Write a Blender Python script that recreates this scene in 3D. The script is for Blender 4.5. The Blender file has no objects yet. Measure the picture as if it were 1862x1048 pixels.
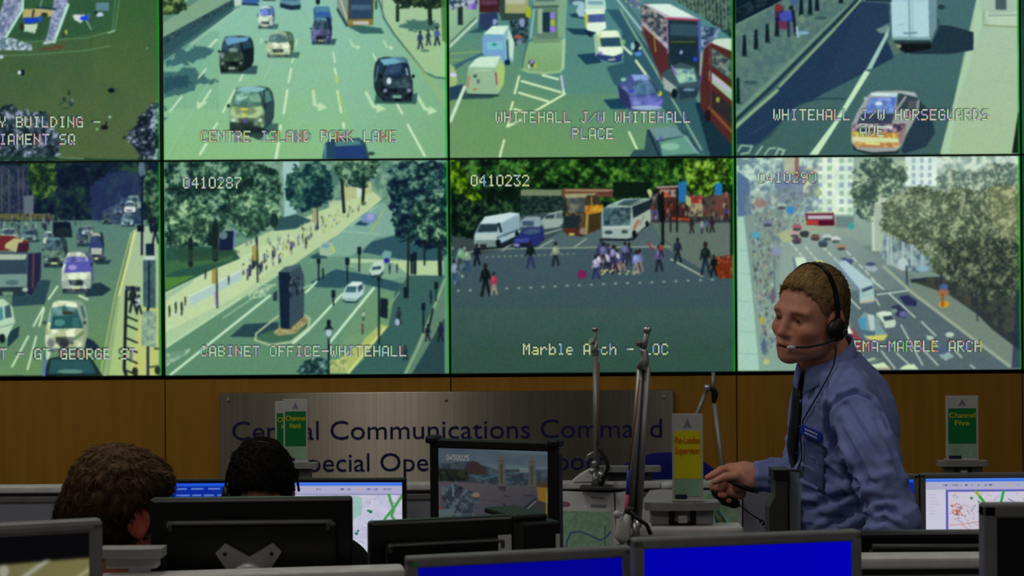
import bpy, bmesh, math, random
import numpy as np
from mathutils import Vector, Matrix, Euler
PI = math.pi
scene = bpy.context.scene
COL = scene.collection
# ---------------------------------------------------------------- camera, world, lights, exposure
F = 3087.0                      # focal length in pixels of the 1862-wide frame
CAMZ = 1.65
WALL = F/510.0                  # distance of the video wall
cam = bpy.data.cameras.new('camera'); cam_o = bpy.data.objects.new('camera', cam); COL.objects.link(cam_o)
cam.sensor_width = 36.0; cam.lens = 36.0*F/1862.0; cam.clip_start = .05; cam.clip_end = 60
cam_o.location = (0, 0, CAMZ)
cam_o.rotation_euler = (Matrix.Rotation(PI/2, 3, 'X') @ Matrix.Rotation(-.0073, 3, 'Z')).to_euler()
cam.dof.use_dof = True; cam.dof.focus_distance = 4.4; cam.dof.aperture_fstop = 8.0
scene.camera = cam_o
wd = bpy.data.worlds.new('world'); scene.world = wd; wd.use_nodes = True
wd.node_tree.nodes['Background'].inputs[0].default_value = (.8, .85, 1, 1)
wd.node_tree.nodes['Background'].inputs[1].default_value = .022
vs = scene.view_settings
vs.view_transform = 'Standard'; vs.look = 'None'; vs.exposure = 0.0; vs.gamma = 1.0; vs.use_curve_mapping = False
CEIL = 3.4
LAMPS = [(-.72, 3.55, .5, .5, 9.5, 0), (-2.3, 3.3, .6, .6, 8.5, 0), (1.3, 2.8, .5, .5, 4.2, 0), (-.86, 1.0, .6, .6, 9.5, 0), (1.9, .6, .6, .6, 7, 0), (1.7, 4.7, .5, .5, 1.0, 0), (-2.2, 5.2, .5, .5, 3.5, 0)]
for k, (x, y, w, h, e, _) in enumerate(LAMPS):
    l = bpy.data.lights.new('ceiling_panel_light', 'AREA'); l.shape = 'RECTANGLE'; l.size = w; l.size_y = h; l.energy = e; l.color = (1, .95, .88)
    o = bpy.data.objects.new('ceiling_panel_light', l); COL.objects.link(o); o.location = (x, y, CEIL-.035)

# ---------------------------------------------------------------- helpers
def lin(c):
    return tuple((v/255/12.92 if v/255 <= .04045 else ((v/255+.055)/1.055)**2.4) for v in c)
def nodemat(name, col, rough=.5, metal=0, spec=.4, var=.12, scale=30, stretch=(1, 1, 1), bump=0, bscale=200, aniso=0, vcol=False, sheen=0):
    m = bpy.data.materials.new(name); m.use_nodes = True; nt = m.node_tree; b = nt.nodes['Principled BSDF']
    b.inputs['Roughness'].default_value = rough; b.inputs['Metallic'].default_value = metal; b.inputs['Specular IOR Level'].default_value = spec
    if sheen: b.inputs['Sheen Weight'].default_value = sheen
    tc = nt.nodes.new('ShaderNodeTexCoord'); mp = nt.nodes.new('ShaderNodeMapping'); mp.inputs['Scale'].default_value = stretch
    nt.links.new(tc.outputs['Object'], mp.inputs[0])
    n = nt.nodes.new('ShaderNodeTexNoise'); n.inputs['Scale'].default_value = scale; n.inputs['Detail'].default_value = 4
    nt.links.new(mp.outputs[0], n.inputs['Vector'])
    r = nt.nodes.new('ShaderNodeValToRGB'); c = lin(col)
    r.color_ramp.elements[0].position = .3; r.color_ramp.elements[1].position = .7
    r.color_ramp.elements[0].color = tuple(v*(1-var) for v in c)+(1,); r.color_ramp.elements[1].color = tuple(min(1, v*(1+var)) for v in c)+(1,)
    nt.links.new(n.outputs[0], r.inputs[0])
    out = r.outputs[0]
    if vcol:
        a = nt.nodes.new('ShaderNodeVertexColor'); a.layer_name = 'Col'
        x = nt.nodes.new('ShaderNodeMix'); x.data_type = 'RGBA'; x.blend_type = 'MULTIPLY'; x.inputs[0].default_value = 1
        nt.links.new(out, x.inputs[6]); nt.links.new(a.outputs[0], x.inputs[7]); out = x.outputs[2]
    nt.links.new(out, b.inputs['Base Color'])
    if bump:
        n2 = nt.nodes.new('ShaderNodeTexNoise'); n2.inputs['Scale'].default_value = bscale; nt.links.new(mp.outputs[0], n2.inputs['Vector'])
        bp = nt.nodes.new('ShaderNodeBump'); bp.inputs['Strength'].default_value = bump; bp.inputs['Distance'].default_value = .002
        nt.links.new(n2.outputs[0], bp.inputs['Height']); nt.links.new(bp.outputs[0], b.inputs['Normal'])
    if aniso:
        b.inputs['Anisotropic'].default_value = aniso
        t = nt.nodes.new('ShaderNodeCombineXYZ'); t.inputs[2].default_value = 1; nt.links.new(t.outputs[0], b.inputs['Tangent'])
    return m
def glow_mat(name, strength=1.0):
    m = bpy.data.materials.new(name); m.use_nodes = True; nt = m.node_tree; b = nt.nodes['Principled BSDF']
    b.inputs['Base Color'].default_value = (.004, .004, .005, 1); b.inputs['Roughness'].default_value = .45; b.inputs['Specular IOR Level'].default_value = .1
    a = nt.nodes.new('ShaderNodeVertexColor'); a.layer_name = 'Col'
    nt.links.new(a.outputs[0], b.inputs['Emission Color']); b.inputs['Emission Strength'].default_value = strength
    return m
M = {}
M['screen'] = glow_mat('lit_screen')
M['black'] = nodemat('black_plastic', (16, 16, 18), .45, bump=.05)
M['black_gloss'] = nodemat('black_satin_plastic', (12, 12, 13), .3)
M['bezel'] = nodemat('grey_bezel_plastic', (112, 112, 112), .5, bump=.05)
M['grey'] = nodemat('grey_laminate', (150, 148, 146), .5)
M['grey_dark'] = nodemat('dark_grey_plastic', (60, 60, 60), .5)
M['post'] = nodemat('mid_grey_paint', (104, 102, 100), .5)
M['fabric'] = nodemat('grey_partition_fabric', (128, 130, 142), .9, var=.08, scale=300, bump=.2, bscale=900)
M['rail'] = nodemat('pale_grey_rail', (206, 204, 202), .35)
M['desk'] = nodemat('grey_desk_top', (150, 148, 145), .5)
M['chrome'] = nodemat('chrome_steel', (200, 200, 202), .36, 1.0, var=.05)
M['steel_tube'] = nodemat('satin_steel_tube', (150, 148, 148), .45, .6, var=.05)
M['silver'] = nodemat('silver_plastic', (150, 150, 152), .4, .3)
M['plaque'] = nodemat('brushed_steel', (188, 177, 161), .35, 1.0, var=.12, scale=14, stretch=(6, 1, .05), aniso=.95)
M['navy'] = nodemat('navy_lettering', (22, 24, 92), .5)
M['wood'] = nodemat('oak_veneer', (172, 122, 40), .5, spec=.3, var=.12, scale=5, stretch=(9, 9, .4))
M['gap'] = nodemat('dark_reveal', (10, 10, 9), .8)
M['carpet'] = nodemat('blue_grey_carpet', (60, 64, 74), .95, bump=.3, bscale=400)
M['plaster'] = nodemat('painted_plaster', (170, 168, 162), .9, bump=.05)
M['tile'] = nodemat('ceiling_tile', (190, 188, 184), .95, bump=.1)
M['white'] = nodemat('white_paper', (214, 214, 212), .8, var=.04)
M['sign_white'] = nodemat('white_sign_card', (190, 190, 186), .5, var=.04)
M['sign_green'] = nodemat('green_sign_ink', (0, 122, 60), .5, var=.06)
M['sign_yellow'] = nodemat('yellow_sign_ink', (226, 214, 0), .5, var=.05)
M['sign_pale'] = nodemat('pale_green_tint', (150, 190, 160), .5, var=.15, scale=60, stretch=(1, 1, .2))
M['ink_yellow'] = nodemat('yellow_lettering', (214, 206, 10), .5)
M['ink_red'] = nodemat('red_lettering', (214, 76, 20), .5)
M['ink_grey'] = nodemat('blue_grey_ink', (120, 124, 150), .5)
M['ink_navy'] = nodemat('dark_navy_ink', (30, 36, 66), .5)
M['chair'] = nodemat('royal_blue_fabric', (10, 14, 112), .9, var=.15, scale=200, bump=.2, bscale=700)
M['lampglass'] = nodemat('lamp_diffuser', (230, 230, 225), .6)
_b = M['lampglass'].node_tree.nodes['Principled BSDF']; _b.inputs['Emission Color'].default_value = (1, .95, .88, 1); _b.inputs['Emission Strength'].default_value = 1.2
M['skin'] = nodemat('skin', (206, 142, 118), .55, var=.06, scale=90, vcol=True, bump=.08, bscale=500)
M['hair'] = nodemat('hair', (255, 255, 255), .65, spec=.08, var=.35, scale=60, stretch=(1, 1, 1), vcol=True, bump=.4, bscale=220)
M['shirt'] = nodemat('blue_shirt_cotton', (126, 140, 198), .85, spec=.2, var=.05, scale=160, bump=.08, bscale=700)
M['dark_cloth'] = nodemat('black_cloth', (20, 20, 24), .9, spec=.2)
M['tie'] = nodemat('black_tie_silk', (14, 14, 22), .6)
M['badge'] = nodemat('blue_badge_plastic', (16, 60, 170), .4)
M['red'] = nodemat('red_plastic', (150, 30, 26), .5)
M['cable_blue'] = nodemat('blue_cable_sleeve', (50, 60, 150), .5)
M['cable_pink'] = nodemat('pink_cable_sleeve', (190, 60, 120), .5)
M['wire_orange'] = nodemat('copper_wire_sleeve', (130, 90, 60), .5)
M['green_led'] = nodemat('green_mark', (40, 140, 60), .5)
_gl = bpy.data.materials.new('clear_panel'); _gl.use_nodes = True; _gb = _gl.node_tree.nodes['Principled BSDF']
_gb.inputs['Base Color'].default_value = (.5, .56, .62, 1); _gb.inputs['Transmission Weight'].default_value = .72; _gb.inputs['Roughness'].default_value = .15; _gb.inputs['IOR'].default_value = 1.05
M['clear'] = _gl

def W(px, py, Y):
    """the world point that the photograph shows at (px, py) if it lies at depth Y"""
    u, v = unroll(px, py)
    return Vector(((u-931.0)/F*Y, Y, CAMZ-(v-524.0)/F*Y))
class MB:
    def __init__(s): s.bm = bmesh.new()
    def add(s, verts, faces, Mx=None, smooth=False):
        vv = [s.bm.verts.new(Mx @ Vector(v) if Mx else v) for v in verts]
        for f in faces:
            try: fc = s.bm.faces.new([vv[i] for i in f]); fc.smooth = smooth
            except ValueError: pass
        return vv
    def box(s, c, d, bev=0, Mx=None, rot=None, seg=2, taper=None):
        t = bmesh.new(); bmesh.ops.create_cube(t, size=1)
        for v in t.verts: v.co = Vector((v.co.x*d[0], v.co.y*d[1], v.co.z*d[2]))
        if taper:
            for v in t.verts:
                if v.co[taper[0]]*taper[1] > 0:
                    for k in range(3):
                        if k != taper[0]: v.co[k] *= taper[2]
        if bev: bmesh.ops.bevel(t, geom=t.edges[:], offset=bev, segments=seg, affect='EDGES', profile=.5)
        X = Matrix.Translation(c)
        if rot: X = X @ Euler(rot).to_matrix().to_4x4()
        if Mx: X = Mx @ X
        s.merge(t, X); return s
    def merge(s, t, X):
        t.verts.ensure_lookup_table(); mp = {}
        for v in t.verts: mp[v] = s.bm.verts.new(X @ v.co)
        for f in t.faces:
            n = s.bm.faces.new([mp[v] for v in f.verts]); n.smooth = f.smooth
        t.free()
    def tube(s, pts, r, n=10, caps=True, Mx=None):
        pts = [Vector(p) for p in pts]; R = r if isinstance(r, (list, tuple)) else [r]*len(pts)
        rings = []; up = None
        for i, p in enumerate(pts):
            d = (pts[min(i+1, len(pts)-1)]-pts[max(i-1, 0)]).normalized()
            if up is None: up = d.orthogonal().normalized()
            up = (up-d*up.dot(d)).normalized(); b = d.cross(up)
            rings.append([s.bm.verts.new((Mx @ q if Mx else q)) for q in (p+(up*math.cos(a)+b*math.sin(a))*R[i] for a in [2*PI*k/n for k in range(n)])])
        for a, b in zip(rings, rings[1:]):
            for k in range(n):
                f = s.bm.faces.new((a[k], a[(k+1) % n], b[(k+1) % n], b[k])); f.smooth = True
        if caps: s.bm.faces.new(rings[0][::-1]); s.bm.faces.new(rings[-1])
        return s
    def lathe(s, prof, n=20, Mx=None, axis=None):
        rings = []
        for r, z in prof:
            rings.append([s.bm.verts.new((Mx @ Vector((r*math.cos(a), r*math.sin(a), z))) if Mx else (r*math.cos(a), r*math.sin(a), z)) for a in [2*PI*k/n for k in range(n)]])
        for a, b in zip(rings, rings[1:]):
            for k in range(n):
                f = s.bm.faces.new((a[k], a[(k+1) % n], b[(k+1) % n], b[k])); f.smooth = True
        s.bm.faces.new(rings[0][::-1]); s.bm.faces.new(rings[-1]); return s
    def prism(s, pts, y0, y1, Mx=None, plane='xz'):
        """an outline in x,z given a thickness along y"""
        n = len(pts)
        A = [(p[0], y0, p[1]) for p in pts]; B = [(p[0], y1, p[1]) for p in pts]
        s.add(A+B, [list(range(n)), list(range(2*n-1, n-1, -1))]+[[i, i+n, (i+1) % n+n, (i+1) % n] for i in range(n)], Mx); return s
def obj(name, mb, mat, parent=None):
    bm = mb.bm if isinstance(mb, MB) else mb
    bmesh.ops.recalc_face_normals(bm, faces=bm.faces[:])
    me = bpy.data.meshes.new(name); bm.to_mesh(me); bm.free()
    return link(name, me, mat, parent)
def link(name, me, mat, parent=None):
    if mat: me.materials.append(mat)
    o = bpy.data.objects.new(name, me); COL.objects.link(o)
    if parent:
        o.parent = parent
    return o
def tag(o, label, cat, group=None):
    o['label'] = label; o['category'] = cat
    if group: o['group'] = group
    return o
def thing(name, label, cat, loc=(0, 0, 0), rz=0, group=None):
    o = bpy.data.objects.new(name, None); COL.objects.link(o); o.empty_display_size = .05
    o.location = loc; o.rotation_euler = (0, 0, rz); return tag(o, label, cat, group)
def struct(o): o['kind'] = 'structure'; return o
def inv(t):
    return (Matrix.Translation(t.location) @ Matrix.Rotation(t.rotation_euler.z, 4, 'Z')).inverted()
def rebase(o, t):
    """a mesh built in world coordinates becomes a part of thing t"""
    o.data.transform(inv(t)); return o
def text_mb(s, size, depth, align='CENTER', sx=1.0, bold=0):
    c = bpy.data.curves.new('t', 'FONT'); c.body = s; c.size = size; c.extrude = depth; c.align_x = align; c.offset = bold; c.resolution_u = 3
    t = bpy.data.objects.new('t', c); COL.objects.link(t)
    dg = bpy.context.evaluated_depsgraph_get(); me = bpy.data.meshes.new_from_object(t.evaluated_get(dg))
    bpy.data.objects.remove(t); bpy.data.curves.remove(c)
    mb = MB(); mb.bm.from_mesh(me); bpy.data.meshes.remove(me)
    for v in mb.bm.verts: v.co = Vector((v.co.x*sx, -v.co.z, v.co.y))      # upright, facing -y
    return mb
def move(mb, Mx):
    for v in mb.bm.verts: v.co = Mx @ v.co
    return mb
def grid_screen(name, pic, p0, ux, uz, parent, mat=None):
    """the lit face of a screen: pic spread from corner p0 (top left) along ux and down along uz"""
    H, Wd = pic.a.shape[:2]; p0, ux, uz = (np.array(v, np.float64) for v in (p0, ux, uz))
    i = np.linspace(0, 1, Wd); j = np.linspace(0, 1, H)
    co = p0[None, None]+i[None, :, None]*ux+j[:, None, None]*uz
    idx = np.arange(H*Wd).reshape(H, Wd)
    q = np.stack([idx[1:, :-1], idx[1:, 1:], idx[:-1, 1:], idx[:-1, :-1]], -1).reshape(-1, 4)
    me = mesh_np(name, co.reshape(-1, 3), q, smooth=False)
    a = pic.a.reshape(-1, 3); l = np.where(a <= .04045, a/12.92, ((a+.055)/1.055)**2.4)
    setcol(me, l); return link(name, me, mat or M['screen'], parent)
def mesh_np(name, co, quads, smooth=True):
    me = bpy.data.meshes.new(name); n = len(quads)
    me.vertices.add(len(co)); me.vertices.foreach_set('co', np.asarray(co, np.float32).ravel())
    me.loops.add(n*4); me.loops.foreach_set('vertex_index', quads.astype(np.int32).ravel())
    me.polygons.add(n); me.polygons.foreach_set('loop_start', np.arange(0, n*4, 4, dtype=np.int32))
    try: me.polygons.foreach_set('loop_total', np.full(n, 4, np.int32))
    except Exception: pass
    me.update(calc_edges=True)
    me.polygons.foreach_set('use_smooth', np.full(n, smooth)); me.update(); return me
def setcol(me, l):
    at = me.color_attributes.new('Col', 'FLOAT_COLOR', 'POINT')
    c = np.ones((len(l), 4), np.float32); c[:, :3] = l; at.data.foreach_set('color', c.ravel())
# ---------------------------------------------------------------- pictures shown on the displays
ROLL = 0.0073
def unroll(x, y):
    dx, dy = x-931.0, y-524.0
    return 931+dx*math.cos(ROLL)-dy*math.sin(ROLL), 524+dx*math.sin(ROLL)+dy*math.cos(ROLL)
_R = np.random.RandomState(7)
_NT = _R.rand(256, 256).astype(np.float32)
def vnoise(x, y, seed=0):
    x = x+seed*17.3; y = y+seed*31.7
    xi = np.floor(x).astype(int); yi = np.floor(y).astype(int)
    fx = x-xi; fy = y-yi
    fx = fx*fx*(3-2*fx); fy = fy*fy*(3-2*fy)
    g = lambda a, b: _NT[a % 256, b % 256]
    return (g(xi, yi)*(1-fx)+g(xi+1, yi)*fx)*(1-fy)+(g(xi, yi+1)*(1-fx)+g(xi+1, yi+1)*fx)*fy
def fbm(x, y, seed=0, n=3):
    t = 0; a = 1.0; s = 0
    for k in range(n):
        t = t+a*vnoise(x*2**k, y*2**k, seed+k*5); s += a; a *= .6
    return t/s
def C3(c): return np.array(c, dtype=np.float32)/255.0
class Picture:
    """a small raster in which the picture on a screen is drawn; coordinates come through a frame (origin, scale)"""
    def __init__(s, w, h, res, u0=0, v0=0, roll=False):
        s.res = res; s.u0 = u0; s.v0 = v0; s.roll = roll
        s.W = int(round(w*res)); s.H = int(round(h*res))
        s.a = np.zeros((s.H, s.W, 3), np.float32); s.ox = s.oy = 0.0; s.sc = 1.0
        s.gy, s.gx = np.mgrid[0:s.H, 0:s.W].astype(np.float32)
    def frame(s, ox, oy, sc): s.ox, s.oy, s.sc = ox, oy, sc; return s
    def T(s, p):
        x, y = s.ox+p[0]*s.sc, s.oy+p[1]*s.sc
        if s.roll: x, y = unroll(x, y)
        return (x-s.u0)*s.res-.5, (y-s.v0)*s.res-.5
    def mask(s, pts, warp=0, wsc=6, seed=0):
        P = [s.T(p) for p in pts]
        xs = [p[0] for p in P]; ys = [p[1] for p in P]; m = 1+warp*s.sc*s.res
        x0 = max(0, int(min(xs)-m)); x1 = min(s.W, int(max(xs)+m)+2)
        y0 = max(0, int(min(ys)-m)); y1 = min(s.H, int(max(ys)+m)+2)
        if x1 <= x0 or y1 <= y0: return None
        gx, gy = s.gx[y0:y1, x0:x1], s.gy[y0:y1, x0:x1]
        acc = np.zeros(gx.shape, np.float32)
        if warp:
            k = wsc*s.sc*s.res; wa = warp*s.sc*s.res
            gx = gx+(fbm(gx/k, gy/k, seed)-.5)*4*wa; gy = gy+(fbm(gx/k+9, gy/k+5, seed+3)-.5)*4*wa
        for sx in (-.33, 0, .33):
            for sy in (-.33, 0, .33):
                X = gx+sx; Y = gy+sy
                ins = np.zeros(gx.shape, bool)
                for i in range(len(P)):
                    (ax, ay), (bx, by) = P[i-1], P[i]
                    if ay == by: continue
                    c = ((ay > Y) != (by > Y)) & (X < (bx-ax)*(Y-ay)/(by-ay)+ax)
                    ins ^= c
                acc += ins
        return (slice(y0, y1), slice(x0, x1)), acc/9
    def put(s, sl, m, col):
        s.a[sl] = s.a[sl]*(1-m[..., None])+col*m[..., None]
    def poly(s, pts, col, a=1.0, warp=0, wsc=6, seed=0):
        r = s.mask(pts, warp, wsc, seed)
        if r: s.put(r[0], r[1]*a, C3(col))
    def rect(s, x0, y0, x1, y1, col, a=1.0): s.poly([(x0, y0), (x1, y0), (x1, y1), (x0, y1)], col, a)
    def grad(s, pts, c0, c1, p0, p1, a=1.0, n=0, nsc=10, seed=1):
        r = s.mask(pts)
        if not r: return
        (ax, ay), (bx, by) = s.T(p0), s.T(p1)
        gx, gy = s.gx[r[0]], s.gy[r[0]]
        t = ((gx-ax)*(bx-ax)+(gy-ay)*(by-ay))/((bx-ax)**2+(by-ay)**2)
        if n:
            k = nsc*s.sc*s.res; t = t+(fbm(gx/k, gy/k, seed)-.5)*n
        t = np.clip(t, 0, 1)[..., None]
        s.put(r[0], r[1]*a, C3(c0)*(1-t)+C3(c1)*t)
    def line(s, pts, w, col, a=1.0):
        P = [s.T(p) for p in pts]; hw = w*s.sc*s.res/2
        for (ax, ay), (bx, by) in zip(P, P[1:]):
            x0 = max(0, int(min(ax, bx)-hw-2)); x1 = min(s.W, int(max(ax, bx)+hw+3))
            y0 = max(0, int(min(ay, by)-hw-2)); y1 = min(s.H, int(max(ay, by)+hw+3))
            if x1 <= x0 or y1 <= y0: continue
            gx, gy = s.gx[y0:y1, x0:x1], s.gy[y0:y1, x0:x1]
            d = (bx-ax)**2+(by-ay)**2+1e-6
            t = np.clip(((gx-ax)*(bx-ax)+(gy-ay)*(by-ay))/d, 0, 1)
            dist = np.hypot(gx-ax-t*(bx-ax), gy-ay-t*(by-ay))
            m = np.clip(hw-dist+.5, 0, 1)*min(1, max(.35, hw*2))*a
            s.put((slice(y0, y1), slice(x0, x1)), m, C3(col))
    def dash(s, p, q, w, col, n, on=.5, a=1.0):
        for i in range(n):
            t0 = i/n; t1 = (i+on)/n
            s.line([(p[0]+(q[0]-p[0])*t, p[1]+(q[1]-p[1])*t) for t in (t0, t1)], w, col, a)
    def ell(s, cx, cy, rx, ry, col, a=1.0, warp=0, wsc=6, seed=0, n=20):
        s.poly([(cx+rx*math.cos(t*2*PI/n), cy+ry*math.sin(t*2*PI/n)) for t in range(n)], col, a, warp, wsc, seed)
    def leaf(s, pts, dark, mid, light, sz=14, seed=0, warp=8, bias=.25, a=1.0, lit=.62):
        sz *= .72; r = s.mask(pts, warp, sz*1.6, seed)
        if not r: return
        gx, gy = s.gx[r[0]], s.gy[r[0]]; k = sz*s.sc*s.res
        n = fbm(gx/k, gy/k, seed+11, 3)
        h = max(1, gx.shape[0])
        b = (.5-np.linspace(0, 1, h)[:, None])*bias
        n2 = fbm(gx/(k*3.2), gy/(k*3.2), seed+40, 2)
        t = np.clip((n-.5)*2.0+(n2-.5)*1.5+.42+b, 0, 1)[..., None]
        col = np.where(t < lit, C3(dark)+(C3(mid)-C3(dark))*(t/lit), C3(mid)+(C3(light)-C3(mid))*((t-lit)/(1-lit)))
        s.put(r[0], r[1]*a, col)
    def mott(s, pts, c0, c1, sz=8, seed=0, a=1.0, sharp=3.0):
        r = s.mask(pts)
        if not r: return
        gx, gy = s.gx[r[0]], s.gy[r[0]]; k = sz*s.sc*s.res
        t = np.clip((fbm(gx/k, gy/k, seed, 3)-.5)*sharp+.5, 0, 1)[..., None]
        s.put(r[0], r[1]*a, C3(c0)*(1-t)+C3(c1)*t)
    def specks(s, pts, cols, n, w, h, seed=0):
        R = random.Random(seed)
        xs = [p[0] for p in pts]; ys = [p[1] for p in pts]
        for i in range(n):
            for _ in range(30):
                x = R.uniform(min(xs), max(xs)); y = R.uniform(min(ys), max(ys)); ins = False
                for (ax, ay), (bx, by) in zip(pts, pts[1:]+pts[:1]):
                    if (ay > y) != (by > y) and x < (bx-ax)*(y-ay)/(by-ay)+ax: ins = not ins
                if ins: break
            s.ell(x, y, w*R.uniform(.4, .9), h*R.uniform(.4, .9), R.choice(cols), R.uniform(.3, .75), n=6)
    def walker(s, x, y, h, top, leg=(25, 30, 45), head=(40, 35, 35), st=.11, skin=None):
        if h*s.sc < 26:
            s.line([(x, y), (x+h*.03, y-h*.5)], h*.15, leg, .8); s.line([(x+h*.02, y-h*.45), (x, y-h*.8)], h*.2, top, .85); s.ell(x, y-h*.92, h*.08, h*.1, head, .8); return
        s.line([(x-h*st, y), (x-h*.02, y-h*.48)], h*.1, leg, .9); s.line([(x+h*.02, y-h*.48), (x+h*st*1.2, y-h*.03)], h*.1, leg, .9)
        s.ell(x, y-h*.64, h*.12, h*.2, top); s.line([(x-h*.1, y-h*.74), (x-h*.15, y-h*.45)], h*.06, top, .9); s.line([(x+h*.1, y-h*.74), (x+h*.16, y-h*.5)], h*.06, top, .9)
        s.ell(x-h*.03, y-h*.68, h*.05, h*.1, tuple(min(255, int(v*1.3+14)) for v in top), .6)
        s.ell(x, y-h*.92, h*.07, h*.09, head)
    def pol(s, x, y, w, h, pts, col, a=1.0, sk=0): s.poly([(x+w*px+sk*py*w, y+h*py) for px, py in pts], col, a)
    def front(s, x0, y0, x1, y1, body, hood=None, glass=(45, 65, 85), side=0, sidecol=None, roof=None, lamp=(220, 235, 215), plate=(190, 205, 150), sh=None, van=False, grille=(30, 40, 50)):
        """a vehicle seen from the front and above; side>0 shows its flank on the right (fraction of the width), <0 on the left"""
        w, h = x1-x0, y1-y0; hood = hood or body; roof = roof or body
        if sh: s.poly([(x0+.05*w, y1-.15*h), (x1+.22*w*sh[3], y1-.18*h), (x1+.15*w*sh[3], y1+.06*h), (x0+.02*w, y1+.05*h)], sh[:3], .85)
        f = 1-abs(side); fx = x0 if side >= 0 else x0+w*abs(side); fw = w*f
        if side:
            sc = sidecol or tuple(int(c*.6) for c in body)
            if side > 0: s.poly([(fx+fw*.6, y0-.02*h), (fx+fw*.9, y0-.025*h), (x1-.12*w, y0+.01*h), (x1-.04*w, y0+.12*h), (x1, y0+.36*h), (x1-.01*w, y0+.68*h), (x1-.06*w, y0+.82*h), (fx+fw*.97, y1-.02*h), (fx+fw*.9, y0+.4*h)], sc); s.poly([(fx+fw*.9, y0+.1*h), (x1-.12*w, y0+.07*h), (x1-.05*w, y0+.3*h), (fx+fw*1.0, y0+.36*h)], glass, .85)
            else: s.poly([(fx+fw*.4, y0-.02*h), (fx+fw*.1, y0-.025*h), (x0+.12*w, y0+.01*h), (x0+.04*w, y0+.12*h), (x0, y0+.36*h), (x0+.01*w, y0+.68*h), (x0+.06*w, y0+.82*h), (fx+fw*.03, y1-.02*h), (fx+fw*.1, y0+.4*h)], sc); s.poly([(fx+fw*.1, y0+.1*h), (x0+.12*w, y0+.07*h), (x0+.05*w, y0+.3*h), (fx, y0+.36*h)], glass, .85)
        hw = .3 if van else .42
        OUT = [(.2, .015), (.33, -.02), (.67, -.02), (.8, .015), (.89, hw*.5), (.94, hw), (1, hw+.12), (1.01, .8), (.97, .93), (.86, 1), (.14, 1), (.03, .93), (-.01, .8), (0, hw+.12), (.06, hw), (.11, hw*.5)]
        s.pol(fx, y0, fw, h, OUT, body)
        s.pol(fx, y0, fw, h, [(.22, .015), (.34, -.015), (.66, -.015), (.78, .015), (.84, .12), (.5, .09), (.16, .12)], roof)
        s.pol(fx, y0, fw, h, [(.17, .12), (.5, .085), (.83, .12), (.92, hw-.02), (.5, hw+.03), (.08, hw-.02)], glass)
        s.pol(fx, y0, fw, h, [(.2, .14), (.45, .11), (.3, hw-.03), (.12, hw-.04)], tuple(min(255, int(v*1.25+24)) for v in glass), .6)
        s.pol(fx, y0, fw, h, [(.08, hw), (.5, hw+.045), (.92, hw), (.96, .62), (.8, .69), (.5, .71), (.2, .69), (.04, .62)], hood)
        s.pol(fx, y0, fw, h, [(.25, .7), (.75, .7), (.72, .84), (.28, .84)], grille)
        s.pol(fx, y0, fw, h, [(.02, .92), (.98, .92), (.95, 1.0), (.05, 1.0)], grille)
        q = [(fx+fw*px, y0+h*py) for px, py in OUT]; s.mott(q, tuple(int(v*.35) for v in body), tuple(min(255, int(v*1.2+50)) for v in hood), fw/5, int(x0+y0) % 50, .26, 4)
        for lx in (.12, .88): s.ell(fx+fw*lx, y0+h*.75, fw*.065, h*.045, lamp, .8)
        if plate: s.pol(fx, y0, fw, h, [(.36, .86), (.64, .86), (.64, .93), (.36, .93)], plate)
        s.ell(fx-.02*fw, y0+hw*h, .05*fw, .04*h, grille); s.ell(fx+1.02*fw, y0+hw*h, .05*fw, .04*h, grille)
    def blur(s, sig):
        n = int(3*sig)+1; k = np.exp(-np.arange(-n, n+1)**2/(2*sig*sig)); k /= k.sum()
        p = np.pad(s.a, ((n, n), (0, 0), (0, 0)), 'edge'); s.a = sum(k[i]*p[i:i+s.H] for i in range(2*n+1))
        p = np.pad(s.a, ((0, 0), (n, n), (0, 0)), 'edge'); s.a = sum(k[i]*p[:, i:i+s.W] for i in range(2*n+1)).astype(np.float32)
    def grain(s, amp, seed=3, sz=2.2):
        k = sz*s.res
        for ch in range(3):
            s.a[..., ch] += (vnoise(s.gx/k, s.gy/k, seed+ch*7)-.5)*amp
        s.a = np.clip(s.a, 0, 1)

FONT = {k: [int(v[i:i+2], 16) for i in range(0, 10, 2)] for k, v in dict(
    A='7E1111117E', B='7F49494936', C='3E41414122', D='7F4141221C', E='7F49494941', F='7F09090901', G='3E4149497A', H='7F0808087F', I='00417F4100', J='2040413F01',
    K='7F08142241', L='7F40404040', M='7F020C027F', N='7F0408107F', O='3E4141413E', P='7F09090906', Q='3E4151215E', R='7F09192946', S='4649494931', T='01017F0101',
    U='3F4040403F', V='1F2040201F', W='3F4038403F', X='6314081463', Y='0708700807', a='2054545478', r='7C08040408', b='7F48444438', l='00417F4000', e='3854545418', c='3844444420', h='7F08040478').items()}
for _k, _v in zip('0123456789-/', '3E4141413E 00427F4000 4261514946 2141454B31 1814127F10 2745454539 3C4A494930 0171090503 3649494936 064949291E 0808080808 2010080402'.split()):
    FONT[_k] = [int(_v[i:i+2], 16) for i in range(0, 10, 2)]
def text_dots(t, x, y, pitch, h):
    """the dots of a caption in dot-matrix lettering: (x0, y0, x1, y1) boxes, in photo pixels"""
    out = []; dw = pitch*.8/5; dh = h/7
    for i, ch in enumerate(t):
        if ch == ' ': continue
        for cx in range(5):
            col = FONT[ch][cx]; r = 0
            while r < 7:
                if col >> r & 1:
                    r2 = r
                    while r2 < 7 and col >> r2 & 1: r2 += 1
                    out.append((x+i*pitch+cx*dw, y+r*dh, x+i*pitch+(cx+1)*dw, y+r2*dh)); r = r2
                else: r += 1
    return out
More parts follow.
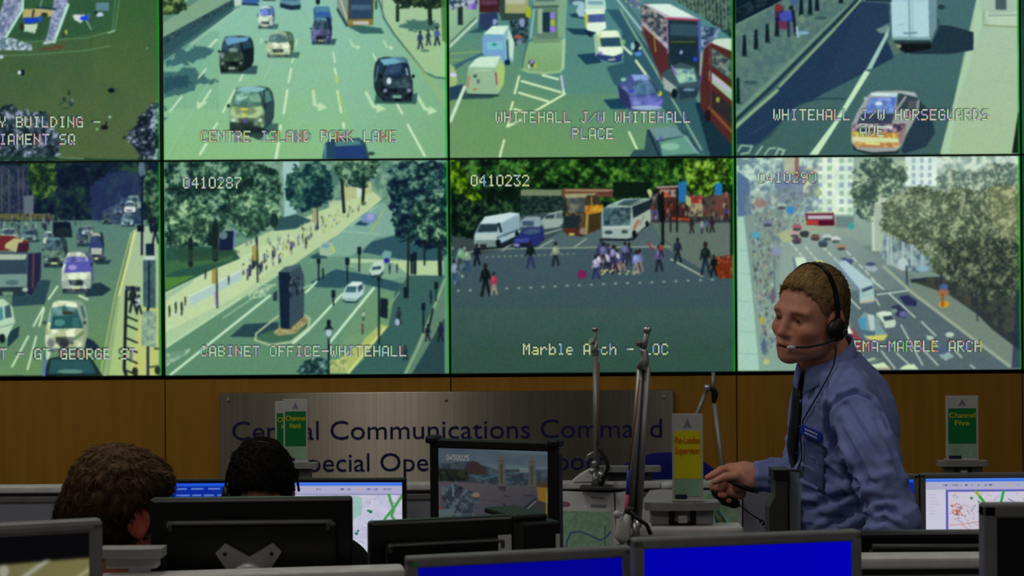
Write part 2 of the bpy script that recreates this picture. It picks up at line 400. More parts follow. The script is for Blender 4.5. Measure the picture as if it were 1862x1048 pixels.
def scr_lawn():
    c = tile(-1, 0).frame(0, 0, .28626)
    c.grad([(-900, -500), (1100, -500), (1100, 1100), (-900, 1100)], (52, 88, 56), (78, 98, 64), (0, -100), (150, 900), n=.5, nsc=120)
    c.grad([(600, -500), (1100, -500), (1100, 700), (600, 500)], (54, 94, 54), (76, 100, 62), (1000, 0), (700, 500), .7, n=.3, nsc=60)
    c.poly([(0, 0), (760, 0), (730, 190), (330, 260), (0, 280)], (44, 84, 62), .6)
    lav, pal = (128, 138, 168), (172, 212, 196)
    c.mott([(105, -300), (160, -300), (155, 60), (40, 255), (0, 245), (-110, 420), (-190, 400), (0, 110)], (96, 110, 138), (160, 168, 190), 18, 3)
    c.line([(152, -10), (150, 60), (35, 250)], 16, pal)
    c.mott([(370, -100), (440, -100), (442, 50), (360, 270), (290, 285), (322, 170)], (104, 118, 148), (162, 170, 196), 16, 5)
    c.line([(442, 30), (352, 268)], 18, pal); c.line([(290, 275), (360, 262)], 16, (170, 190, 190))
    c.mott([(-150, 250), (80, 240), (210, 285), (210, 322), (0, 318), (-150, 326)], (80, 106, 120), (186, 200, 214), 14, 8)
    c.poly([(190, 130), (330, 110), (270, 240), (110, 240)], (48, 80, 56))
    c.poly([(155, 58), (350, 50), (335, 105), (150, 112)], (168, 160, 108)); c.poly([(215, 60), (230, 62), (220, 110), (208, 108)], (60, 60, 40)); c.ell(290, 95, 22, 16, (40, 56, 40))
    c.ell(205, 130, 50, 18, (18, 62, 190), warp=5); c.ell(262, 120, 14, 20, (40, 80, 180))
    c.poly([(160, 158), (250, 150), (232, 210), (158, 200)], (176, 200, 176), warp=4); c.ell(146, 170, 14, 24, (50, 44, 34))
    c.line([(240, 45), (360, 58)], 14, (30, 56, 70)); c.line([(275, 0), (262, 40)], 8, (120, 150, 140))
    c.poly([(470, 95), (545, 92), (575, 110), (520, 145), (480, 125)], (196, 206, 196), warp=4); c.ell(550, 116, 32, 16, (30, 62, 206), warp=4); c.ell(575, 100, 9, 20, (60, 100, 130))
    c.rect(620, 15, 705, 68, (88, 124, 134)); c.ell(645, 92, 24, 14, (178, 196, 214), warp=3); c.ell(620, 80, 12, 12, (30, 50, 60))
    c.line([(560, 130), (590, 185)], 8, (130, 170, 150)); c.ell(428, 205, 9, 16, (150, 176, 70)); c.ell(415, 220, 8, 18, (40, 56, 50))
    for p in ([(770, -200), (768, 20), (740, 195), (560, 242), (370, 252), (60, 278)], [(722, 290), (545, 322), (260, 345), (-400, 372)], [(745, 0), (725, 195)]): c.line(p, 5, (104, 156, 116), .75)
    c.line([(740, 195), (700, 210)], 9, (150, 190, 150))
    for x in (120, 262, 372, 592, 722): c.line([(x, 262-(x-120)*.09), (x-2, 352-(x-200)*.1)], 4, (48, 84, 66), .8)
    c.poly([(262, 305), (418, 280), (418, 310), (270, 326)], (96, 70, 50), .8); c.ell(10, 362, 20, 12, (170, 190, 200))
    c.ell(150, 462, 14, 20, (18, 28, 38)); c.ell(130, 462, 12, 13, (196, 206, 206)); c.ell(720, 577, 22, 15, (10, 22, 32)); c.ell(750, 574, 16, 10, (62, 84, 78))
    c.ell(448, 590, 9, 18, (36, 62, 52)); c.ell(416, 632, 10, 16, (40, 64, 58)); c.ell(460, 662, 14, 22, (44, 72, 70)); c.line([(385, 668), (430, 640)], 8, (44, 70, 56)); c.ell(430, 690, 24, 6, (44, 74, 54)); c.ell(470, 640, 10, 12, (96, 126, 110))
    c.ell(676, 812, 24, 16, (24, 26, 24)); c.line([(684, 800), (688, 778)], 9, (30, 30, 30)); c.ell(710, 746, 10, 8, (150, 180, 160)); c.ell(628, 824, 8, 8, (140, 180, 130)); c.ell(950, 308, 7, 6, (100, 150, 120))
    c.leaf([(-700, 690), (20, 680), (80, 660), (140, 712), (200, 722), (285, 695), (335, 800), (392, 870), (380, 960), (345, 1060), (-700, 1060)], (22, 38, 44), (66, 80, 92), (150, 160, 182), 22, 4, 16, .1)
    c.leaf([(1030, 645), (980, 660), (915, 730), (880, 800), (805, 860), (840, 915), (900, 970), (885, 1060), (1030, 1060)], (18, 30, 40), (60, 74, 88), (150, 164, 178), 22, 9, 16, .1)
    c.line([(-600, 1010), (380, 1010), (700, 1026), (1030, 1030)], 22, (26, 64, 44), .8); c.line([(380, 1004), (540, 1012)], 8, (110, 140, 100))
    return c
def scr_lane():
    c = tile(0, 0).frame(290, 0, .28464)
    c.grad([(-50, -500), (1950, -500), (1950, 1100), (-50, 1100)], (134, 182, 166), (130, 178, 126), (900, 0), (900, 1040), n=.25, nsc=90)
    c.grad([(1000, -100), (1840, -100), (1840, 1040), (1300, 1040)], (134, 182, 160), (112, 158, 118), (1100, 400), (1900, 700), .6)
    c.grad([(20, 200), (380, 200), (380, 700), (20, 700)], (100, 150, 140), (118, 168, 130), (0, 300), (380, 600), .5)
    # left wall and tree
    c.poly([(0, 120), (270, -60), (480, -60), (480, 40), (0, 340)], (92, 132, 116)); c.poly([(0, 160), (440, -120), (480, -60), (470, 0), (0, 260)], (122, 156, 130))
    c.poly([(0, 250), (470, -5), (480, 45), (180, 260), (0, 400)], (48, 82, 88)); c.mott([(0, 255), (470, 0), (475, 20), (0, 300)], (30, 52, 60), (64, 96, 98), 10, 4, .8)
    c.poly([(0, 390), (490, 40), (520, 45), (210, 275), (0, 440)], (96, 140, 128)); c.line([(200, 285), (500, 55)], 12, (150, 186, 160)); c.line([(20, 385), (470, 60)], 8, (40, 70, 76))
    c.leaf([(-20, -100), (150, -100), (170, 60), (100, 90), (0, 115)], (24, 46, 34), (58, 86, 54), (130, 150, 90), 20, 2, 10)
    c.poly([(480, -100), (520, -100), (520, 30), (480, 40)], (180, 200, 186))
    # tree shadows on the road
    for q, sd in (([(20, 420), (120, 330), (260, 290), (350, 320), (300, 370), (200, 400), (60, 430)], 2), ([(20, 470), (200, 430), (250, 480), (380, 520), (260, 540), (200, 590), (20, 630)], 5), ([(20, 680), (60, 690), (20, 710)], 7), ([(20, 745), (50, 765), (20, 790)], 8)):
        c.poly(q, (52, 92, 98), .85, 14, 26, sd)
    c.poly([(20, 500), (180, 480), (200, 540), (20, 600)], (34, 68, 84), .7, 10, 20, 3)
    # right pavement, tree and people
    c.grad([(1390, -60), (1840, -60), (1840, 505), (1760, 498), (1700, 470), (1500, 210), (1430, 110)], (156, 186, 150), (146, 184, 136), (1500, 0), (1800, 500), n=.3, nsc=60)
    c.line([(1400, -20), (1440, 120), (1500, 215), (1700, 465), (1770, 496), (1840, 503)], 10, (54, 96, 92))
    c.poly([(1490, 215), (1530, 260), (1720, 480), (1840, 600), (1840, 700), (1700, 500)], (140, 172, 118), .6)
    c.ell(1670, 165, 130, 36, (70, 110, 100), 1, 10, 20, 1); c.line([(1525, 40), (1525, 130)], 22, (36, 54, 46)); c.line([(1730, 30), (1735, 150)], 26, (30, 46, 42))
    c.leaf([(1500, -120), (1840, -120), (1840, 40), (1740, 60), (1640, 35), (1560, 50), (1490, 10)], (22, 40, 36), (44, 66, 48), (90, 120, 80), 20, 6, 12)
    c.poly([(1800, -50), (1845, -50), (1845, 280), (1812, 260)], (70, 104, 60), .8); c.line([(1425, 0), (1430, 110)], 8, (90, 120, 110))
    for x, y, k, t in ((1670, 312, 115, (44, 58, 96)), (1722, 290, 100, (50, 66, 76)), (1778, 290, 120, (66, 84, 130))): c.walker(x, y, k, t, (24, 34, 54))
    c.ell(1700, 325, 30, 8, (80, 120, 104))
    # markings
    wh = (198, 226, 190)
    for p, w in (([(140, 620), (65, 715)], 10), ([(360, 255), (320, 300)], 12), ([(298, 440), (248, 500)], 10), ([(480, 580), (405, 718)], 12), ([(548, 445), (512, 520)], 10), ([(655, 250), (648, 275)], 8), ([(368, 790), (342, 832)], 12), ([(300, 920), (258, 990)], 14),
                 ([(818, 580), (795, 728)], 14), ([(842, 440), (826, 528)], 12), ([(866, 340), (848, 400)], 9), ([(880, 255), (868, 300)], 7), ([(775, 805), (770, 840)], 14), ([(766, 900), (742, 1030)], 18),
                 ([(1112, 335), (1122, 400)], 9), ([(1122, 440), (1138, 525)], 12), ([(1140, 585), (1164, 720)], 14), ([(1176, 790), (1182, 820)], 14), ([(1368, 345), (1395, 400)], 9), ([(1518, 660), (1556, 730)], 12), ([(1590, 800), (1700, 1000)], 14), ([(1630, 610), (1640, 640)], 10)):
        c.line(p, w, wh, .95)
    c.line([(1126, 480), (1140, 525)], 8, (170, 190, 60)); c.line([(1146, 600), (1160, 680)], 6, (180, 196, 70)); c.line([(716, 410), (672, 500)], 6, (158, 196, 166), .7); c.line([(330, 500), (40, 1010)], 5, (150, 196, 156), .6)
    ar = (178, 212, 172)
    c.line([(325, 580), (275, 660)], 16, ar); c.poly([(238, 650), (255, 660), (312, 652), (242, 704)], ar)
    for x, y, k, q in ((985, 585, 1, 0), (1325, 595, 1, 35), (1650, 610, 1, 40)):
        c.line([(x, y), (x+8+q, y+85), (x+50+q, y+100)], 20*k, ar); c.poly([(x+38+q, y+70), (x+92+q, y+105), (x+28+q, y+128)], ar)
    for x, y in ((1220, 258), (1435, 262)): c.line([(x, y), (x+20, y+38), (x+50, y+42)], 10, ar); c.ell(x+50, y+46, 12, 12, ar)
    c.line([(370, 255), (340, 280)], 12, ar); c.ell(322, 298, 14, 8, ar)
    # vehicles
    sh = (54, 92, 90, 1)
    c.poly([(1200, 150), (1420, 180), (1440, 215), (1290, 215), (1215, 175)], (48, 88, 88), .9)
    c.poly([(1130, -60), (1230, -60), (1215, 165), (1180, 140), (1140, 80)], (120, 140, 128)); c.line([(1140, 60), (1200, 165)], 14, (40, 60, 66)); c.line([(1160, 0), (1200, 120)], 8, (190, 190, 190))
    c.poly([(1210, -80), (1372, -80), (1368, 160), (1205, 165)], (64, 72, 60)); c.poly([(1225, -10), (1355, -10), (1355, 115), (1225, 120)], (44, 70, 92)); c.rect(1228, 30, 1355, 62, (70, 98, 120)); c.poly([(1205, 125), (1368, 120), (1366, 160), (1208, 165)], (130, 118, 62)); c.rect(1240, 135, 1340, 158, (178, 178, 170)); c.rect(1380, 0, 1396, 60, (60, 90, 60))
    c.poly([(525, -60), (640, -60), (640, 10), (610, 36), (530, 25)], (60, 96, 150)); c.line([(530, 25), (630, 30)], 12, (30, 52, 72)); c.rect(660, -60, 745, 5, (46, 70, 60))
    c.poly([(770, -60), (900, -60), (905, 50), (850, 60), (770, 45)], (92, 136, 150)); c.poly([(770, 20), (850, 35), (905, 30), (900, 60), (840, 64), (775, 48)], (28, 50, 66)); c.rect(790, -30, 880, 0, (36, 66, 96))
    c.front(630, 40, 738, 178, (166, 196, 178), (190, 214, 190), (60, 90, 180), .12, (90, 116, 120), (190, 214, 200), sh=sh)
    c.ell(1014, 8, 14, 22, (20, 30, 40)); c.poly([(985, 60), (1000, 40), (1085, 40), (1105, 120), (1100, 150), (990, 140)], (58, 96, 140)); c.poly([(1000, 42), (1085, 40), (1092, 76), (996, 78)], (76, 126, 150)); c.rect(1020, 75, 1085, 100, (50, 90, 160))
    c.front(972, 115, 1104, 278, (62, 74, 110), (88, 92, 130), (40, 66, 80), .08, (24, 36, 56), (70, 140, 150), lamp=(150, 120, 200), plate=(150, 160, 110), sh=(44, 74, 84, 1))
    c.front(685, 205, 862, 362, (150, 178, 140), (216, 228, 196), (84, 124, 124), .15, (76, 96, 70), (176, 206, 176), plate=(170, 180, 120), sh=sh, grille=(60, 76, 70))
    c.front(384, 235, 604, 462, (34, 48, 44), (62, 86, 72), (44, 74, 94), .3, (22, 34, 38), (104, 150, 180), lamp=(120, 150, 140), plate=(130, 150, 130), sh=(40, 68, 74, .5), grille=(16, 24, 26))
    c.poly([(420, 250), (470, 240), (575, 236), (560, 262), (430, 290)], (104, 152, 184)); c.ell(470, 320, 30, 12, (140, 170, 150), .7); c.ell(400, 355, 12, 18, (120, 140, 140))
    c.front(1372, 372, 1622, 650, (22, 34, 44), (52, 76, 84), (34, 58, 88), -.2, (30, 48, 52), (104, 154, 176), lamp=(150, 150, 180), plate=(120, 160, 140), sh=(40, 76, 78, .6), grille=(10, 18, 26))
    c.poly([(1408, 380), (1500, 372), (1560, 400), (1440, 420)], (112, 164, 184)); c.line([(1400, 420), (1385, 520)], 8, (84, 120, 120)); c.ell(1470, 520, 16, 22, (196, 210, 220)); c.line([(1580, 440), (1590, 480)], 8, (170, 200, 190))
    c.front(445, 560, 735, 842, (92, 124, 100), (146, 172, 124), (84, 136, 124), .22, (48, 70, 74), (130, 180, 180), lamp=(200, 216, 204), plate=None, sh=(50, 86, 84, .4), grille=(30, 46, 44))
    c.ell(590, 572, 90, 18, (130, 178, 180)); c.line([(668, 580), (672, 700)], 10, (36, 54, 60)); c.ell(540, 700, 26, 8, (200, 190, 90)); c.line([(500, 640), (560, 620)], 12, (170, 210, 190), .7); c.poly([(450, 780), (600, 800), (700, 840), (640, 900), (590, 880), (450, 830)], (30, 44, 44), .8); c.ell(540, 740, 22, 14, (190, 190, 80), .6); c.ell(545, 775, 16, 18, (90, 90, 140), .8)
    c.poly([(1045, 1000), (1060, 920), (1100, 890), (1280, 885), (1320, 920), (1345, 1020), (1045, 1020)], (40, 70, 90)); c.poly([(1120, 905), (1270, 898), (1300, 930), (1130, 940)], (78, 124, 124)); c.poly([(1125, 940), (1300, 930), (1330, 1020), (1130, 1020)], (36, 62, 110)); c.line([(1062, 930), (1060, 1015)], 14, (80, 130, 140)); c.ell(1356, 985, 24, 12, (46, 76, 60))
    return c
def scr_place():
    c = tile(1, 0).frame(810, 0, .28464)
    c.grad([(0, -500), (1900, -500), (1900, 1100), (0, 1100)], (78, 126, 128), (104, 144, 98), (900, 150), (700, 900), n=.25, nsc=80)
    c.poly([(470, -50), (860, -50), (1000, 400), (1130, 600), (760, 600), (480, 480)], (82, 130, 124), .6)
    c.grad([(0, 60), (180, -60), (215, -60), (215, 120), (0, 330)], (150, 186, 150), (120, 160, 130), (0, 0), (200, 200)); c.line([(20, 305), (200, 130)], 14, (176, 206, 176)); c.line([(30, 270), (190, 115)], 8, (70, 100, 100))
    c.line([(30, 345), (220, 330)], 7, (150, 180, 90), .7); c.line([(30, 385), (110, 380)], 7, (150, 180, 90), .6)
    for x, k in ((40, (40, 50, 90)), (95, (26, 36, 46)), (150, (150, 120, 200)), (185, (110, 70, 180))): c.rect(x-18, -60, x+14, 60+(x == 95)*100, k, .9)
    c.mott([(20, -100), (215, -100), (215, 20), (20, 60)], (40, 60, 90), (186, 196, 196), 22, 3, .8)
    # shade across the road
    dk = (38, 74, 92)
    c.poly([(1030, 60), (1130, 60), (1260, 260), (1840, 900), (1840, 1010), (1640, 1010), (1400, 700), (1080, 540), (1030, 430), (1140, 400), (1130, 200)], dk, .75)
    c.poly([(1600, 660), (1840, 640), (1840, 1010), (1700, 1010)], (24, 48, 62), .95)
    # traffic behind the island on the left
    c.rect(215, -100, 345, 80, (64, 34, 40)); c.rect(225, 0, 330, 30, (90, 60, 80)); c.rect(345, -100, 530, 90, (150, 156, 110)); c.rect(375, -20, 510, 25, (170, 176, 150)); c.rect(355, 85, 530, 130, (50, 70, 66)); c.ell(530, 80, 20, 40, (150, 170, 50)); c.rect(345, -60, 380, 100, (50, 70, 60))
    c.poly([(215, 90), (330, 70), (335, 160), (300, 200), (210, 190)], (44, 60, 90)); c.ell(315, 140, 16, 20, (130, 150, 190)); c.poly([(140, 210), (240, 160), (240, 210)], (40, 76, 84), .8)
    c.mott([(410, 130), (530, 110), (530, 270), (430, 300)], (24, 40, 46), (70, 100, 110), 20, 4); c.ell(490, 145, 18, 30, (150, 160, 200), .8); c.ell(465, 235, 24, 10, (170, 80, 60)); c.ell(470, 270, 20, 20, (130, 150, 170), .7)
    # island with plinth
    c.grad([(535, 270), (770, 250), (765, 420), (740, 455), (620, 470), (490, 450), (485, 430)], (128, 168, 124), (118, 156, 110), (600, 280), (600, 460)); c.line([(485, 440), (530, 460), (640, 470), (735, 458), (755, 430)], 16, (140, 176, 130))
    c.line([(770, -40), (750, 440)], 16, (158, 192, 160)); c.poly([(700, -50), (775, -50), (768, 250), (715, 240)], (120, 160, 130)); c.line([(522, 260), (488, 440)], 8, (70, 104, 90))
    c.ell(550, 405, 20, 26, (56, 70, 60)); c.ell(552, 395, 12, 14, (150, 130, 190)); c.ell(572, 420, 10, 16, (170, 180, 60)); c.ell(535, 425, 8, 16, (190, 200, 190))
    c.poly([(560, 230), (720, 225), (735, 272), (560, 278)], (110, 140, 110)); c.poly([(570, 40), (720, 30), (712, 245), (580, 250)], (92, 122, 104)); c.poly([(620, 80), (670, 78), (668, 205), (618, 205)], (30, 54, 66)); c.poly([(545, -60), (740, -60), (720, 35), (565, 40)], (120, 150, 130)); c.rect(575, -40, 700, 8, (80, 110, 100)); c.line([(560, 45), (722, 38)], 10, (60, 86, 76)); c.rect(590, 55, 620, 215, (140, 168, 140)); c.line([(566, 60), (545, 240)], 10, (176, 206, 196), .7)
    c.rect(670, 80, 702, 120, (140, 120, 210)); c.rect(670, 125, 706, 165, (150, 170, 70)); c.rect(668, 168, 706, 205, (140, 110, 210)); c.line([(705, 90), (712, 240)], 16, (84, 120, 96))
    # parked vans seen from behind
    c.poly([(110, 600), (340, 600), (300, 630), (40, 640), (20, 560)], (40, 72, 80), .9)
    c.poly([(245, 215), (300, 165), (400, 165), (440, 270), (430, 400), (360, 420), (235, 340)], (130, 172, 180)); c.poly([(235, 230), (370, 220), (385, 400), (355, 420), (235, 345)], (112, 156, 190)); c.poly([(245, 215), (300, 165), (405, 165), (370, 222)], (196, 224, 206)); c.poly([(262, 270), (365, 262), (368, 315), (265, 320)], (120, 180, 196)); c.ell(312, 285, 16, 8, (30, 140, 110)); c.poly([(400, 180), (440, 270), (430, 390), (395, 340)], (180, 210, 190)); c.line([(395, 260), (400, 400)], 14, (50, 90, 110)); c.ell(395, 400, 20, 18, (24, 40, 60))
    c.poly([(145, 430), (200, 365), (345, 360), (380, 440), (370, 540), (330, 610), (145, 605), (130, 560)], (140, 176, 150)); c.poly([(145, 430), (205, 365), (350, 360), (320, 432)], (190, 218, 196)); c.poly([(148, 440), (318, 438), (320, 600), (145, 600)], (142, 174, 142)); c.line([(190, 452), (290, 450)], 12, (160, 188, 160)); c.ell(188, 488, 14, 12, (70, 96, 90)); c.ell(208, 522, 10, 16, (80, 106, 96)); c.line([(180, 575), (200, 572)], 12, (160, 120, 60)); c.line([(322, 470), (330, 540)], 12, (150, 60, 110)); c.poly([(325, 440), (355, 380), (380, 440), (372, 540), (335, 590)], (156, 188, 110)); c.line([(145, 608), (335, 612)], 14, (36, 60, 60)); c.line([(150, 490), (140, 560)], 10, (170, 110, 80))
    c.poly([(20, 400), (60, 440), (75, 520), (40, 590), (20, 590)], (150, 176, 120)); c.ell(48, 480, 22, 14, (200, 190, 230)); c.line([(60, 440), (110, 410)], 8, (50, 80, 80)); c.poly([(20, 560), (110, 540), (130, 600), (20, 650)], (36, 66, 84)); c.line([(120, 560), (30, 775)], 22, (190, 216, 184)); c.line([(60, 420), (230, 350)], 18, (60, 96, 110))
    # road markings
    wh = (206, 228, 184)
    for p in ([(470, 490), (442, 600)], [(742, 490), (758, 600)], [(486, 520), (740, 592)], [(620, 482), (720, 508)], [(470, 595), (660, 652)], [(764, 602), (560, 720)], [(430, 655), (415, 710)], [(440, 700), (520, 722)], [(415, 760), (395, 812), (480, 770)], [(374, 900), (346, 1008)], [(1176, 848), (1246, 1000)]): c.line(p, 13, wh)
    c.line([(745, 490), (756, 570)], 8, (170, 150, 230)); c.line([(1120, 60), (1640, 960)], 14, (130, 166, 140), .9); c.line([(1220, 390), (1330, 540)], 16, (200, 220, 180)); c.line([(1140, 300), (1190, 345)], 16, (196, 216, 190)); c.line([(1095, -10), (1260, 200)], 10, (170, 196, 190)); c.line([(1130, -10), (1280, 190)], 8, (60, 90, 100))
    # oncoming cars in the middle
    sh = (30, 66, 84)
    c.poly([(765, 180), (890, 185), (900, 225), (820, 220)], sh); c.poly([(840, 350), (960, 340), (1000, 400), (900, 415)], sh); c.poly([(1010, 640), (1120, 630), (1200, 700), (1060, 700)], sh); c.poly([(790, 90), (880, 80), (890, 120), (810, 110)], sh)
    c.rect(790, -60, 890, 30, (64, 100, 110)); c.ell(850, 20, 40, 14, (150, 180, 190)); c.ell(865, 70, 26, 30, (170, 200, 200)); c.poly([(850, 30), (890, 25), (890, 110), (850, 105)], (150, 186, 190))
    c.poly([(895, -10), (1020, -10), (1030, 60), (895, 70)], (176, 208, 190)); c.rect(910, 5, 1010, 30, (120, 160, 170)); c.poly([(910, 90), (1015, 80), (1018, 145), (912, 150)], (70, 90, 140)); c.poly([(890, 60), (1020, 55), (1020, 88), (900, 95)], (206, 228, 204)); c.poly([(890, 90), (912, 90), (912, 170), (896, 180)], (180, 190, 60)); c.poly([(905, 145), (1025, 140), (1030, 180), (990, 205), (905, 200)], (210, 230, 210)); c.poly([(885, 185), (960, 210), (930, 240), (900, 220)], (24, 44, 60))
    c.poly([(950, 220), (990, 195), (1110, 195), (1140, 290), (1135, 370), (1080, 395), (960, 360)], (150, 180, 160)); c.poly([(960, 200), (1095, 195), (1120, 235), (985, 240)], (216, 232, 206)); c.poly([(985, 245), (1115, 240), (1125, 295), (1000, 300)], (44, 76, 94)); c.poly([(975, 300), (1130, 300), (1135, 340), (1080, 360), (985, 345)], (214, 232, 206)); c.poly([(965, 345), (1075, 362), (1135, 340), (1125, 395), (1060, 400), (970, 375)], (44, 64, 110)); c.line([(1045, 384), (1085, 380)], 10, (170, 180, 150)); c.ell(992, 340, 16, 8, (130, 120, 200)); c.line([(990, 210), (985, 280)], 9, (180, 200, 60)); c.ell(1140, 270, 12, 18, (120, 170, 100))
    c.poly([(1110, 560), (1130, 500), (1210, 470), (1290, 480), (1360, 560), (1400, 640), (1390, 700), (1180, 710), (1120, 650)], (70, 84, 136)); c.poly([(1190, 480), (1285, 478), (1300, 510), (1210, 520)], (130, 160, 206)); c.poly([(1205, 525), (1310, 515), (1360, 600), (1200, 610)], (70, 110, 140)); c.poly([(1180, 625), (1370, 610), (1395, 650), (1370, 680), (1200, 672)], (112, 116, 196)); c.mott([(1120, 560), (1300, 480), (1400, 640), (1200, 700)], (40, 60, 90), (150, 170, 210), 40, 3, .35); c.ell(1290, 690, 100, 14, (150, 170, 200)); c.ell(1140, 510, 18, 12, (130, 190, 160)); c.ell(1372, 600, 14, 16, (190, 200, 70)); c.line([(1310, 510), (1370, 600)], 8, (40, 50, 70)); c.ell(1190, 585, 20, 10, (60, 70, 190)); c.poly([(1100, 540), (1170, 600), (1190, 700), (1120, 660)], (44, 54, 90))
    c.poly([(1175, 1010), (1210, 960), (1275, 960), (1290, 830), (1480, 815), (1560, 860), (1640, 990), (1640, 1010)], (48, 78, 84)); c.poly([(1300, 820), (1480, 815), (1530, 870), (1350, 900)], (104, 140, 140)); c.poly([(1370, 910), (1550, 870), (1615, 985), (1390, 1000)], (96, 146, 130)); c.line([(1300, 840), (1370, 1000)], 12, (30, 46, 54)); c.ell(1440, 940, 60, 24, (136, 184, 160), .8); c.ell(1640, 985, 24, 14, (60, 100, 100)); c.line([(1380, 880), (1370, 900)], 14, (90, 90, 180)); c.line([(1530, 870), (1620, 985)], 10, (130, 166, 170))
    # motorcyclist
    c.ell(1222, 300, 26, 34, (26, 40, 50)); c.ell(1200, 296, 14, 26, (140, 180, 180)); c.ell(1235, 345, 24, 14, (90, 130, 200)); c.ell(1222, 276, 14, 14, (30, 40, 44)); c.ell(1245, 310, 8, 10, (190, 210, 200))
    # railings and buses on the right
    c.mott([(1300, -100), (1840, -100), (1840, 250), (1650, 110), (1450, -10)], (34, 54, 58), (84, 110, 96), 16, 6)
    for i in range(16): c.line([(1480+i*24, -80), (1490+i*24, 40+i*10)], 8, (110, 136, 116), .7)
    c.poly([(1130, -60), (1250, -60), (1250, 50), (1180, 40)], (90, 110, 130)); c.specks([(1130, -40), (1250, -40), (1250, 60), (1160, 40)], [(200, 190, 210), (120, 80, 180), (60, 70, 80), (180, 190, 120)], 30, 8, 12, 3)
    c.poly([(1250, 40), (1300, 15), (1430, 130), (1440, 480), (1380, 520), (1320, 330), (1255, 220)], (92, 86, 80)); c.mott([(1252, 50), (1300, 30), (1430, 140), (1430, 330), (1255, 200)], (44, 58, 70), (150, 146, 140), 20, 9); c.poly([(1255, 150), (1430, 330), (1435, 480), (1385, 500), (1300, 300)], (80, 44, 46)); c.poly([(1255, 130), (1430, 290), (1430, 320), (1255, 160)], (190, 180, 190), .7); c.line([(1420, 120), (1425, 340)], 10, (170, 130, 200), .8); c.line([(1335, 200), (1345, 330)], 8, (170, 170, 60), .7)
    c.poly([(1265, 25), (1440, 25), (1630, 125), (1625, 145), (1420, 120)], (170, 170, 180)); c.poly([(1285, 25), (1430, 25), (1600, 110), (1440, 105)], (206, 226, 214)); c.line([(1420, 118), (1625, 130)], 12, (160, 50, 80))
    c.poly([(1425, 125), (1630, 135), (1635, 560), (1540, 600), (1430, 500)], (34, 54, 60)); c.poly([(1440, 150), (1620, 160), (1618, 235), (1440, 225)], (52, 78, 92)); c.poly([(1435, 255), (1615, 255), (1612, 285), (1440, 285)], (30, 44, 36)); c.line([(1445, 268), (1600, 268)], 8, (80, 110, 70)); c.poly([(1445, 290), (1610, 290), (1605, 400), (1445, 400)], (26, 48, 60)); c.ell(1510, 335, 10, 14, (130, 160, 190)); c.line([(1622, 140), (1640, 560)], 14, (90, 90, 190), .8); c.ell(1600, 380, 14, 16, (40, 70, 200)); c.line([(1640, 340), (1630, 480)], 10, (170, 160, 120))
    c.poly([(1385, 470), (1500, 400), (1600, 430), (1640, 560), (1600, 640), (1500, 660), (1400, 600)], (60, 84, 90)); c.poly([(1450, 440), (1590, 440), (1610, 520), (1500, 540)], (110, 170, 160)); c.mott([(1450, 440), (1590, 440), (1610, 520), (1500, 540)], (60, 100, 120), (180, 210, 180), 24, 2, .7); c.poly([(1390, 490), (1480, 560), (1490, 620), (1400, 570)], (150, 166, 160)); c.poly([(1490, 560), (1620, 560), (1610, 620), (1500, 640)], (40, 60, 76)); c.ell(1560, 575, 40, 10, (100, 130, 150)); c.line([(1480, 480), (1450, 420)], 10, (150, 100, 190)); c.ell(1468, 600, 20, 32, (18, 30, 40))
    c.poly([(1660, 280), (1700, 245), (1840, 330), (1840, 940), (1640, 700), (1630, 600)], (78, 42, 40)); c.poly([(1670, 255), (1800, 245), (1840, 250), (1840, 330), (1690, 270)], (190, 206, 190)); c.poly([(1690, 290), (1840, 390), (1840, 520), (1690, 410)], (70, 86, 84)); c.mott([(1690, 300), (1840, 400), (1840, 510), (1690, 400)], (44, 56, 66), (130, 150, 130), 20, 3, .8); c.poly([(1690, 450), (1840, 570), (1840, 650), (1690, 520)], (150, 176, 150)); c.poly([(1690, 460), (1830, 580), (1830, 600), (1690, 490)], (180, 170, 200)); c.poly([(1690, 560), (1840, 690), (1840, 800), (1690, 680)], (46, 44, 46)); c.line([(1690, 690), (1840, 850)], 18, (120, 80, 50)); c.ell(1745, 640, 12, 18, (150, 150, 60)); c.line([(1700, 270), (1700, 700)], 12, (96, 50, 56)); c.ell(1680, 740, 20, 40, (36, 26, 30))
    c.mott([(1640, 170), (1760, 180), (1740, 240), (1640, 330)], (34, 50, 80), (150, 160, 190), 16, 5, .8)
    return c
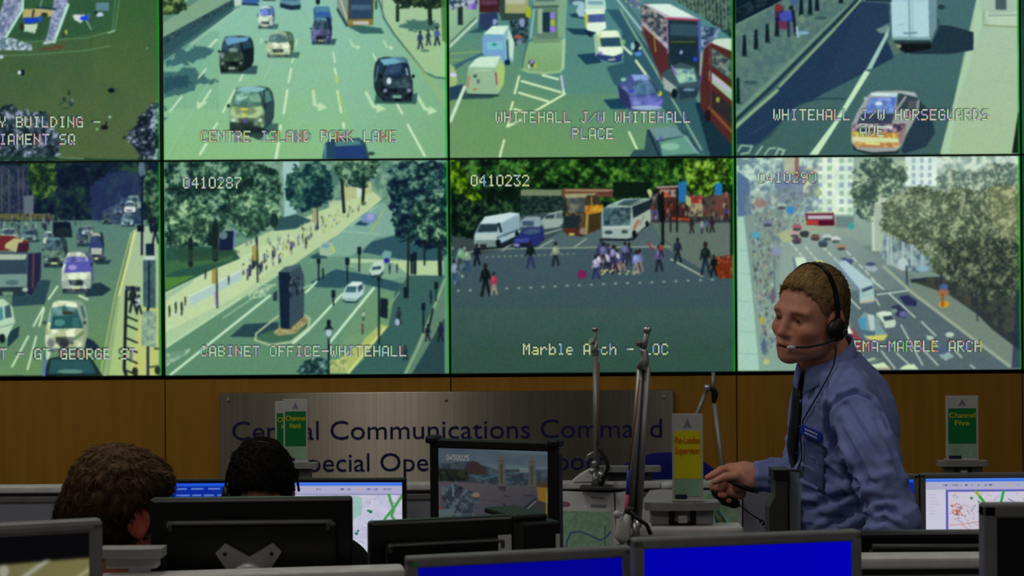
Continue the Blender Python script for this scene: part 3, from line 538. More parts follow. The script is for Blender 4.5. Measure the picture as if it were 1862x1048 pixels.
def scr_guards():
    c = tile(2, 0).frame(1330, 0, .28571)
    c.grad([(0, -500), (1900, -500), (1900, 1100), (0, 1100)], (70, 104, 108), (64, 96, 92), (900, 0), (900, 1000), n=.3, nsc=60)
    # left pavement
    c.mott([(0, 160), (450, -60), (820, -60), (790, 20), (30, 740), (0, 760)], (78, 106, 106), (92, 122, 112), 30, 2)
    c.poly([(0, -60), (420, -60), (250, 40), (20, 155), (0, 160)], (16, 34, 46)); c.mott([(20, 60), (200, -40), (240, 20), (40, 120)], (14, 28, 40), (40, 62, 70), 18, 3, .8); c.line([(30, 158), (250, 45)], 6, (110, 140, 130))
    c.poly([(350, -60), (430, -60), (425, 20), (380, 50)], (70, 96, 130))
    c.line([(0, 760), (700, 88), (830, -20)], 30, (104, 136, 122)); c.line([(0, 790), (250, 560), (705, 100), (800, 0)], 22, (34, 56, 66))
    # carriageway in shade
    c.poly([(30, 1000), (30, 830), (300, 560), (660, 175), (820, 10), (1000, 20), (1010, 140), (960, 200), (1000, 260), (1035, 370), (560, 615), (400, 690), (110, 990)], (36, 58, 82))
    c.poly([(820, 15), (1010, 25), (1000, 150), (860, 440), (560, 610), (700, 300)], (42, 64, 86), .6); c.poly([(560, 610), (900, 440), (800, 640), (720, 640)], (64, 96, 100), .8); c.line([(400, 672), (560, 630), (720, 632)], 10, (40, 66, 80))
    c.line([(20, 815), (290, 578)], 22, (132, 162, 128)); c.line([(305, 552), (660, 182)], 17, (128, 156, 124)); c.line([(670, 170), (820, 5)], 13, (136, 160, 120))
    c.line([(130, 850), (380, 700), (240, 870), (60, 990)], 16, (44, 70, 82), .7); c.poly([(30, 920), (300, 920), (400, 1000), (30, 1000)], (64, 96, 96), .6)
    c.poly([(1010, 160), (1000, 230), (895, 440), (855, 450), (985, 210)], (150, 186, 172)); c.poly([(850, 450), (885, 460), (735, 700), (550, 990), (495, 990), (660, 770)], (184, 218, 182))
    c.poly([(920, 190), (1000, 150), (1000, 200), (950, 215)], (120, 150, 140), .8)
    # right pavement in the sun
    c.grad([(1580, -60), (1850, -60), (1850, 1010), (1330, 1010), (1420, 660), (1500, 320)], (158, 184, 160), (156, 182, 146), (1700, 0), (1500, 900), n=.4, nsc=20); c.poly([(1560, 0), (1580, -40), (1600, 150), (1440, 660), (1390, 980), (1330, 980), (1420, 640)], (164, 196, 166), .7)
    for x, y, k in ((1620, 500, 0), (1700, 300, 0), (1560, 760, 0)): c.line([(x, y), (x+200, y+40)], 3, (126, 156, 126), .5)
    c.poly([(1620, 70), (1830, 70), (1820, 165), (1640, 160)], (172, 196, 172)); c.poly([(1640, -60), (1800, -60), (1800, 80), (1640, 90)], (156, 180, 160)); c.rect(1685, -40, 1755, 62, (70, 92, 92)); c.line([(1610, 160), (1820, 172)], 7, (120, 140, 90)); c.line([(1640, 100), (1820, 96)], 6, (110, 136, 120)); c.line([(1612, 60), (1606, 150)], 6, (130, 150, 120))
    c.poly([(1850, 700), (1830, 720), (1790, 980), (1850, 980)], (28, 34, 30))
    # bollards and people
    for x, y, k in ((82, 360, 130), (156, 315, 120), (228, 272, 115), (290, 232, 105), (445, 100, 110), (502, 95, 100), (546, 68, 90), (40, 662, 160), (698, 20, 60)):
        c.poly([(x-16, y), (x-10, y-k), (x+8, y-k), (x+14, y)], (18, 34, 42)); c.ell(x, y-k, 10, 7, (22, 40, 48)); c.ell(x+8, y, 22, 6, (50, 74, 80), .7)
    c.ell(120, 527, 48, 14, (58, 86, 90)); c.ell(570, 115, 40, 10, (56, 84, 88)); c.line([(150, 606), (180, 596)], 10, (120, 160, 100))
    c.poly([(275, 40), (330, 40), (340, 120), (300, 180), (275, 130)], (56, 44, 80)); c.ell(300, 50, 26, 26, (110, 50, 56)); c.poly([(305, 80), (395, 70), (400, 140), (310, 140)], (50, 60, 150)); c.poly([(300, 130), (370, 130), (355, 185), (305, 185)], (100, 50, 76)); c.ell(345, 105, 40, 34, (64, 78, 160)); c.line([(362, 140), (365, 230)], 18, (40, 48, 70)); c.line([(392, 70), (408, 215)], 18, (24, 34, 44)); c.ell(380, 50, 14, 16, (30, 36, 40)); c.line([(290, 120), (288, 220)], 16, (24, 34, 44)); c.ell(450, 210, 46, 12, (120, 160, 180)); c.line([(415, 175), (425, 235)], 14, (150, 180, 190)); c.ell(450, 120, 18, 30, (120, 140, 110), .7)
    # lorry seen from behind
    c.poly([(1110, 330), (1280, 270), (1330, 160), (1400, 165), (1545, 205), (1545, 320), (1400, 345), (1150, 345)], (34, 54, 66)); c.poly([(1060, 270), (1270, 270), (1275, 310), (1110, 340), (1060, 305)], (20, 26, 30))
    c.poly([(1255, -60), (1310, -60), (1310, 170), (1270, 260)], (106, 138, 146)); c.poly([(1015, -60), (1255, -60), (1265, 250), (1025, 245)], (166, 200, 206)); c.line([(1132, -60), (1138, 245)], 7, (96, 126, 136)); c.line([(1152, -60), (1158, 245)], 4, (120, 150, 156)); c.line([(1022, 5), (1258, 5)], 5, (140, 170, 180)); c.poly([(1025, 235), (1268, 235), (1270, 258), (1028, 256)], (120, 156, 160)); c.line([(1100, 212), (1182, 210)], 10, (96, 130, 140)); c.rect(1030, 256, 1268, 278, (40, 60, 66)); c.ell(1065, 295, 20, 14, (130, 140, 110)); c.line([(1065, 160), (1095, 155)], 6, (140, 170, 180)); c.ell(1340, 45, 24, 16, (40, 60, 70)); c.line([(1320, 120), (1320, 180)], 14, (56, 80, 86)); c.poly([(990, 260), (1030, 250), (1080, 340), (1040, 350)], (90, 116, 100), .7); c.line([(860, 0), (1020, 5)], 8, (14, 20, 30))
    # marked patrol car seen from behind
    c.poly([(1080, 960), (1150, 800), (1200, 640), (1270, 720), (1300, 850), (1240, 940), (1100, 985)], (40, 60, 74)); c.poly([(770, 900), (780, 960), (900, 990), (1060, 980), (1080, 930)], (30, 40, 44), .9)
    c.poly([(762, 905), (766, 810), (795, 730), (845, 645), (882, 598), (930, 582), (1060, 578), (1130, 584), (1180, 605), (1200, 645), (1192, 720), (1150, 800), (1112, 860), (1085, 935), (1050, 966), (900, 974), (800, 955)], (148, 152, 150))
    c.poly([(1060, 600), (1130, 590), (1195, 630), (1160, 700), (1090, 700), (1050, 720)], (50, 70, 76)); c.poly([(1130, 640), (1185, 640), (1180, 720), (1120, 740)], (84, 84, 90)); c.line([(1040, 720), (1110, 620)], 14, (160, 150, 156)); c.poly([(1060, 580), (1170, 590), (1180, 620), (1090, 600)], (160, 176, 176))
    c.poly([(885, 625), (1055, 620), (1035, 725), (840, 725)], (98, 128, 190)); c.mott([(890, 630), (1050, 625), (1030, 720), (850, 720)], (80, 104, 176), (150, 180, 216), 30, 5, .7); c.ell(940, 662, 24, 12, (196, 216, 220)); c.poly([(890, 590), (1062, 592), (1058, 618), (888, 612)], (176, 206, 210)); c.line([(905, 602), (1000, 606)], 8, (206, 226, 226))
    c.poly([(830, 725), (1040, 725), (1020, 800), (800, 790)], (56, 66, 86)); c.poly([(770, 790), (1060, 800), (1050, 850), (775, 850)], (110, 96, 104)); c.mott([(770, 790), (1110, 790), (1090, 860), (775, 850)], (64, 54, 84), (170, 140, 140), 22, 6); c.line([(820, 800), (1020, 815)], 20, (196, 196, 196)); c.mott([(768, 840), (1070, 850), (1060, 890), (768, 880)], (168, 104, 66), (196, 184, 84), 30, 4); c.poly([(768, 872), (1080, 885), (1070, 930), (775, 915)], (196, 206, 156)); c.mott([(780, 905), (1070, 912), (1060, 945), (790, 940)], (170, 116, 70), (200, 192, 124), 36, 5); c.poly([(1060, 860), (1120, 790), (1100, 880), (1075, 940)], (140, 116, 112)); c.line([(860, 915), (940, 920)], 18, (206, 206, 130)); c.ell(855, 630, 12, 12, (150, 180, 180)); c.line([(850, 650), (770, 800)], 10, (150, 160, 166))
    # lettering on the road
    c.line([(40, 965), (60, 930), (130, 935), (110, 975), (60, 985)], 11, (140, 176, 150)); c.line([(155, 990), (195, 935)], 11, (140, 176, 150)); c.line([(210, 990), (240, 950), (280, 945)], 11, (140, 176, 150)); c.line([(280, 990), (300, 950), (336, 962), (320, 990)], 12, (150, 184, 158))
    return c
def scr_george():
    c = tile(-1, 1).frame(0, 285, .3958)
    c.grad([(-600, 0), (760, 0), (760, 1010), (-600, 1010)], (88, 122, 112), (100, 136, 92), (300, 400), (400, 1000), n=.3, nsc=60)
    c.leaf([(-600, 0), (760, 0), (760, 290), (-600, 300)], (14, 26, 46), (24, 44, 54), (44, 72, 56), 34, 3, 2, .2)
    c.mott([(-600, 40), (140, 40), (140, 260), (-600, 280)], (34, 42, 66), (70, 76, 92), 16, 6, .7)
    for x in (10, 45, 90, 110): c.line([(x, 60), (x+2, 250)], 8, (74, 82, 96), .8)
    c.leaf([(130, 20), (260, 20), (270, 130), (200, 200), (150, 180)], (22, 44, 36), (52, 84, 46), (96, 120, 60), 18, 8, 8); c.poly([(115, 180), (160, 175), (160, 270), (115, 265)], (92, 104, 116)); c.poly([(-400, 262), (240, 262), (240, 290), (-400, 290)], (126, 120, 70), .7)
    c.poly([(420, 130), (480, 90), (560, 60), (660, 80), (655, 200), (500, 300), (430, 290)], (44, 58, 96), .7, 10); c.mott([(480, 250), (640, 170), (660, 310), (480, 310)], (44, 60, 86), (70, 90, 104), 16, 4)
    c.leaf([(660, 60), (760, 60), (760, 330), (690, 310), (655, 180)], (18, 34, 44), (46, 76, 54), (90, 120, 100), 16, 5, 8)
    c.specks([(-400, 265), (360, 265), (360, 330), (-400, 340)], [(20, 28, 44), (30, 40, 60), (150, 150, 150), (90, 90, 100), (40, 50, 60)], 160, 9, 20, 5)
    c.poly([(250, 300), (330, 300), (340, 370), (250, 370)], (18, 28, 44)); c.ell(300, 345, 40, 20, (30, 44, 50))
    # far traffic
    for x0, y0, x1, y1, b in ((585, 180, 660, 240, (110, 140, 130)), (580, 205, 632, 260, (190, 206, 206)), (565, 262, 622, 318, (110, 140, 150)), (475, 265, 520, 308, (60, 80, 84)), (530, 230, 570, 265, (90, 110, 130)), (560, 190, 592, 225, (70, 90, 130))):
        c.front(x0, y0, x1, y1, b, sh=(24, 40, 54, .5), plate=None)
    # pavement on the right
    c.grad([(620, 340), (660, 320), (740, 320), (740, 1010), (480, 1010), (560, 640)], (156, 180, 150), (160, 184, 120), (650, 350), (600, 1000), n=.3, nsc=30); c.line([(630, 350), (555, 640), (490, 1010)], 9, (206, 210, 130)); c.line([(612, 350), (535, 650), (470, 1000)], 5, (176, 190, 110)); c.poly([(660, 700), (740, 690), (740, 1010), (600, 1010)], (186, 190, 110), .7); c.poly([(545, 640), (560, 640), (510, 1010), (475, 1010)], (120, 150, 110), .7)
    # queue on the left
    sh = (36, 60, 70, .6)
    for x0, y0, x1, y1, b, k in ((205, 345, 255, 405, (176, 200, 180), .1), (100, 335, 180, 390, (90, 116, 120), .1), (0, 330, 100, 390, (150, 170, 160), .1), (360, 330, 410, 410, (60, 78, 88), .1), (385, 318, 440, 360, (150, 170, 170), .1)): c.front(x0, y0, x1, y1, b, side=k, sh=sh, plate=None)
    c.poly([(440, 480), (520, 475), (510, 495), (450, 495)], sh[:3]); c.front(418, 352, 486, 482, (60, 60, 74), (40, 44, 56), (50, 70, 110), .05, (24, 30, 40), (196, 206, 176), lamp=(150, 110, 120), sh=sh); c.rect(420, 390, 480, 430, (50, 64, 110)); c.poly([(425, 420), (478, 420), (475, 450), (428, 450)], (160, 176, 160))
    c.front(205, 372, 318, 505, (70, 96, 96), (86, 116, 100), (48, 70, 86), .12, (40, 58, 66), (80, 120, 140), lamp=(150, 180, 150), sh=sh)
    c.poly([(-300, 350), (60, 365), (135, 390), (140, 430), (-300, 440)], (104, 42, 44)); c.poly([(30, 400), (70, 375), (115, 380), (100, 405), (80, 440), (25, 420)], (170, 170, 120)); c.poly([(90, 395), (140, 400), (130, 440), (80, 440)], (60, 34, 50))
    c.poly([(60, 560), (240, 570), (210, 680), (60, 690)], (40, 64, 78), .9)
    c.poly([(-300, 440), (120, 440), (195, 445), (195, 560), (150, 640), (-300, 640)], (62, 82, 90)); c.poly([(-300, 445), (130, 450), (120, 475), (-300, 475)], (156, 176, 156)); c.poly([(-300, 475), (125, 475), (128, 540), (-300, 545)], (50, 70, 84)); c.poly([(-300, 545), (130, 540), (130, 600), (-300, 605)], (110, 140, 130)); c.poly([(-300, 605), (130, 600), (120, 640), (-300, 640)], (40, 56, 66)); c.poly([(135, 450), (195, 440), (190, 560), (150, 640), (130, 630)], (36, 40, 66)); c.rect(15, 622, 65, 638, (110, 140, 110)); c.ell(60, 580, 30, 12, (76, 104, 110)); c.ell(120, 612, 14, 10, (156, 176, 150)); c.line([(160, 450), (155, 600)], 10, (90, 60, 70))
    c.poly([(400, 590), (470, 580), (520, 610), (480, 640), (400, 645)], (34, 56, 66)); c.front(290, 442, 440, 622, (170, 190, 176), (196, 214, 180), (70, 74, 150), .1, (80, 96, 110), (206, 220, 190), lamp=(150, 170, 160), sh=sh, van=True); c.poly([(312, 485), (420, 482), (430, 530), (300, 535)], (84, 86, 160)); c.ell(340, 510, 20, 12, (150, 140, 200)); c.line([(372, 640), (410, 658)], 10, (190, 206, 180))
    c.poly([(40, 810), (95, 780), (90, 830), (40, 880)], sh[:3]); c.poly([(-120, 660), (20, 655), (60, 690), (74, 760), (30, 850), (-20, 860), (-120, 850)], (170, 200, 170)); c.poly([(-10, 700), (15, 690), (20, 750), (-10, 760)], (70, 130, 140)); c.poly([(25, 690), (50, 680), (60, 740), (28, 745)], (60, 90, 96)); c.ell(14, 838, 16, 22, (26, 36, 44)); c.line([(-10, 790), (70, 770)], 7, (130, 160, 140))
    c.poly([(400, 830), (440, 850), (475, 890), (400, 900)], (30, 50, 64)); c.front(215, 668, 412, 900, (176, 196, 150), (206, 220, 176), (54, 100, 104), .1, (130, 150, 130), (206, 222, 180), lamp=(150, 160, 140), plate=None, sh=None, grille=(60, 74, 70)); c.rect(295, 712, 340, 728, (60, 60, 50)); c.poly([(248, 735), (372, 732), (390, 790), (235, 795)], (40, 84, 86)); c.ell(280, 765, 26, 16, (76, 130, 124)); c.rect(340, 740, 372, 790, (60, 110, 110), .8); c.ell(300, 862, 24, 20, (50, 56, 60)); c.ell(240, 860, 18, 20, (110, 120, 116)); c.line([(270, 800), (260, 840)], 4, (160, 180, 140)); c.poly([(340, 840), (390, 800), (395, 815), (350, 850)], (100, 130, 90))
    c.poly([(205, 1010), (230, 930), (300, 918), (430, 930), (480, 1010)], (30, 50, 50)); c.poly([(240, 935), (420, 935), (450, 1000), (230, 1000)], (44, 84, 86)); c.ell(330, 990, 60, 10, (90, 130, 120)); c.line([(215, 900), (208, 1010)], 12, (90, 110, 170)); c.poly([(210, 890), (240, 900), (230, 935), (215, 930)], (190, 200, 190))
    wh = (190, 214, 180)
    for p in ([(270, 598), (230, 655)], [(205, 695), (160, 780)], [(208, 700), (186, 780)], [(135, 828), (60, 968)], [(172, 830), (132, 980)]): c.line(p, 9, wh)
    # street furniture
    dk = (24, 34, 50)
    c.line([(665, 60), (662, 450)], 10, (20, 34, 56)); c.line([(690, 470), (690, 1010)], 12, (34, 44, 66)); c.rect(640, 315, 672, 345, (18, 26, 36)); c.rect(680, 400, 720, 455, (26, 40, 62)); c.rect(674, 458, 722, 476, (180, 196, 190)); c.mott([(668, 476), (726, 476), (726, 700), (668, 690)], (56, 84, 92), (74, 104, 104), 20, 3); c.rect(690, 480, 700, 700, (30, 44, 60)); c.mott([(662, 710), (730, 712), (728, 880), (660, 870)], (110, 140, 130), (150, 176, 150), 16, 3, .9); c.ell(660, 50, 14, 40, (110, 130, 150), .7); c.walker(724, 400, 110, (18, 28, 40)); c.line([(700, 290), (705, 340)], 14, dk)
    c.poly([(585, 595), (655, 600), (655, 622), (585, 618)], (50, 64, 80)); c.walker(620, 715, 120, (30, 40, 50)); c.walker(648, 725, 90, (150, 170, 160)); c.line([(590, 620), (580, 980), (590, 1010)], 14, (26, 34, 40))
    for i, y in enumerate((650, 735, 775, 835, 880, 930, 985)): c.line([(588, y), (640, y+22)], 8, (26, 34, 40))
    c.line([(722, 885), (740, 885)], 8, (50, 60, 50)); c.ell(735, 985, 14, 20, (40, 50, 40)); c.line([(700, 970), (735, 965)], 8, (60, 76, 50)); c.ell(630, 990, 14, 20, (40, 50, 40))
    return c
def scr_office():
    c = tile(0, 1).frame(290, 285, .38658)
    c.grad([(0, 0), (1400, 0), (1400, 1050), (0, 1050)], (104, 144, 128), (92, 132, 104), (900, 200), (500, 1000), n=.25, nsc=70)
    # far end and pavements
    c.mott([(20, 20), (1360, 20), (1360, 260), (20, 420)], (78, 116, 106), (122, 158, 134), 40, 3)
    c.poly([(580, 20), (660, 20), (640, 320), (590, 330)], (150, 186, 180)); c.poly([(860, 130), (1000, 120), (1000, 210), (860, 205)], (170, 178, 130)); c.poly([(930, 120), (960, 120), (955, 210), (930, 210)], (190, 206, 196)); c.rect(800, 205, 900, 250, (170, 186, 150))
    c.grad([(1010, 165), (1050, 200), (900, 330), (760, 420), (560, 560), (25, 900), (25, 600), (330, 440), (500, 360), (820, 230)], (176, 196, 150), (160, 190, 150), (900, 250), (100, 800), n=.4, nsc=30)
    c.poly([(25, 640), (160, 570), (390, 470), (620, 360), (660, 420), (380, 650), (25, 830)], (184, 204, 158), .8)
    c.poly([(25, 400), (350, 440), (380, 480), (230, 540), (25, 640)], (46, 82, 70)); c.poly([(25, 570), (170, 560), (30, 630)], (76, 124, 60)); c.poly([(30, 490), (250, 470), (350, 460), (340, 490), (100, 530), (30, 560)], (66, 110, 66), .7)
    # the road: junction, shade
    c.poly([(1050, 210), (1100, 260), (1110, 370), (1040, 380), (860, 350), (960, 270)], (120, 160, 146)); c.poly([(860, 350), (1040, 365), (1000, 400), (900, 470), (760, 470), (700, 500)], (124, 164, 146), .9)
    c.poly([(955, 450), (1000, 400), (1110, 370), (1340, 440), (1340, 490), (1180, 490)], (48, 82, 92)); c.poly([(900, 480), (1180, 490), (1340, 490), (1340, 560), (1100, 560), (900, 520)], (170, 194, 150)); c.poly([(890, 500), (1100, 500), (1180, 560), (1000, 600)], (120, 156, 130))
    c.poly([(700, 600), (830, 530), (1000, 560), (1150, 600), (1130, 640), (960, 600), (850, 620), (740, 615)], (48, 82, 92))
    c.poly([(1110, 640), (1180, 560), (1345, 560), (1345, 1025), (890, 1025), (960, 960), (1050, 790)], (58, 94, 88)); c.poly([(1345, 590), (1345, 780), (1200, 1025), (1150, 1025), (1230, 850)], (92, 124, 104)); c.poly([(1345, 760), (1345, 1025), (1190, 1025)], (44, 70, 74)); c.line([(1345, 580), (1300, 700), (1220, 900), (1160, 1025)], 12, (130, 160, 126))
    c.poly([(1000, 640), (1110, 640), (1080, 800), (980, 900), (870, 880), (850, 860)], (104, 142, 108)); c.poly([(1000, 830), (1040, 790), (1080, 800), (900, 1020), (800, 1020), (840, 960)], (160, 176, 104)); c.line([(1130, 640), (1060, 740)], 6, (130, 160, 130)); c.line([(1060, 810), (890, 1020)], 10, (196, 206, 130)); c.poly([(900, 840), (990, 830), (940, 900), (840, 900)], (110, 146, 110))
    # shade on the grass side, wall, railings
    wh = (190, 220, 186)
    c.poly([(140, 660), (385, 535), (385, 580), (145, 705)], (164, 190, 184)); c.line([(140, 660), (385, 535)], 6, (196, 214, 196)); c.poly([(25, 650), (160, 575), (160, 590), (25, 680)], (150, 180, 150))
    c.line([(30, 900), (380, 670)], 8, (176, 206, 170)); c.line([(50, 1030), (520, 655)], 11, wh); c.line([(690, 640), (740, 590)], 10, wh); c.line([(540, 600), (300, 760)], 5, (150, 186, 150)); c.line([(630, 880), (700, 820), (860, 650)], 11, wh); c.line([(800, 880), (1010, 620)], 12, wh); c.line([(860, 350), (1040, 365)], 5, (150, 186, 160)); c.line([(480, 605), (550, 605)], 6, (150, 186, 150)); c.line([(1030, 230), (900, 330)], 6, (150, 180, 160)); c.line([(1060, 250), (1000, 350)], 8, (150, 176, 90), .8)
    for i in range(6): c.line([(400+i*22, 660-i*8), (420+i*22, 640-i*6)], 12, (150, 184, 150), .8)
    c.mott([(30, 930), (150, 905), (130, 930), (30, 990)], (104, 140, 120), (170, 200, 170), 14, 3, .8); c.mott([(800, 960), (890, 950), (880, 1010), (790, 1010)], (120, 140, 90), (190, 196, 130), 12, 3, .9); c.mott([(420, 640), (520, 620), (500, 660), (420, 672)], (104, 144, 116), (176, 206, 170), 12, 6, .9)
    # memorial on its island
    c.poly([(330, 850), (400, 790), (560, 780), (560, 840), (450, 852)], (42, 70, 76)); c.line([(560, 750), (455, 835), (450, 865), (520, 890), (620, 875), (700, 810), (710, 765), (680, 745)], 8, (170, 190, 150)); c.poly([(470, 840), (690, 770), (700, 800), (620, 865), (530, 880), (460, 865)], (66, 104, 84))
    c.poly([(535, 830), (570, 800), (690, 750), (705, 775), (640, 835), (560, 845)], (150, 146, 100)); c.specks([(540, 825), (690, 760), (700, 775), (640, 832), (560, 840)], [(130, 80, 70), (196, 196, 170), (60, 70, 50)], 40, 7, 6, 3)
    c.poly([(560, 545), (600, 520), (660, 505), (680, 560), (680, 755), (610, 815), (570, 810)], (28, 46, 62)); c.poly([(612, 540), (665, 520), (682, 560), (680, 755), (612, 810)], (56, 76, 86)); c.poly([(565, 545), (612, 542), (612, 812), (572, 808)], (22, 38, 56)); c.poly([(590, 520), (660, 505), (662, 520), (610, 545), (562, 545)], (70, 96, 100))
    c.specks([(608, 570), (676, 560), (678, 650), (610, 660)], [(16, 24, 34), (96, 120, 130), (30, 40, 50)], 40, 9, 16, 8); c.poly([(535, 645), (555, 630), (555, 680), (535, 680)], (40, 60, 66)); c.line([(680, 620), (715, 600)], 8, (150, 180, 150))
    # trees
    t3 = ((20, 42, 40), (52, 88, 72), (122, 158, 130))
    c.leaf([(20, 15), (420, 15), (560, 60), (580, 170), (520, 230), (560, 300), (430, 360), (330, 300), (260, 420), (180, 420), (30, 420)], *t3, 20, 3, 14, .05)
    c.leaf([(30, 260), (120, 210), (240, 230), (240, 330), (200, 400), (60, 410)], (36, 62, 52), (90, 130, 96), (164, 194, 152), 18, 13, 10, .3)
    c.leaf([(330, 200), (440, 150), (560, 200), (570, 300), (500, 340), (430, 390), (350, 330)], (34, 60, 50), (80, 122, 96), (154, 186, 146), 18, 17, 12, .2)
    c.leaf([(590, 120), (640, 40), (750, 20), (820, 90), (815, 200), (720, 260), (640, 250), (590, 190)], (18, 44, 56), (40, 82, 74), (92, 130, 108), 18, 5, 12, .4)
    c.leaf([(820, 15), (1040, 15), (1020, 100), (950, 140), (880, 140), (840, 110)], (22, 46, 44), (64, 100, 80), (130, 164, 130), 18, 7, 10)
    c.leaf([(1060, 100), (1120, 30), (1360, 15), (1360, 470), (1300, 440), (1200, 420), (1120, 370), (1090, 280), (1080, 180)], (12, 30, 46), (36, 70, 72), (96, 134, 116), 18, 9, 12, .3, 1, .6)
    c.leaf([(1190, 220), (1340, 160), (1360, 380), (1280, 420), (1200, 350)], (14, 34, 40), (50, 90, 74), (130, 166, 130), 15, 19, 10, .2)
    dk = (26, 40, 40)
    for p, w in (([(262, 330), (262, 480)], 30), ([(145, 390), (145, 510)], 22), ([(860, 110), (870, 260)], 14), ([(965, 110), (958, 220)], 14), ([(1320, 400), (1325, 555)], 20), ([(458, 380), (462, 520)], 9), ([(1175, 360), (1170, 640)], 10)): c.line(p, w, dk)
    c.poly([(530, 300), (640, 270), (720, 300), (640, 340), (540, 350)], (50, 82, 84)); c.ell(540, 300, 20, 34, (30, 50, 50)); c.poly([(60, 440), (340, 430), (380, 450), (300, 480), (100, 500)], (44, 72, 56), .6); c.poly([(280, 350), (350, 350), (345, 440), (280, 440)], (24, 36, 60)); c.line([(352, 340), (350, 430)], 6, (110, 120, 180)); c.ell(300, 370, 20, 20, (120, 150, 150), .7)
    # people and posts
    cl = [(30, 36, 60), (60, 60, 110), (196, 200, 170), (150, 150, 60), (90, 90, 150), (36, 46, 56), (26, 30, 40)]
    c.specks([(400, 400), (660, 350), (780, 300), (760, 340), (640, 440), (520, 520), (460, 540), (400, 460)], cl, 90, 6, 17, 5); c.specks([(640, 330), (920, 220), (1010, 190), (900, 280), (760, 370)], cl+[(170, 180, 50)], 60, 5, 14, 6)
    R = random.Random(4)
    for i in range(20):
        t = R.random(); x = 390+t*260+R.uniform(-20, 30); y = 560-t*140+R.uniform(-20, 30); c.walker(x, y, 52-18*t, R.choice(cl))
    for x, y, k in ((45, 752, 50), (75, 735, 50), (103, 745, 60), (325, 600, 40), (215, 575, 44), (690, 430, 50), (770, 575, 50), (120, 700, 40)): c.walker(x, y, k, (30, 44, 40))
    for x, y0, y1, b in ((268, 530, 712, (150, 130, 60)), (458, 420, 590, (150, 140, 70)), (742, 240, 340, (150, 150, 110))):
        c.line([(x, y0), (x+4, y1)], 8, (40, 50, 56)); c.rect(x-22, y0, x, y0+70, b, .9)
    c.line([(262, 640), (266, 700)], 8, (150, 130, 180))
    for x, y0, y1, w in ((750, 480, 580, 8), (885, 485, 590, 7), (942, 435, 540, 8), (1035, 560, 880, 9), (1245, 700, 830, 8), (1205, 460, 550, 14), (1190, 470, 550, 12), (798, 780, 1025, 10), (820, 640, 700, 8), (1250, 400, 510, 8), (1305, 600, 680, 6)):
        c.line([(x, y0), (x, y1)], w, (22, 36, 44)); c.rect(x-9, y0-10, x+9, y0+24, (20, 32, 42))
    c.poly([(780, 810), (816, 810), (808, 860), (790, 860)], (80, 110, 100)); c.ell(798, 830, 14, 20, (160, 186, 190)); c.poly([(775, 815), (798, 790), (822, 815)], (24, 38, 40))
    c.poly([(1042, 665), (1078, 672), (1076, 765), (1040, 755)], (24, 38, 44)); c.poly([(1150, 615), (1176, 615), (1174, 668), (1152, 668)], (20, 34, 40))
    c.walker(1128, 790, 80, (40, 50, 60)); c.ell(1122, 780, 12, 16, (150, 170, 190)); c.walker(962, 770, 44, (190, 200, 200)); c.walker(957, 835, 46, (110, 60, 50)); c.walker(1280, 690, 60, (26, 36, 60)); c.walker(1325, 870, 90, (26, 34, 60)); c.walker(1265, 870, 80, (24, 36, 50)); c.walker(1120, 545, 40, (26, 36, 60)); c.walker(1085, 550, 46, (26, 36, 70)); c.walker(1160, 960, 70, (40, 50, 60)); c.line([(1290, 720), (1262, 840)], 10, (24, 36, 44))
    # vehicles
    c.poly([(710, 470), (780, 440), (790, 478), (720, 482)], (44, 76, 84)); c.poly([(752, 430), (775, 400), (815, 405), (825, 450), (800, 470), (755, 465)], (150, 176, 150)); c.rect(765, 410, 800, 430, (110, 150, 160)); c.line([(815, 420), (825, 450)], 7, (190, 196, 60))
    c.poly([(920, 320), (960, 290), (1000, 310), (970, 326)], (40, 70, 84)); c.poly([(950, 280), (975, 262), (1030, 270), (1030, 300), (990, 316), (950, 305)], (110, 140, 170)); c.rect(980, 268, 1010, 295, (150, 150, 200)); c.poly([(1045, 460), (1065, 440), (1095, 448), (1092, 472), (1060, 480)], (110, 150, 150))
    c.poly([(990, 550), (1060, 545), (1080, 520), (1040, 570), (1000, 572)], (36, 64, 72)); c.poly([(990, 535), (1010, 500), (1050, 490), (1062, 520), (1040, 555), (1000, 560)], (176, 200, 186)); c.poly([(1005, 520), (1045, 515), (1045, 530), (1000, 535)], (50, 80, 96)); c.ell(1072, 490, 14, 12, (40, 40, 150))
    c.poly([(860, 680), (880, 690), (930, 690), (960, 650), (950, 640)], (36, 64, 70)); c.poly([(862, 650), (880, 610), (910, 588), (955, 590), (968, 615), (960, 650), (925, 682), (875, 680), (862, 668)], (170, 200, 196)); c.poly([(885, 612), (930, 612), (925, 640), (875, 640)], (60, 96, 106)); c.poly([(935, 612), (958, 600), (960, 622), (938, 640)], (50, 80, 90)); c.poly([(908, 590), (952, 592), (935, 610), (888, 610)], (196, 220, 206)); c.line([(870, 672), (925, 672)], 6, (120, 150, 130))
    c.leaf([(640, 1025), (690, 960), (740, 940), (800, 960), (800, 1025)], (20, 44, 46), (60, 100, 96), (130, 170, 160), 14, 4, 8)
    return c
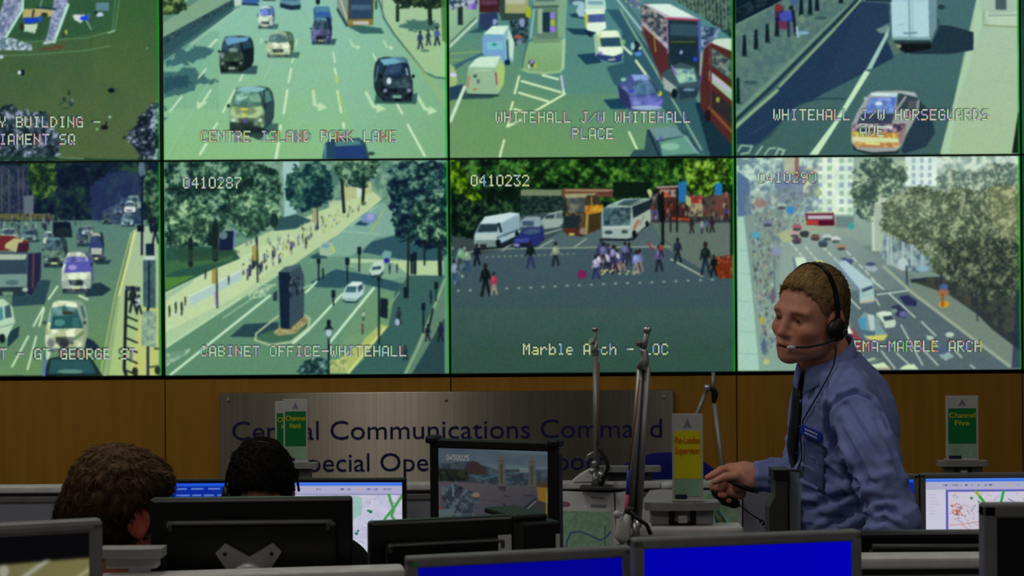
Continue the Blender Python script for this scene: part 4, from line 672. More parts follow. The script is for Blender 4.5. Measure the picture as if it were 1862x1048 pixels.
def scr_crossing():
    c = tile(1, 1).frame(810, 280, .39108)
    c.grad([(0, 0), (1400, 0), (1400, 1050), (0, 1050)], (74, 96, 100), (52, 80, 70), (600, 380), (600, 950), n=.3, nsc=70)
    c.grad([(20, 430), (1340, 430), (1340, 720), (20, 720)], (62, 80, 92), (58, 82, 86), (600, 430), (600, 720), .7, n=.5, nsc=40)
    c.leaf([(15, 15), (1345, 15), (1345, 240), (20, 330)], (8, 22, 16), (26, 58, 28), (70, 120, 50), 24, 3, 2, .1, 1, .66)
    c.leaf([(330, 20), (1345, 10), (1345, 190), (900, 170), (720, 150), (400, 130)], (10, 28, 14), (34, 74, 30), (88, 132, 52), 26, 21, 8, .3)
    c.leaf([(15, 20), (60, 30), (110, 140), (190, 220), (160, 280), (15, 160)], (20, 44, 10), (70, 110, 20), (130, 160, 40), 18, 6, 8)
    c.poly([(15, 160), (150, 230), (360, 160), (550, 250), (500, 300), (150, 420), (15, 400)], (8, 24, 22), .8, 10, 20, 5); c.leaf([(15, 170), (130, 220), (240, 200), (330, 260), (150, 300), (120, 420), (15, 420)], (6, 18, 18), (16, 40, 28), (50, 80, 50), 18, 12, 6)
    c.rect(350, 165, 560, 195, (110, 124, 96)); c.mott([(350, 195), (560, 195), (560, 270), (480, 270), (350, 290)], (16, 34, 36), (46, 70, 60), 10, 5); c.rect(540, 160, 780, 200, (96, 66, 50)); c.line([(560, 168), (780, 170)], 9, (150, 130, 100)); c.rect(780, 130, 960, 200, (14, 32, 22)); c.line([(950, 172), (960, 195)], 20, (170, 180, 130))
    c.poly([(340, 290), (470, 270), (560, 330), (560, 420), (300, 440), (330, 380)], (58, 76, 78)); c.poly([(450, 410), (560, 350), (960, 320), (1345, 320), (1345, 440), (430, 440)], (78, 98, 100)); c.poly([(950, 300), (1345, 290), (1345, 520), (1200, 540), (1030, 440)], (92, 108, 98)); c.poly([(300, 440), (140, 470), (25, 480), (25, 380), (150, 400)], (56, 70, 70))
    wh = (150, 166, 150)
    for p in ([(330, 395), (265, 450)], [(500, 400), (425, 442)], [(655, 395), (600, 435)], [(460, 372), (540, 350)]): c.line(p, 6, wh)
    c.line([(60, 470), (150, 448), (320, 440), (560, 438), (960, 432), (1060, 430)], 6, (130, 150, 130)); c.dash((190, 480), (620, 465), 5, (130, 150, 130), 16, .3); c.line([(1050, 490), (1200, 570)], 7, (166, 180, 150)); c.line([(960, 420), (1010, 470)], 6, (150, 120, 110)); c.line([(1000, 330), (1010, 400), (1060, 430)], 8, (70, 90, 90))
    for i in range(22): c.ell(58+i*56.5, 638-i*2.6+(i > 14)*2, 7, 4, (156, 176, 156), .9)
    # vehicles
    c.poly([(130, 440), (240, 430), (350, 370), (350, 400), (260, 440), (150, 450)], (24, 34, 40))
    c.poly([(132, 380), (160, 320), (185, 292), (300, 272), (345, 275), (348, 360), (340, 378), (240, 420), (235, 432), (150, 435), (134, 420)], (146, 174, 182)); c.poly([(160, 328), (245, 325), (240, 362), (145, 365)], (40, 60, 66)); c.poly([(180, 292), (300, 272), (340, 275), (260, 320), (165, 322)], (186, 206, 206)); c.poly([(262, 322), (345, 285), (346, 350), (270, 392)], (130, 156, 166)); c.poly([(140, 372), (240, 368), (235, 400), (135, 400)], (166, 186, 180)); c.poly([(134, 402), (238, 400), (235, 430), (145, 432)], (110, 130, 126)); c.rect(160, 420, 190, 436, (40, 40, 40)); c.ell(245, 415, 12, 18, (16, 24, 26)); c.ell(332, 372, 9, 14, (16, 24, 26)); c.line([(240, 390), (345, 350)], 6, (60, 80, 84)); c.line([(248, 325), (258, 360)], 12, (26, 40, 44))
    c.poly([(350, 310), (375, 292), (440, 292), (450, 330), (420, 345), (350, 340)], (130, 150, 156)); c.rect(358, 312, 410, 336, (60, 84, 96)); c.poly([(445, 310), (480, 275), (545, 262), (548, 320), (530, 340), (460, 350)], (140, 160, 150)); c.poly([(470, 285), (510, 280), (505, 300), (462, 302)], (50, 66, 76)); c.rect(515, 275, 545, 300, (80, 100, 100))
    c.poly([(305, 430), (330, 440), (420, 430), (460, 400), (455, 380)], (18, 26, 36)); c.poly([(312, 405), (350, 365), (380, 340), (450, 340), (460, 375), (450, 410), (400, 435), (330, 436)], (36, 48, 104)); c.poly([(352, 370), (385, 348), (440, 346), (440, 365), (400, 375)], (64, 84, 110)); c.poly([(320, 395), (390, 392), (388, 410), (325, 412)], (60, 70, 140)); c.ell(330, 425, 14, 8, (130, 130, 160)); c.rect(350, 418, 385, 432, (20, 26, 40))
    c.poly([(560, 200), (660, 185), (720, 185), (722, 350), (640, 385), (580, 380), (545, 360), (560, 280)], (64, 48, 36)); c.poly([(565, 205), (650, 205), (650, 270), (572, 275)], (96, 116, 120)); c.mott([(560, 200), (720, 190), (722, 350), (640, 385), (548, 360)], (30, 30, 30), (130, 110, 80), 22, 7, .5); c.poly([(555, 185), (715, 182), (720, 200), (560, 205)], (150, 146, 110)); c.poly([(550, 290), (625, 285), (620, 345), (548, 345)], (30, 44, 50)); c.poly([(548, 345), (640, 345), (640, 375), (570, 382)], (80, 44, 36)); c.poly([(652, 205), (660, 190), (716, 195), (720, 240), (655, 275)], (60, 54, 40)); c.mott([(650, 240), (735, 235), (735, 270), (655, 285)], (150, 96, 30), (190, 150, 50), 14, 3); c.poly([(645, 285), (722, 275), (722, 345), (650, 375)], (60, 52, 30)); c.line([(660, 290), (655, 370)], 14, (150, 130, 80)); c.line([(680, 200), (682, 260)], 6, (150, 130, 60)); c.rect(575, 368, 600, 380, (170, 170, 90)); c.line([(700, 190), (780, 175)], 10, (90, 50, 50)); c.ell(640, 360, 16, 16, (130, 120, 110))
    c.poly([(725, 395), (870, 395), (960, 320), (955, 300), (880, 400), (850, 405), (730, 402)], (20, 26, 30)); c.poly([(728, 260), (760, 235), (865, 240), (955, 205), (958, 310), (870, 385), (845, 396), (730, 390)], (146, 166, 160)); c.poly([(735, 250), (865, 248), (860, 330), (735, 335)], (44, 66, 74)); c.mott([(735, 250), (865, 248), (860, 330), (735, 335)], (34, 52, 60), (100, 130, 130), 24, 5, .7); c.poly([(760, 235), (865, 235), (955, 205), (830, 208)], (150, 176, 170)); c.poly([(870, 245), (955, 212), (955, 255), (875, 300)], (30, 44, 50)); c.poly([(872, 300), (956, 262), (956, 320), (870, 385)], (150, 166, 150)); c.line([(880, 345), (900, 310)], 10, (170, 80, 80)); c.line([(905, 330), (925, 290)], 8, (130, 130, 120)); c.line([(730, 345), (860, 340)], 6, (176, 190, 180)); c.ell(760, 365, 20, 9, (60, 76, 80)); c.ell(835, 362, 16, 9, (60, 76, 80)); c.ell(880, 372, 10, 18, (14, 20, 22)); c.ell(940, 325, 8, 14, (14, 20, 22)); c.poly([(835, 215), (920, 208), (860, 235), (800, 235)], (60, 80, 86))
    # right-hand clutter: buses, kiosks, flags
    c.rect(960, 185, 1340, 320, (56, 60, 60)); c.rect(990, 150, 1080, 300, (76, 40, 36)); c.rect(1000, 165, 1075, 200, (150, 130, 120)); c.poly([(1040, 240), (1130, 240), (1135, 310), (1050, 315)], (60, 34, 30)); c.line([(1060, 300), (1135, 305)], 12, (150, 60, 40)); c.rect(1140, 195, 1200, 230, (150, 44, 44)); c.rect(1140, 230, 1200, 290, (150, 140, 110)); c.rect(1205, 200, 1260, 290, (80, 66, 60)); c.rect(1260, 180, 1340, 300, (96, 66, 60)); c.rect(960, 260, 1000, 305, (70, 80, 110)); c.line([(985, 155), (1090, 150)], 8, (170, 150, 140)); c.ell(1025, 190, 16, 12, (190, 60, 40))
    c.specks([(960, 180), (1340, 180), (1340, 310), (960, 310)], [(30, 30, 34), (150, 150, 130), (130, 50, 44), (60, 60, 64), (120, 100, 70)], 110, 11, 17, 6)
    c.leaf([(1100, 30), (1340, 20), (1340, 150), (1260, 130), (1240, 190), (1190, 200), (1140, 170)], (24, 44, 14), (80, 124, 36), (140, 176, 70), 18, 16, 10)
    c.poly([(1085, 130), (1125, 125), (1122, 220), (1088, 225)], (36, 104, 156)); c.rect(1255, 135, 1290, 190, (36, 110, 160)); c.poly([(1120, 190), (1145, 205), (1140, 250), (1120, 230)], (150, 170, 110))
    c.line([(1012, 180), (1014, 420)], 12, (14, 24, 26)); c.line([(1000, 200), (1010, 300)], 30, (14, 22, 22), .9); c.line([(1080, 160), (1080, 360)], 9, (18, 30, 34)); c.line([(1050, 280), (1050, 360)], 8, (30, 40, 44))
    c.rect(1328, 150, 1345, 470, (10, 20, 14), .9)
    c.poly([(1250, 480), (1340, 470), (1340, 580), (1280, 580), (1250, 540)], (110, 44, 24)); c.specks([(1260, 480), (1338, 475), (1338, 575), (1270, 575)], [(140, 66, 46), (50, 36, 26), (150, 136, 116), (120, 50, 36)], 40, 10, 10, 4)
    # crowd
    cl = [(56, 60, 104), (120, 120, 160), (180, 176, 186), (40, 44, 66), (150, 130, 150), (90, 96, 130)]
    R = random.Random(11)
    for i in range(22):
        x = R.uniform(690, 905); y = R.uniform(500, 560)-abs(x-800)*.1; c.walker(x, y, R.uniform(85, 110), R.choice(cl), R.choice([(40, 44, 60), (150, 120, 110), (30, 34, 50)]))
    for i in range(14): c.ell(R.uniform(690, 900), R.uniform(540, 560), 7, 5, (170, 170, 120))
    for x, y, k, t, l in ((700, 580, 110, (150, 150, 170), (40, 44, 90)), (888, 560, 110, (120, 130, 180), (130, 130, 120)), (395, 530, 125, (16, 28, 30), (44, 50, 84)), (512, 520, 110, (130, 140, 120), (30, 34, 36)), (185, 660, 150, (16, 22, 26), (22, 26, 34)), (224, 655, 105, (150, 56, 74), (150, 130, 120)), (145, 518, 100, (20, 24, 40), (18, 22, 34)), (995, 545, 120, (90, 84, 120), (34, 30, 50)), (1082, 505, 115, (30, 40, 50), (24, 34, 40)), (1212, 560, 150, (24, 34, 36), (30, 44, 60)), (1250, 570, 100, (16, 22, 24), (20, 26, 30)), (1148, 368, 70, (40, 34, 36), (30, 30, 30)), (1195, 368, 66, (150, 150, 160), (40, 40, 56)), (1243, 365, 76, (44, 30, 40), (30, 30, 30)), (1220, 360, 60, (70, 80, 150), (30, 30, 30)), (1310, 310, 70, (50, 60, 100), (30, 30, 40)), (1005, 480, 70, (130, 60, 50), (40, 30, 40)), (40, 610, 120, (120, 140, 160), (60, 80, 120)), (98, 545, 110, (130, 150, 130), (50, 70, 110)), (70, 540, 120, (110, 150, 120), (40, 60, 70))):
        c.walker(x, y, k, t, l)
    c.specks([(25, 420), (110, 430), (110, 540), (60, 610), (25, 600)], [(110, 140, 110), (170, 180, 170), (40, 60, 80), (80, 110, 140), (60, 90, 70)], 40, 10, 16, 7)
    c.ell(636, 562, 22, 20, (116, 34, 84), warp=3); c.line([(655, 545), (690, 510)], 5, (70, 70, 90)); c.line([(945, 415), (965, 450)], 8, (130, 60, 60))
    return c
def scr_arch():
    c = tile(2, 1).frame(1330, 275, .39613)
    c.grad([(0, 0), (1400, 0), (1400, 1050), (0, 1050)], (140, 164, 150), (98, 120, 114), (500, 250), (900, 900), n=.2, nsc=70)
    # far buildings
    c.mott([(20, 15), (420, 15), (420, 300), (20, 300)], (104, 130, 140), (180, 206, 190), 24, 3); c.poly([(25, 90), (80, 130), (90, 320), (25, 320)], (84, 110, 140)); c.poly([(190, 100), (330, 60), (350, 220), (210, 260)], (106, 120, 150), .8, 8, 20)
    c.mott([(400, 15), (560, 15), (560, 290), (400, 290)], (186, 214, 190), (216, 232, 206), 30, 5); c.mott([(800, 20), (945, 20), (945, 160), (800, 160)], (190, 214, 206), (214, 230, 216), 30, 6); c.mott([(945, 15), (1325, 15), (1325, 120), (945, 120)], (136, 160, 150), (196, 214, 196), 22, 7)
    for j in range(7):
        for x in (405, 450, 505, 545): c.rect(x-10, 30+j*38, x+12, 52+j*38, (140, 172, 150)if (j+x) % 2 else (130, 150, 170), .8)
    for j in range(4):
        for x in (830, 868, 905): c.rect(x, 30+j*34, x+16, 52+j*34, (146, 166, 176), .9)
    for x in (425, 480, 527): c.line([(x, 20), (x, 290)], 5, (196, 206, 216), .7)
    c.rect(290, 20, 310, 130, (130, 96, 84), .9); c.rect(240, 20, 290, 110, (176, 176, 150), .8); c.rect(380, 170, 408, 205, (136, 180, 60), .8); c.mott([(330, 80), (400, 60), (400, 200), (330, 220)], (110, 130, 130), (190, 196, 170), 18, 9)
    # left ledge and crowded pavement
    c.poly([(25, 300), (60, 300), (130, 1010), (25, 1010)], (156, 192, 176)); c.line([(60, 300), (100, 640), (132, 1010)], 12, (120, 160, 150)); 
    for y in (450, 560, 690, 830, 930): c.line([(28, y), (80+(y-450)*.1, y+6)], 4, (130, 170, 156))
    c.grad([(60, 300), (240, 250), (240, 420), (210, 700), (330, 1010), (130, 1010)], (120, 140, 132), (126, 156, 140), (150, 300), (250, 900), n=.3, nsc=30)
    c.specks([(70, 200), (320, 160), (330, 330), (230, 430), (180, 640), (210, 900), (140, 960), (105, 640)], [(60, 76, 110), (44, 56, 60), (170, 90, 80), (190, 200, 190), (90, 110, 130), (150, 170, 150), (110, 90, 100), (76, 96, 90)], 330, 9, 15, 5)
    c.specks([(75, 380), (220, 400), (170, 640), (190, 900), (150, 940), (105, 600)], [(40, 46, 66), (150, 150, 80), (30, 36, 50), (190, 196, 190), (90, 76, 90)], 120, 8, 16, 8)
    c.poly([(60, 200), (320, 160), (330, 330), (230, 430), (200, 700), (230, 960), (140, 960), (95, 640)], (126, 146, 138), .42, 8, 20)
    c.ell(130, 240, 30, 20, (150, 112, 106), .7, warp=6); c.ell(110, 385, 22, 16, (84, 150, 170)); c.ell(272, 270, 20, 18, (60, 130, 180)); c.ell(210, 460, 18, 20, (130, 140, 170)); c.ell(140, 780, 16, 20, (160, 154, 80), .8, 5); c.ell(190, 665, 14, 36, (90, 78, 100), .8, 6); c.line([(193, 480), (200, 640)], 5, (90, 110, 120)); c.ell(150, 900, 15, 36, (70, 88, 120), .8, 6); c.ell(160, 970, 14, 14, (170, 180, 110))
    # road
    c.grad([(230, 420), (480, 370), (560, 400), (700, 470), (820, 600), (1345, 950), (1345, 1010), (330, 1010), (210, 760)], (134, 154, 146), (92, 110, 112), (380, 430), (800, 800), n=.1, nsc=40); c.poly([(500, 640), (700, 640), (830, 640), (1290, 1000), (620, 1010)], (80, 96, 102), .7)
    c.grad([(330, 330), (560, 300), (640, 420), (700, 480), (560, 400), (380, 370), (240, 420)], (150, 160, 136), (130, 150, 140), (300, 350), (600, 400)); c.poly([(210, 380), (290, 350), (330, 400), (240, 420)], (166, 176, 130), .8)
    wh = (186, 204, 186)
    for p, q, n, w in (((420, 440), (520, 540), 4, 6), ((340, 440), (400, 510), 3, 6), ((530, 460), (700, 640), 6, 6), ((270, 420), (330, 490), 3, 6)): c.dash(p, q, w, wh, n, .6)
    for p in ([(545, 680), (590, 725)], [(665, 680), (680, 710)], [(725, 655), (845, 765)], [(780, 800), (880, 985)], [(875, 785), (940, 850)], [(690, 920), (752, 1000)], [(760, 930), (820, 985)], [(840, 870), (950, 985)], [(900, 850), (950, 900)], [(1030, 920), (1060, 950)], [(1100, 985), (1120, 1000)], [(640, 590), (700, 635)], [(670, 660), (830, 640)]): c.line(p, 6, wh)
    c.poly([(830, 645), (810, 590), (700, 500), (600, 440), (640, 430), (720, 480), (860, 590), (1000, 640), (1340, 930), (1340, 1005), (1280, 1000)], (112, 128, 116)); c.line([(700, 530), (830, 650), (1280, 990)], 14, (146, 160, 140)); c.line([(980, 620), (1340, 880)], 5, (120, 130, 110))
    # park side
    c.poly([(830, 600), (900, 580), (1345, 560), (1345, 900), (1000, 660)], (58, 66, 62)); c.poly([(1000, 620), (1345, 700), (1345, 930), (1200, 820)], (50, 58, 60)); c.mott([(880, 590), (1345, 600), (1345, 900), (1010, 650)], (44, 52, 54), (76, 82, 66), 24, 5, .7)
    c.mott([(640, 400), (720, 340), (900, 380), (960, 500), (860, 560), (760, 540), (680, 480)], (86, 110, 120), (150, 170, 170), 20, 4); c.poly([(640, 230), (670, 205), (720, 215), (720, 280), (690, 460), (645, 460)], (156, 176, 156)); c.line([(650, 240), (655, 450)], 10, (186, 200, 180)); c.poly([(640, 240), (670, 208), (715, 212), (700, 250)], (176, 190, 170))
    for x in (720, 735, 790, 830): c.line([(x, 400), (x, 520)], 12, (166, 186, 180), .8)
    c.ell(790, 520, 24, 30, (170, 190, 186)); c.line([(805, 530), (808, 610)], 8, (50, 66, 84)); c.ell(880, 540, 30, 14, (130, 166, 176)); c.line([(930, 530), (1000, 535)], 12, (140, 170, 176)); c.poly([(820, 590), (900, 580), (900, 600), (830, 606)], (44, 56, 60))
    t3 = ((64, 76, 62), (98, 114, 90), (150, 164, 132))
    c.leaf([(560, 100), (600, 50), (700, 20), (800, 60), (820, 130), (760, 200), (680, 210), (640, 320), (590, 310), (550, 200)], (58, 80, 74), (106, 130, 110), (166, 186, 158), 16, 3, 12, .2)
    c.leaf([(940, 150), (960, 100), (1050, 80), (1140, 90), (1200, 50), (1325, 70), (1325, 200), (960, 200)], (84, 106, 98), (130, 150, 130), (176, 190, 166), 14, 5, 12, .2)
    c.leaf([(690, 260), (760, 190), (880, 150), (960, 180), (1040, 170), (1120, 180), (1250, 150), (1335, 170), (1335, 620), (1240, 660), (1150, 640), (1020, 600), (940, 560), (900, 500), (840, 430), (760, 410), (690, 360)], *t3, 13, 7, 14, .3)
    c.leaf([(960, 420), (1335, 380), (1335, 660), (1200, 690), (1080, 640), (980, 560)], (44, 54, 50), (74, 86, 70), (116, 128, 102), 13, 27, 14, .3)
    c.leaf([(1180, 170), (1335, 150), (1335, 420), (1250, 400), (1180, 300)], (92, 104, 80), (126, 136, 102), (168, 174, 136), 12, 37, 12, .2)
    c.leaf([(690, 240), (760, 210), (1000, 200), (1010, 330), (850, 330), (720, 340)], (76, 90, 74), (114, 130, 104), (158, 172, 142), 12, 47, 12, .2)
    c.poly([(1310, 640), (1340, 640), (1340, 1000), (1290, 1000)], (40, 46, 76), .7); c.line([(1130, 640), (1132, 780)], 8, (40, 46, 70), .7)
    c.line([(965, 560), (968, 640)], 7, (40, 40, 60)); c.ell(975, 650, 26, 18, (150, 100, 76)); c.ell(978, 625, 20, 14, (76, 96, 140)); c.ell(978, 705, 26, 16, (190, 140, 50)); c.line([(970, 660), (972, 710)], 12, (130, 90, 50))
    # vehicles
    c.poly([(338, 285), (470, 280), (475, 340), (345, 340)], (100, 40, 60)); c.rect(350, 295, 465, 312, (176, 170, 180)); c.line([(350, 282), (470, 280)], 7, (180, 190, 150)); c.rect(345, 318, 400, 336, (170, 60, 50)); c.rect(400, 320, 470, 342, (80, 20, 40)); c.rect(480, 300, 560, 350, (96, 120, 120), .8); c.ell(550, 345, 14, 14, (60, 150, 150))
    for x, y, b in ((300, 410, (90, 70, 90)), (385, 395, (110, 80, 70)), (440, 395, (170, 190, 180)), (480, 405, (186, 196, 190)), (505, 440, (150, 130, 110)), (335, 380, (50, 60, 60)), (290, 380, (170, 150, 150)), (165, 330, (110, 120, 140)), (230, 250, (150, 170, 160)), (300, 350, (150, 90, 100)), (420, 425, (60, 80, 100)), (400, 515, (176, 180, 120))): c.ell(x, y, 22, 15, b, warp=2); c.ell(x, y+10, 20, 7, (50, 60, 66), .8)
    c.poly([(285, 490), (335, 487), (355, 530), (340, 560), (305, 560)], (190, 214, 186)); c.line([(285, 492), (300, 560)], 12, (90, 110, 130), .8); c.poly([(515, 490), (560, 500), (550, 530), (500, 490)], (66, 76, 120))
    c.poly([(480, 515), (510, 505), (650, 600), (660, 690), (640, 702), (590, 700), (585, 640), (500, 560)], (110, 130, 150)); c.poly([(485, 510), (525, 502), (650, 605), (640, 630), (590, 635)], (164, 190, 192)); c.poly([(592, 630), (650, 610), (660, 690), (590, 700)], (156, 186, 180)); c.poly([(598, 635), (648, 618), (650, 632), (602, 650)], (60, 80, 96)); c.line([(595, 695), (655, 685)], 9, (190, 176, 140)); c.line([(600, 665), (650, 655)], 6, (130, 166, 166))
    c.poly([(610, 530), (640, 515), (675, 540), (660, 555), (625, 550)], (150, 166, 170)); c.ell(640, 520, 24, 9, (70, 84, 110))
    c.poly([(770, 670), (810, 662), (855, 690), (850, 715), (800, 710)], (44, 50, 86)); c.poly([(735, 715), (770, 705), (810, 740), (800, 770), (760, 760)], (50, 54, 84)); c.ell(790, 750, 18, 14, (96, 100, 150)); c.ell(750, 735, 14, 10, (110, 140, 120))
    c.poly([(665, 745), (700, 735), (735, 740), (758, 790), (750, 810), (710, 815), (670, 775)], (176, 200, 176)); c.poly([(695, 760), (740, 755), (748, 775), (705, 782)], (56, 70, 84)); c.line([(672, 765), (700, 800)], 6, (70, 84, 90)); c.poly([(675, 742), (730, 740), (738, 755), (690, 762)], (200, 216, 190))
    c.poly([(580, 780), (610, 740), (660, 760), (720, 850), (700, 870), (620, 870)], (116, 146, 146)); c.poly([(585, 770), (620, 765), (618, 820), (590, 815)], (76, 140, 176)); c.poly([(625, 750), (655, 755), (660, 820), (640, 830)], (170, 190, 190)); c.poly([(610, 850), (720, 845), (700, 872), (640, 870)], (190, 190, 100)); c.poly([(590, 820), (660, 830), (660, 850), (620, 850)], (76, 100, 120))
    c.poly([(500, 840), (550, 810), (590, 860), (600, 920), (575, 945), (520, 900)], (136, 66, 80)); c.poly([(510, 780), (525, 785), (560, 840), (510, 840)], (206, 222, 196)); c.specks([(560, 850), (620, 870), (600, 950), (560, 940)], [(150, 50, 60), (110, 60, 80), (170, 190, 180)], 16, 9, 9, 3)
    c.poly([(615, 1005), (640, 985), (700, 972), (735, 1005)], (190, 216, 176)); c.poly([(768, 1005), (800, 985), (840, 980), (862, 1005)], (190, 216, 176)); c.line([(620, 1000), (735, 1000)], 6, (150, 80, 60), .5); c.poly([(605, 960), (660, 950), (690, 960), (640, 980)], (110, 130, 110), .8); c.line([(625, 965), (655, 955)], 9, (170, 190, 160))
    c.poly([(955, 935), (1000, 925), (1025, 945), (985, 965)], (150, 176, 176)); c.poly([(945, 905), (980, 890), (1000, 925), (965, 940)], (76, 96, 120)); c.ell(1005, 845, 20, 12, (176, 190, 180)); c.ell(915, 860, 16, 9, (176, 196, 170)); c.ell(990, 945, 30, 12, (130, 160, 160))
    return c
def finish(c, gy=True, sig=.95, g=.05):
    c.blur(sig*c.res/.8); c.a = np.clip((c.a-.42)*1.09+.425, 0, 1); c.grain(g, 3); return c
# ---------------------------------------------------------------- smooth bodies: a field on a grid, surfaced
def seg_axis(*spans):
    """grid coordinates from (start, end, step) spans"""
    out = []
    for a, b, h in spans: out += list(np.arange(a, b-h*.5, h))
    return np.array(out+[spans[-1][1]], np.float32)
class Field:
    def __init__(s, xs, ys, zs):
        s.ax = [np.asarray(v, np.float32) for v in (xs, ys, zs)]; s.d = np.full([len(v) for v in s.ax], .08, np.float32)
    def sub(s, lo, hi):
        sl = []
        for a, l, h in zip(s.ax, lo, hi):
            i0 = max(0, np.searchsorted(a, l)-1); i1 = min(len(a), np.searchsorted(a, h)+1)
            if i1 <= i0: return None, None
            sl.append(slice(i0, i1))
        g = np.meshgrid(*[a[q] for a, q in zip(s.ax, sl)], indexing='ij'); return tuple(sl), np.stack(g, -1)
    def comb(s, sl, v, k, op):
        d = s.d[sl]
        if op == 'sub':
            v = -v; h = np.clip(.5+.5*(v-d)/k, 0, 1) if k else (v > d)*1.0
            s.d[sl] = d*(1-h)+v*h+(k*h*(1-h) if k else 0)
        elif op == 'and':
            h = np.clip(.5+.5*(v-d)/k, 0, 1) if k else (v > d)*1.0
            s.d[sl] = d*(1-h)+v*h+(k*h*(1-h) if k else 0)
        else:
            h = np.clip(.5-.5*(v-d)/k, 0, 1) if k else (v < d)*1.0
            s.d[sl] = d*(1-h)+v*h-(k*h*(1-h) if k else 0)
    def cone(s, a, b, ra, rb, k=.01, op='add'):
        a = np.array(a, np.float32); b = np.array(b, np.float32); m = max(ra, rb)+k+.03
        sl, p = s.sub(np.minimum(a, b)-m, np.maximum(a, b)+m)
        if sl is None: return s
        ba = b-a; t = np.clip(((p-a)@ba)/max(1e-9, ba@ba), 0, 1)
        v = np.linalg.norm(p-a-t[..., None]*ba, axis=-1)-(ra+(rb-ra)*t)
        s.comb(sl, v, k, op); return s
    def chain(s, pts, rs, k=.01, op='add'):
        for i in range(len(pts)-1): s.cone(pts[i], pts[i+1], rs[i], rs[i+1], k, op)
        return s
    def ell(s, c, r, k=.01, R=None, op='add', jag=0, jsc=120):
        c = np.array(c, np.float32); r = np.array(r, np.float32); m = r.max()+k+.03
        sl, p = s.sub(c-m, c+m)
        if sl is None: return s
        q = p-c
        if R is not None: q = q@np.asarray(R, np.float32)
        k0 = np.linalg.norm(q/r, axis=-1); k1 = np.linalg.norm(q/(r*r), axis=-1)+1e-9
        v = k0*(k0-1)/k1
        if jag: v = v+(fbm(p[..., 0]*jsc+p[..., 2]*jsc*.3, p[..., 1]*jsc-p[..., 2]*jsc*.25, 3, 2)-.5)*jag
        s.comb(sl, v, k, op); return s
    def half(s, p0, n, k=.004):
        """keep only what lies behind the plane"""
        sl, p = s.sub([-99]*3, [99]*3); n = np.array(n, np.float32); n /= np.linalg.norm(n)
        s.comb(sl, (p-np.array(p0, np.float32))@n, k, 'and'); return s
    def surface(s):
        d = s.d; ins = d < 0; nx, ny, nz = d.shape
        cs = np.zeros((nx-1, ny-1, nz-1), np.int8)
        for i in (0, 1):
            for j in (0, 1):
                for k in (0, 1): cs += ins[i:nx-1+i, j:ny-1+j, k:nz-1+k]
        act = (cs > 0) & (cs < 8); ci = np.argwhere(act); vid = np.full(act.shape, -1, np.int64); vid[act] = np.arange(len(ci))
        acc = np.zeros((len(ci), 3)); cnt = np.zeros(len(ci))
        X, Y, Z = ci.T
        for ax in range(3):
            o = [a for a in range(3) if a != ax]
            for u in (0, 1):
                for v in (0, 1):
                    off = [0, 0, 0]; off[o[0]] = u; off[o[1]] = v; of2 = list(off); of2[ax] = 1
                    A = d[X+off[0], Y+off[1], Z+off[2]]; B = d[X+of2[0], Y+of2[1], Z+of2[2]]
                    m = (A < 0) != (B < 0); t = np.where(m, A/np.where(m, A-B, 1), 0)
                    for q in range(3): acc[:, q] += m*(off[q]+(t if q == ax else 0))
                    cnt += m
        loc = acc/cnt[:, None]; co = np.zeros_like(loc)
        for q in range(3):
            a = s.ax[q]; i = ci[:, q]; co[:, q] = a[i]+(a[i+1]-a[i])*loc[:, q]
        quads = []
        for ax in range(3):
            u, v = [(1, 2), (2, 0), (0, 1)][ax]
            n = [nx, ny, nz]; sl0 = [slice(None)]*3; sl1 = [slice(None)]*3
            sl0[ax] = slice(0, n[ax]-1); sl1[ax] = slice(1, n[ax])
            cr = ins[tuple(sl0)] != ins[tuple(sl1)]; e = np.argwhere(cr)
            ok = (e[:, u] > 0) & (e[:, v] > 0) & (e[:, u] < n[u]-1) & (e[:, v] < n[v]-1); e = e[ok]
            def cell(du, dv):
                c = e.copy(); c[:, u] += du; c[:, v] += dv; return vid[c[:, 0], c[:, 1], c[:, 2]]
            q = np.stack([cell(-1, -1), cell(0, -1), cell(0, 0), cell(-1, 0)], -1)
            fl = ~ins[e[:, 0], e[:, 1], e[:, 2]]; q[fl] = q[fl][:, ::-1]; quads.append(q)
        return co, np.concatenate(quads)
def relax(co, q, n=1, lam=.5):
    for _ in range(n):
        s = np.zeros_like(co); c = np.zeros(len(co))
        for i in range(4):
            for j in ((i+1) % 4, (i+3) % 4): np.add.at(s, q[:, i], co[q[:, j]]); np.add.at(c, q[:, i], 1)
        co = co*(1-lam)+lam*s/np.maximum(c, 1)[:, None]
    return co
def normals(co, q):
    n = np.cross(co[q[:, 2]]-co[q[:, 0]], co[q[:, 3]]-co[q[:, 1]]); s = np.zeros_like(co)
    for i in range(4): np.add.at(s, q[:, i], n)
    return s/np.maximum(np.linalg.norm(s, axis=1), 1e-12)[:, None]
def frame3(fwd, roll=0, up=(0, 0, 1)):
    """columns: forward, left, up"""
    f = Vector(fwd).normalized(); l = Vector(up).cross(f).normalized(); u = f.cross(l)
    c, s = math.cos(roll), math.sin(roll); l2 = l*c+u*s; u2 = u*c-l*s
    return np.array([[f[i], l2[i], u2[i]] for i in range(3)])
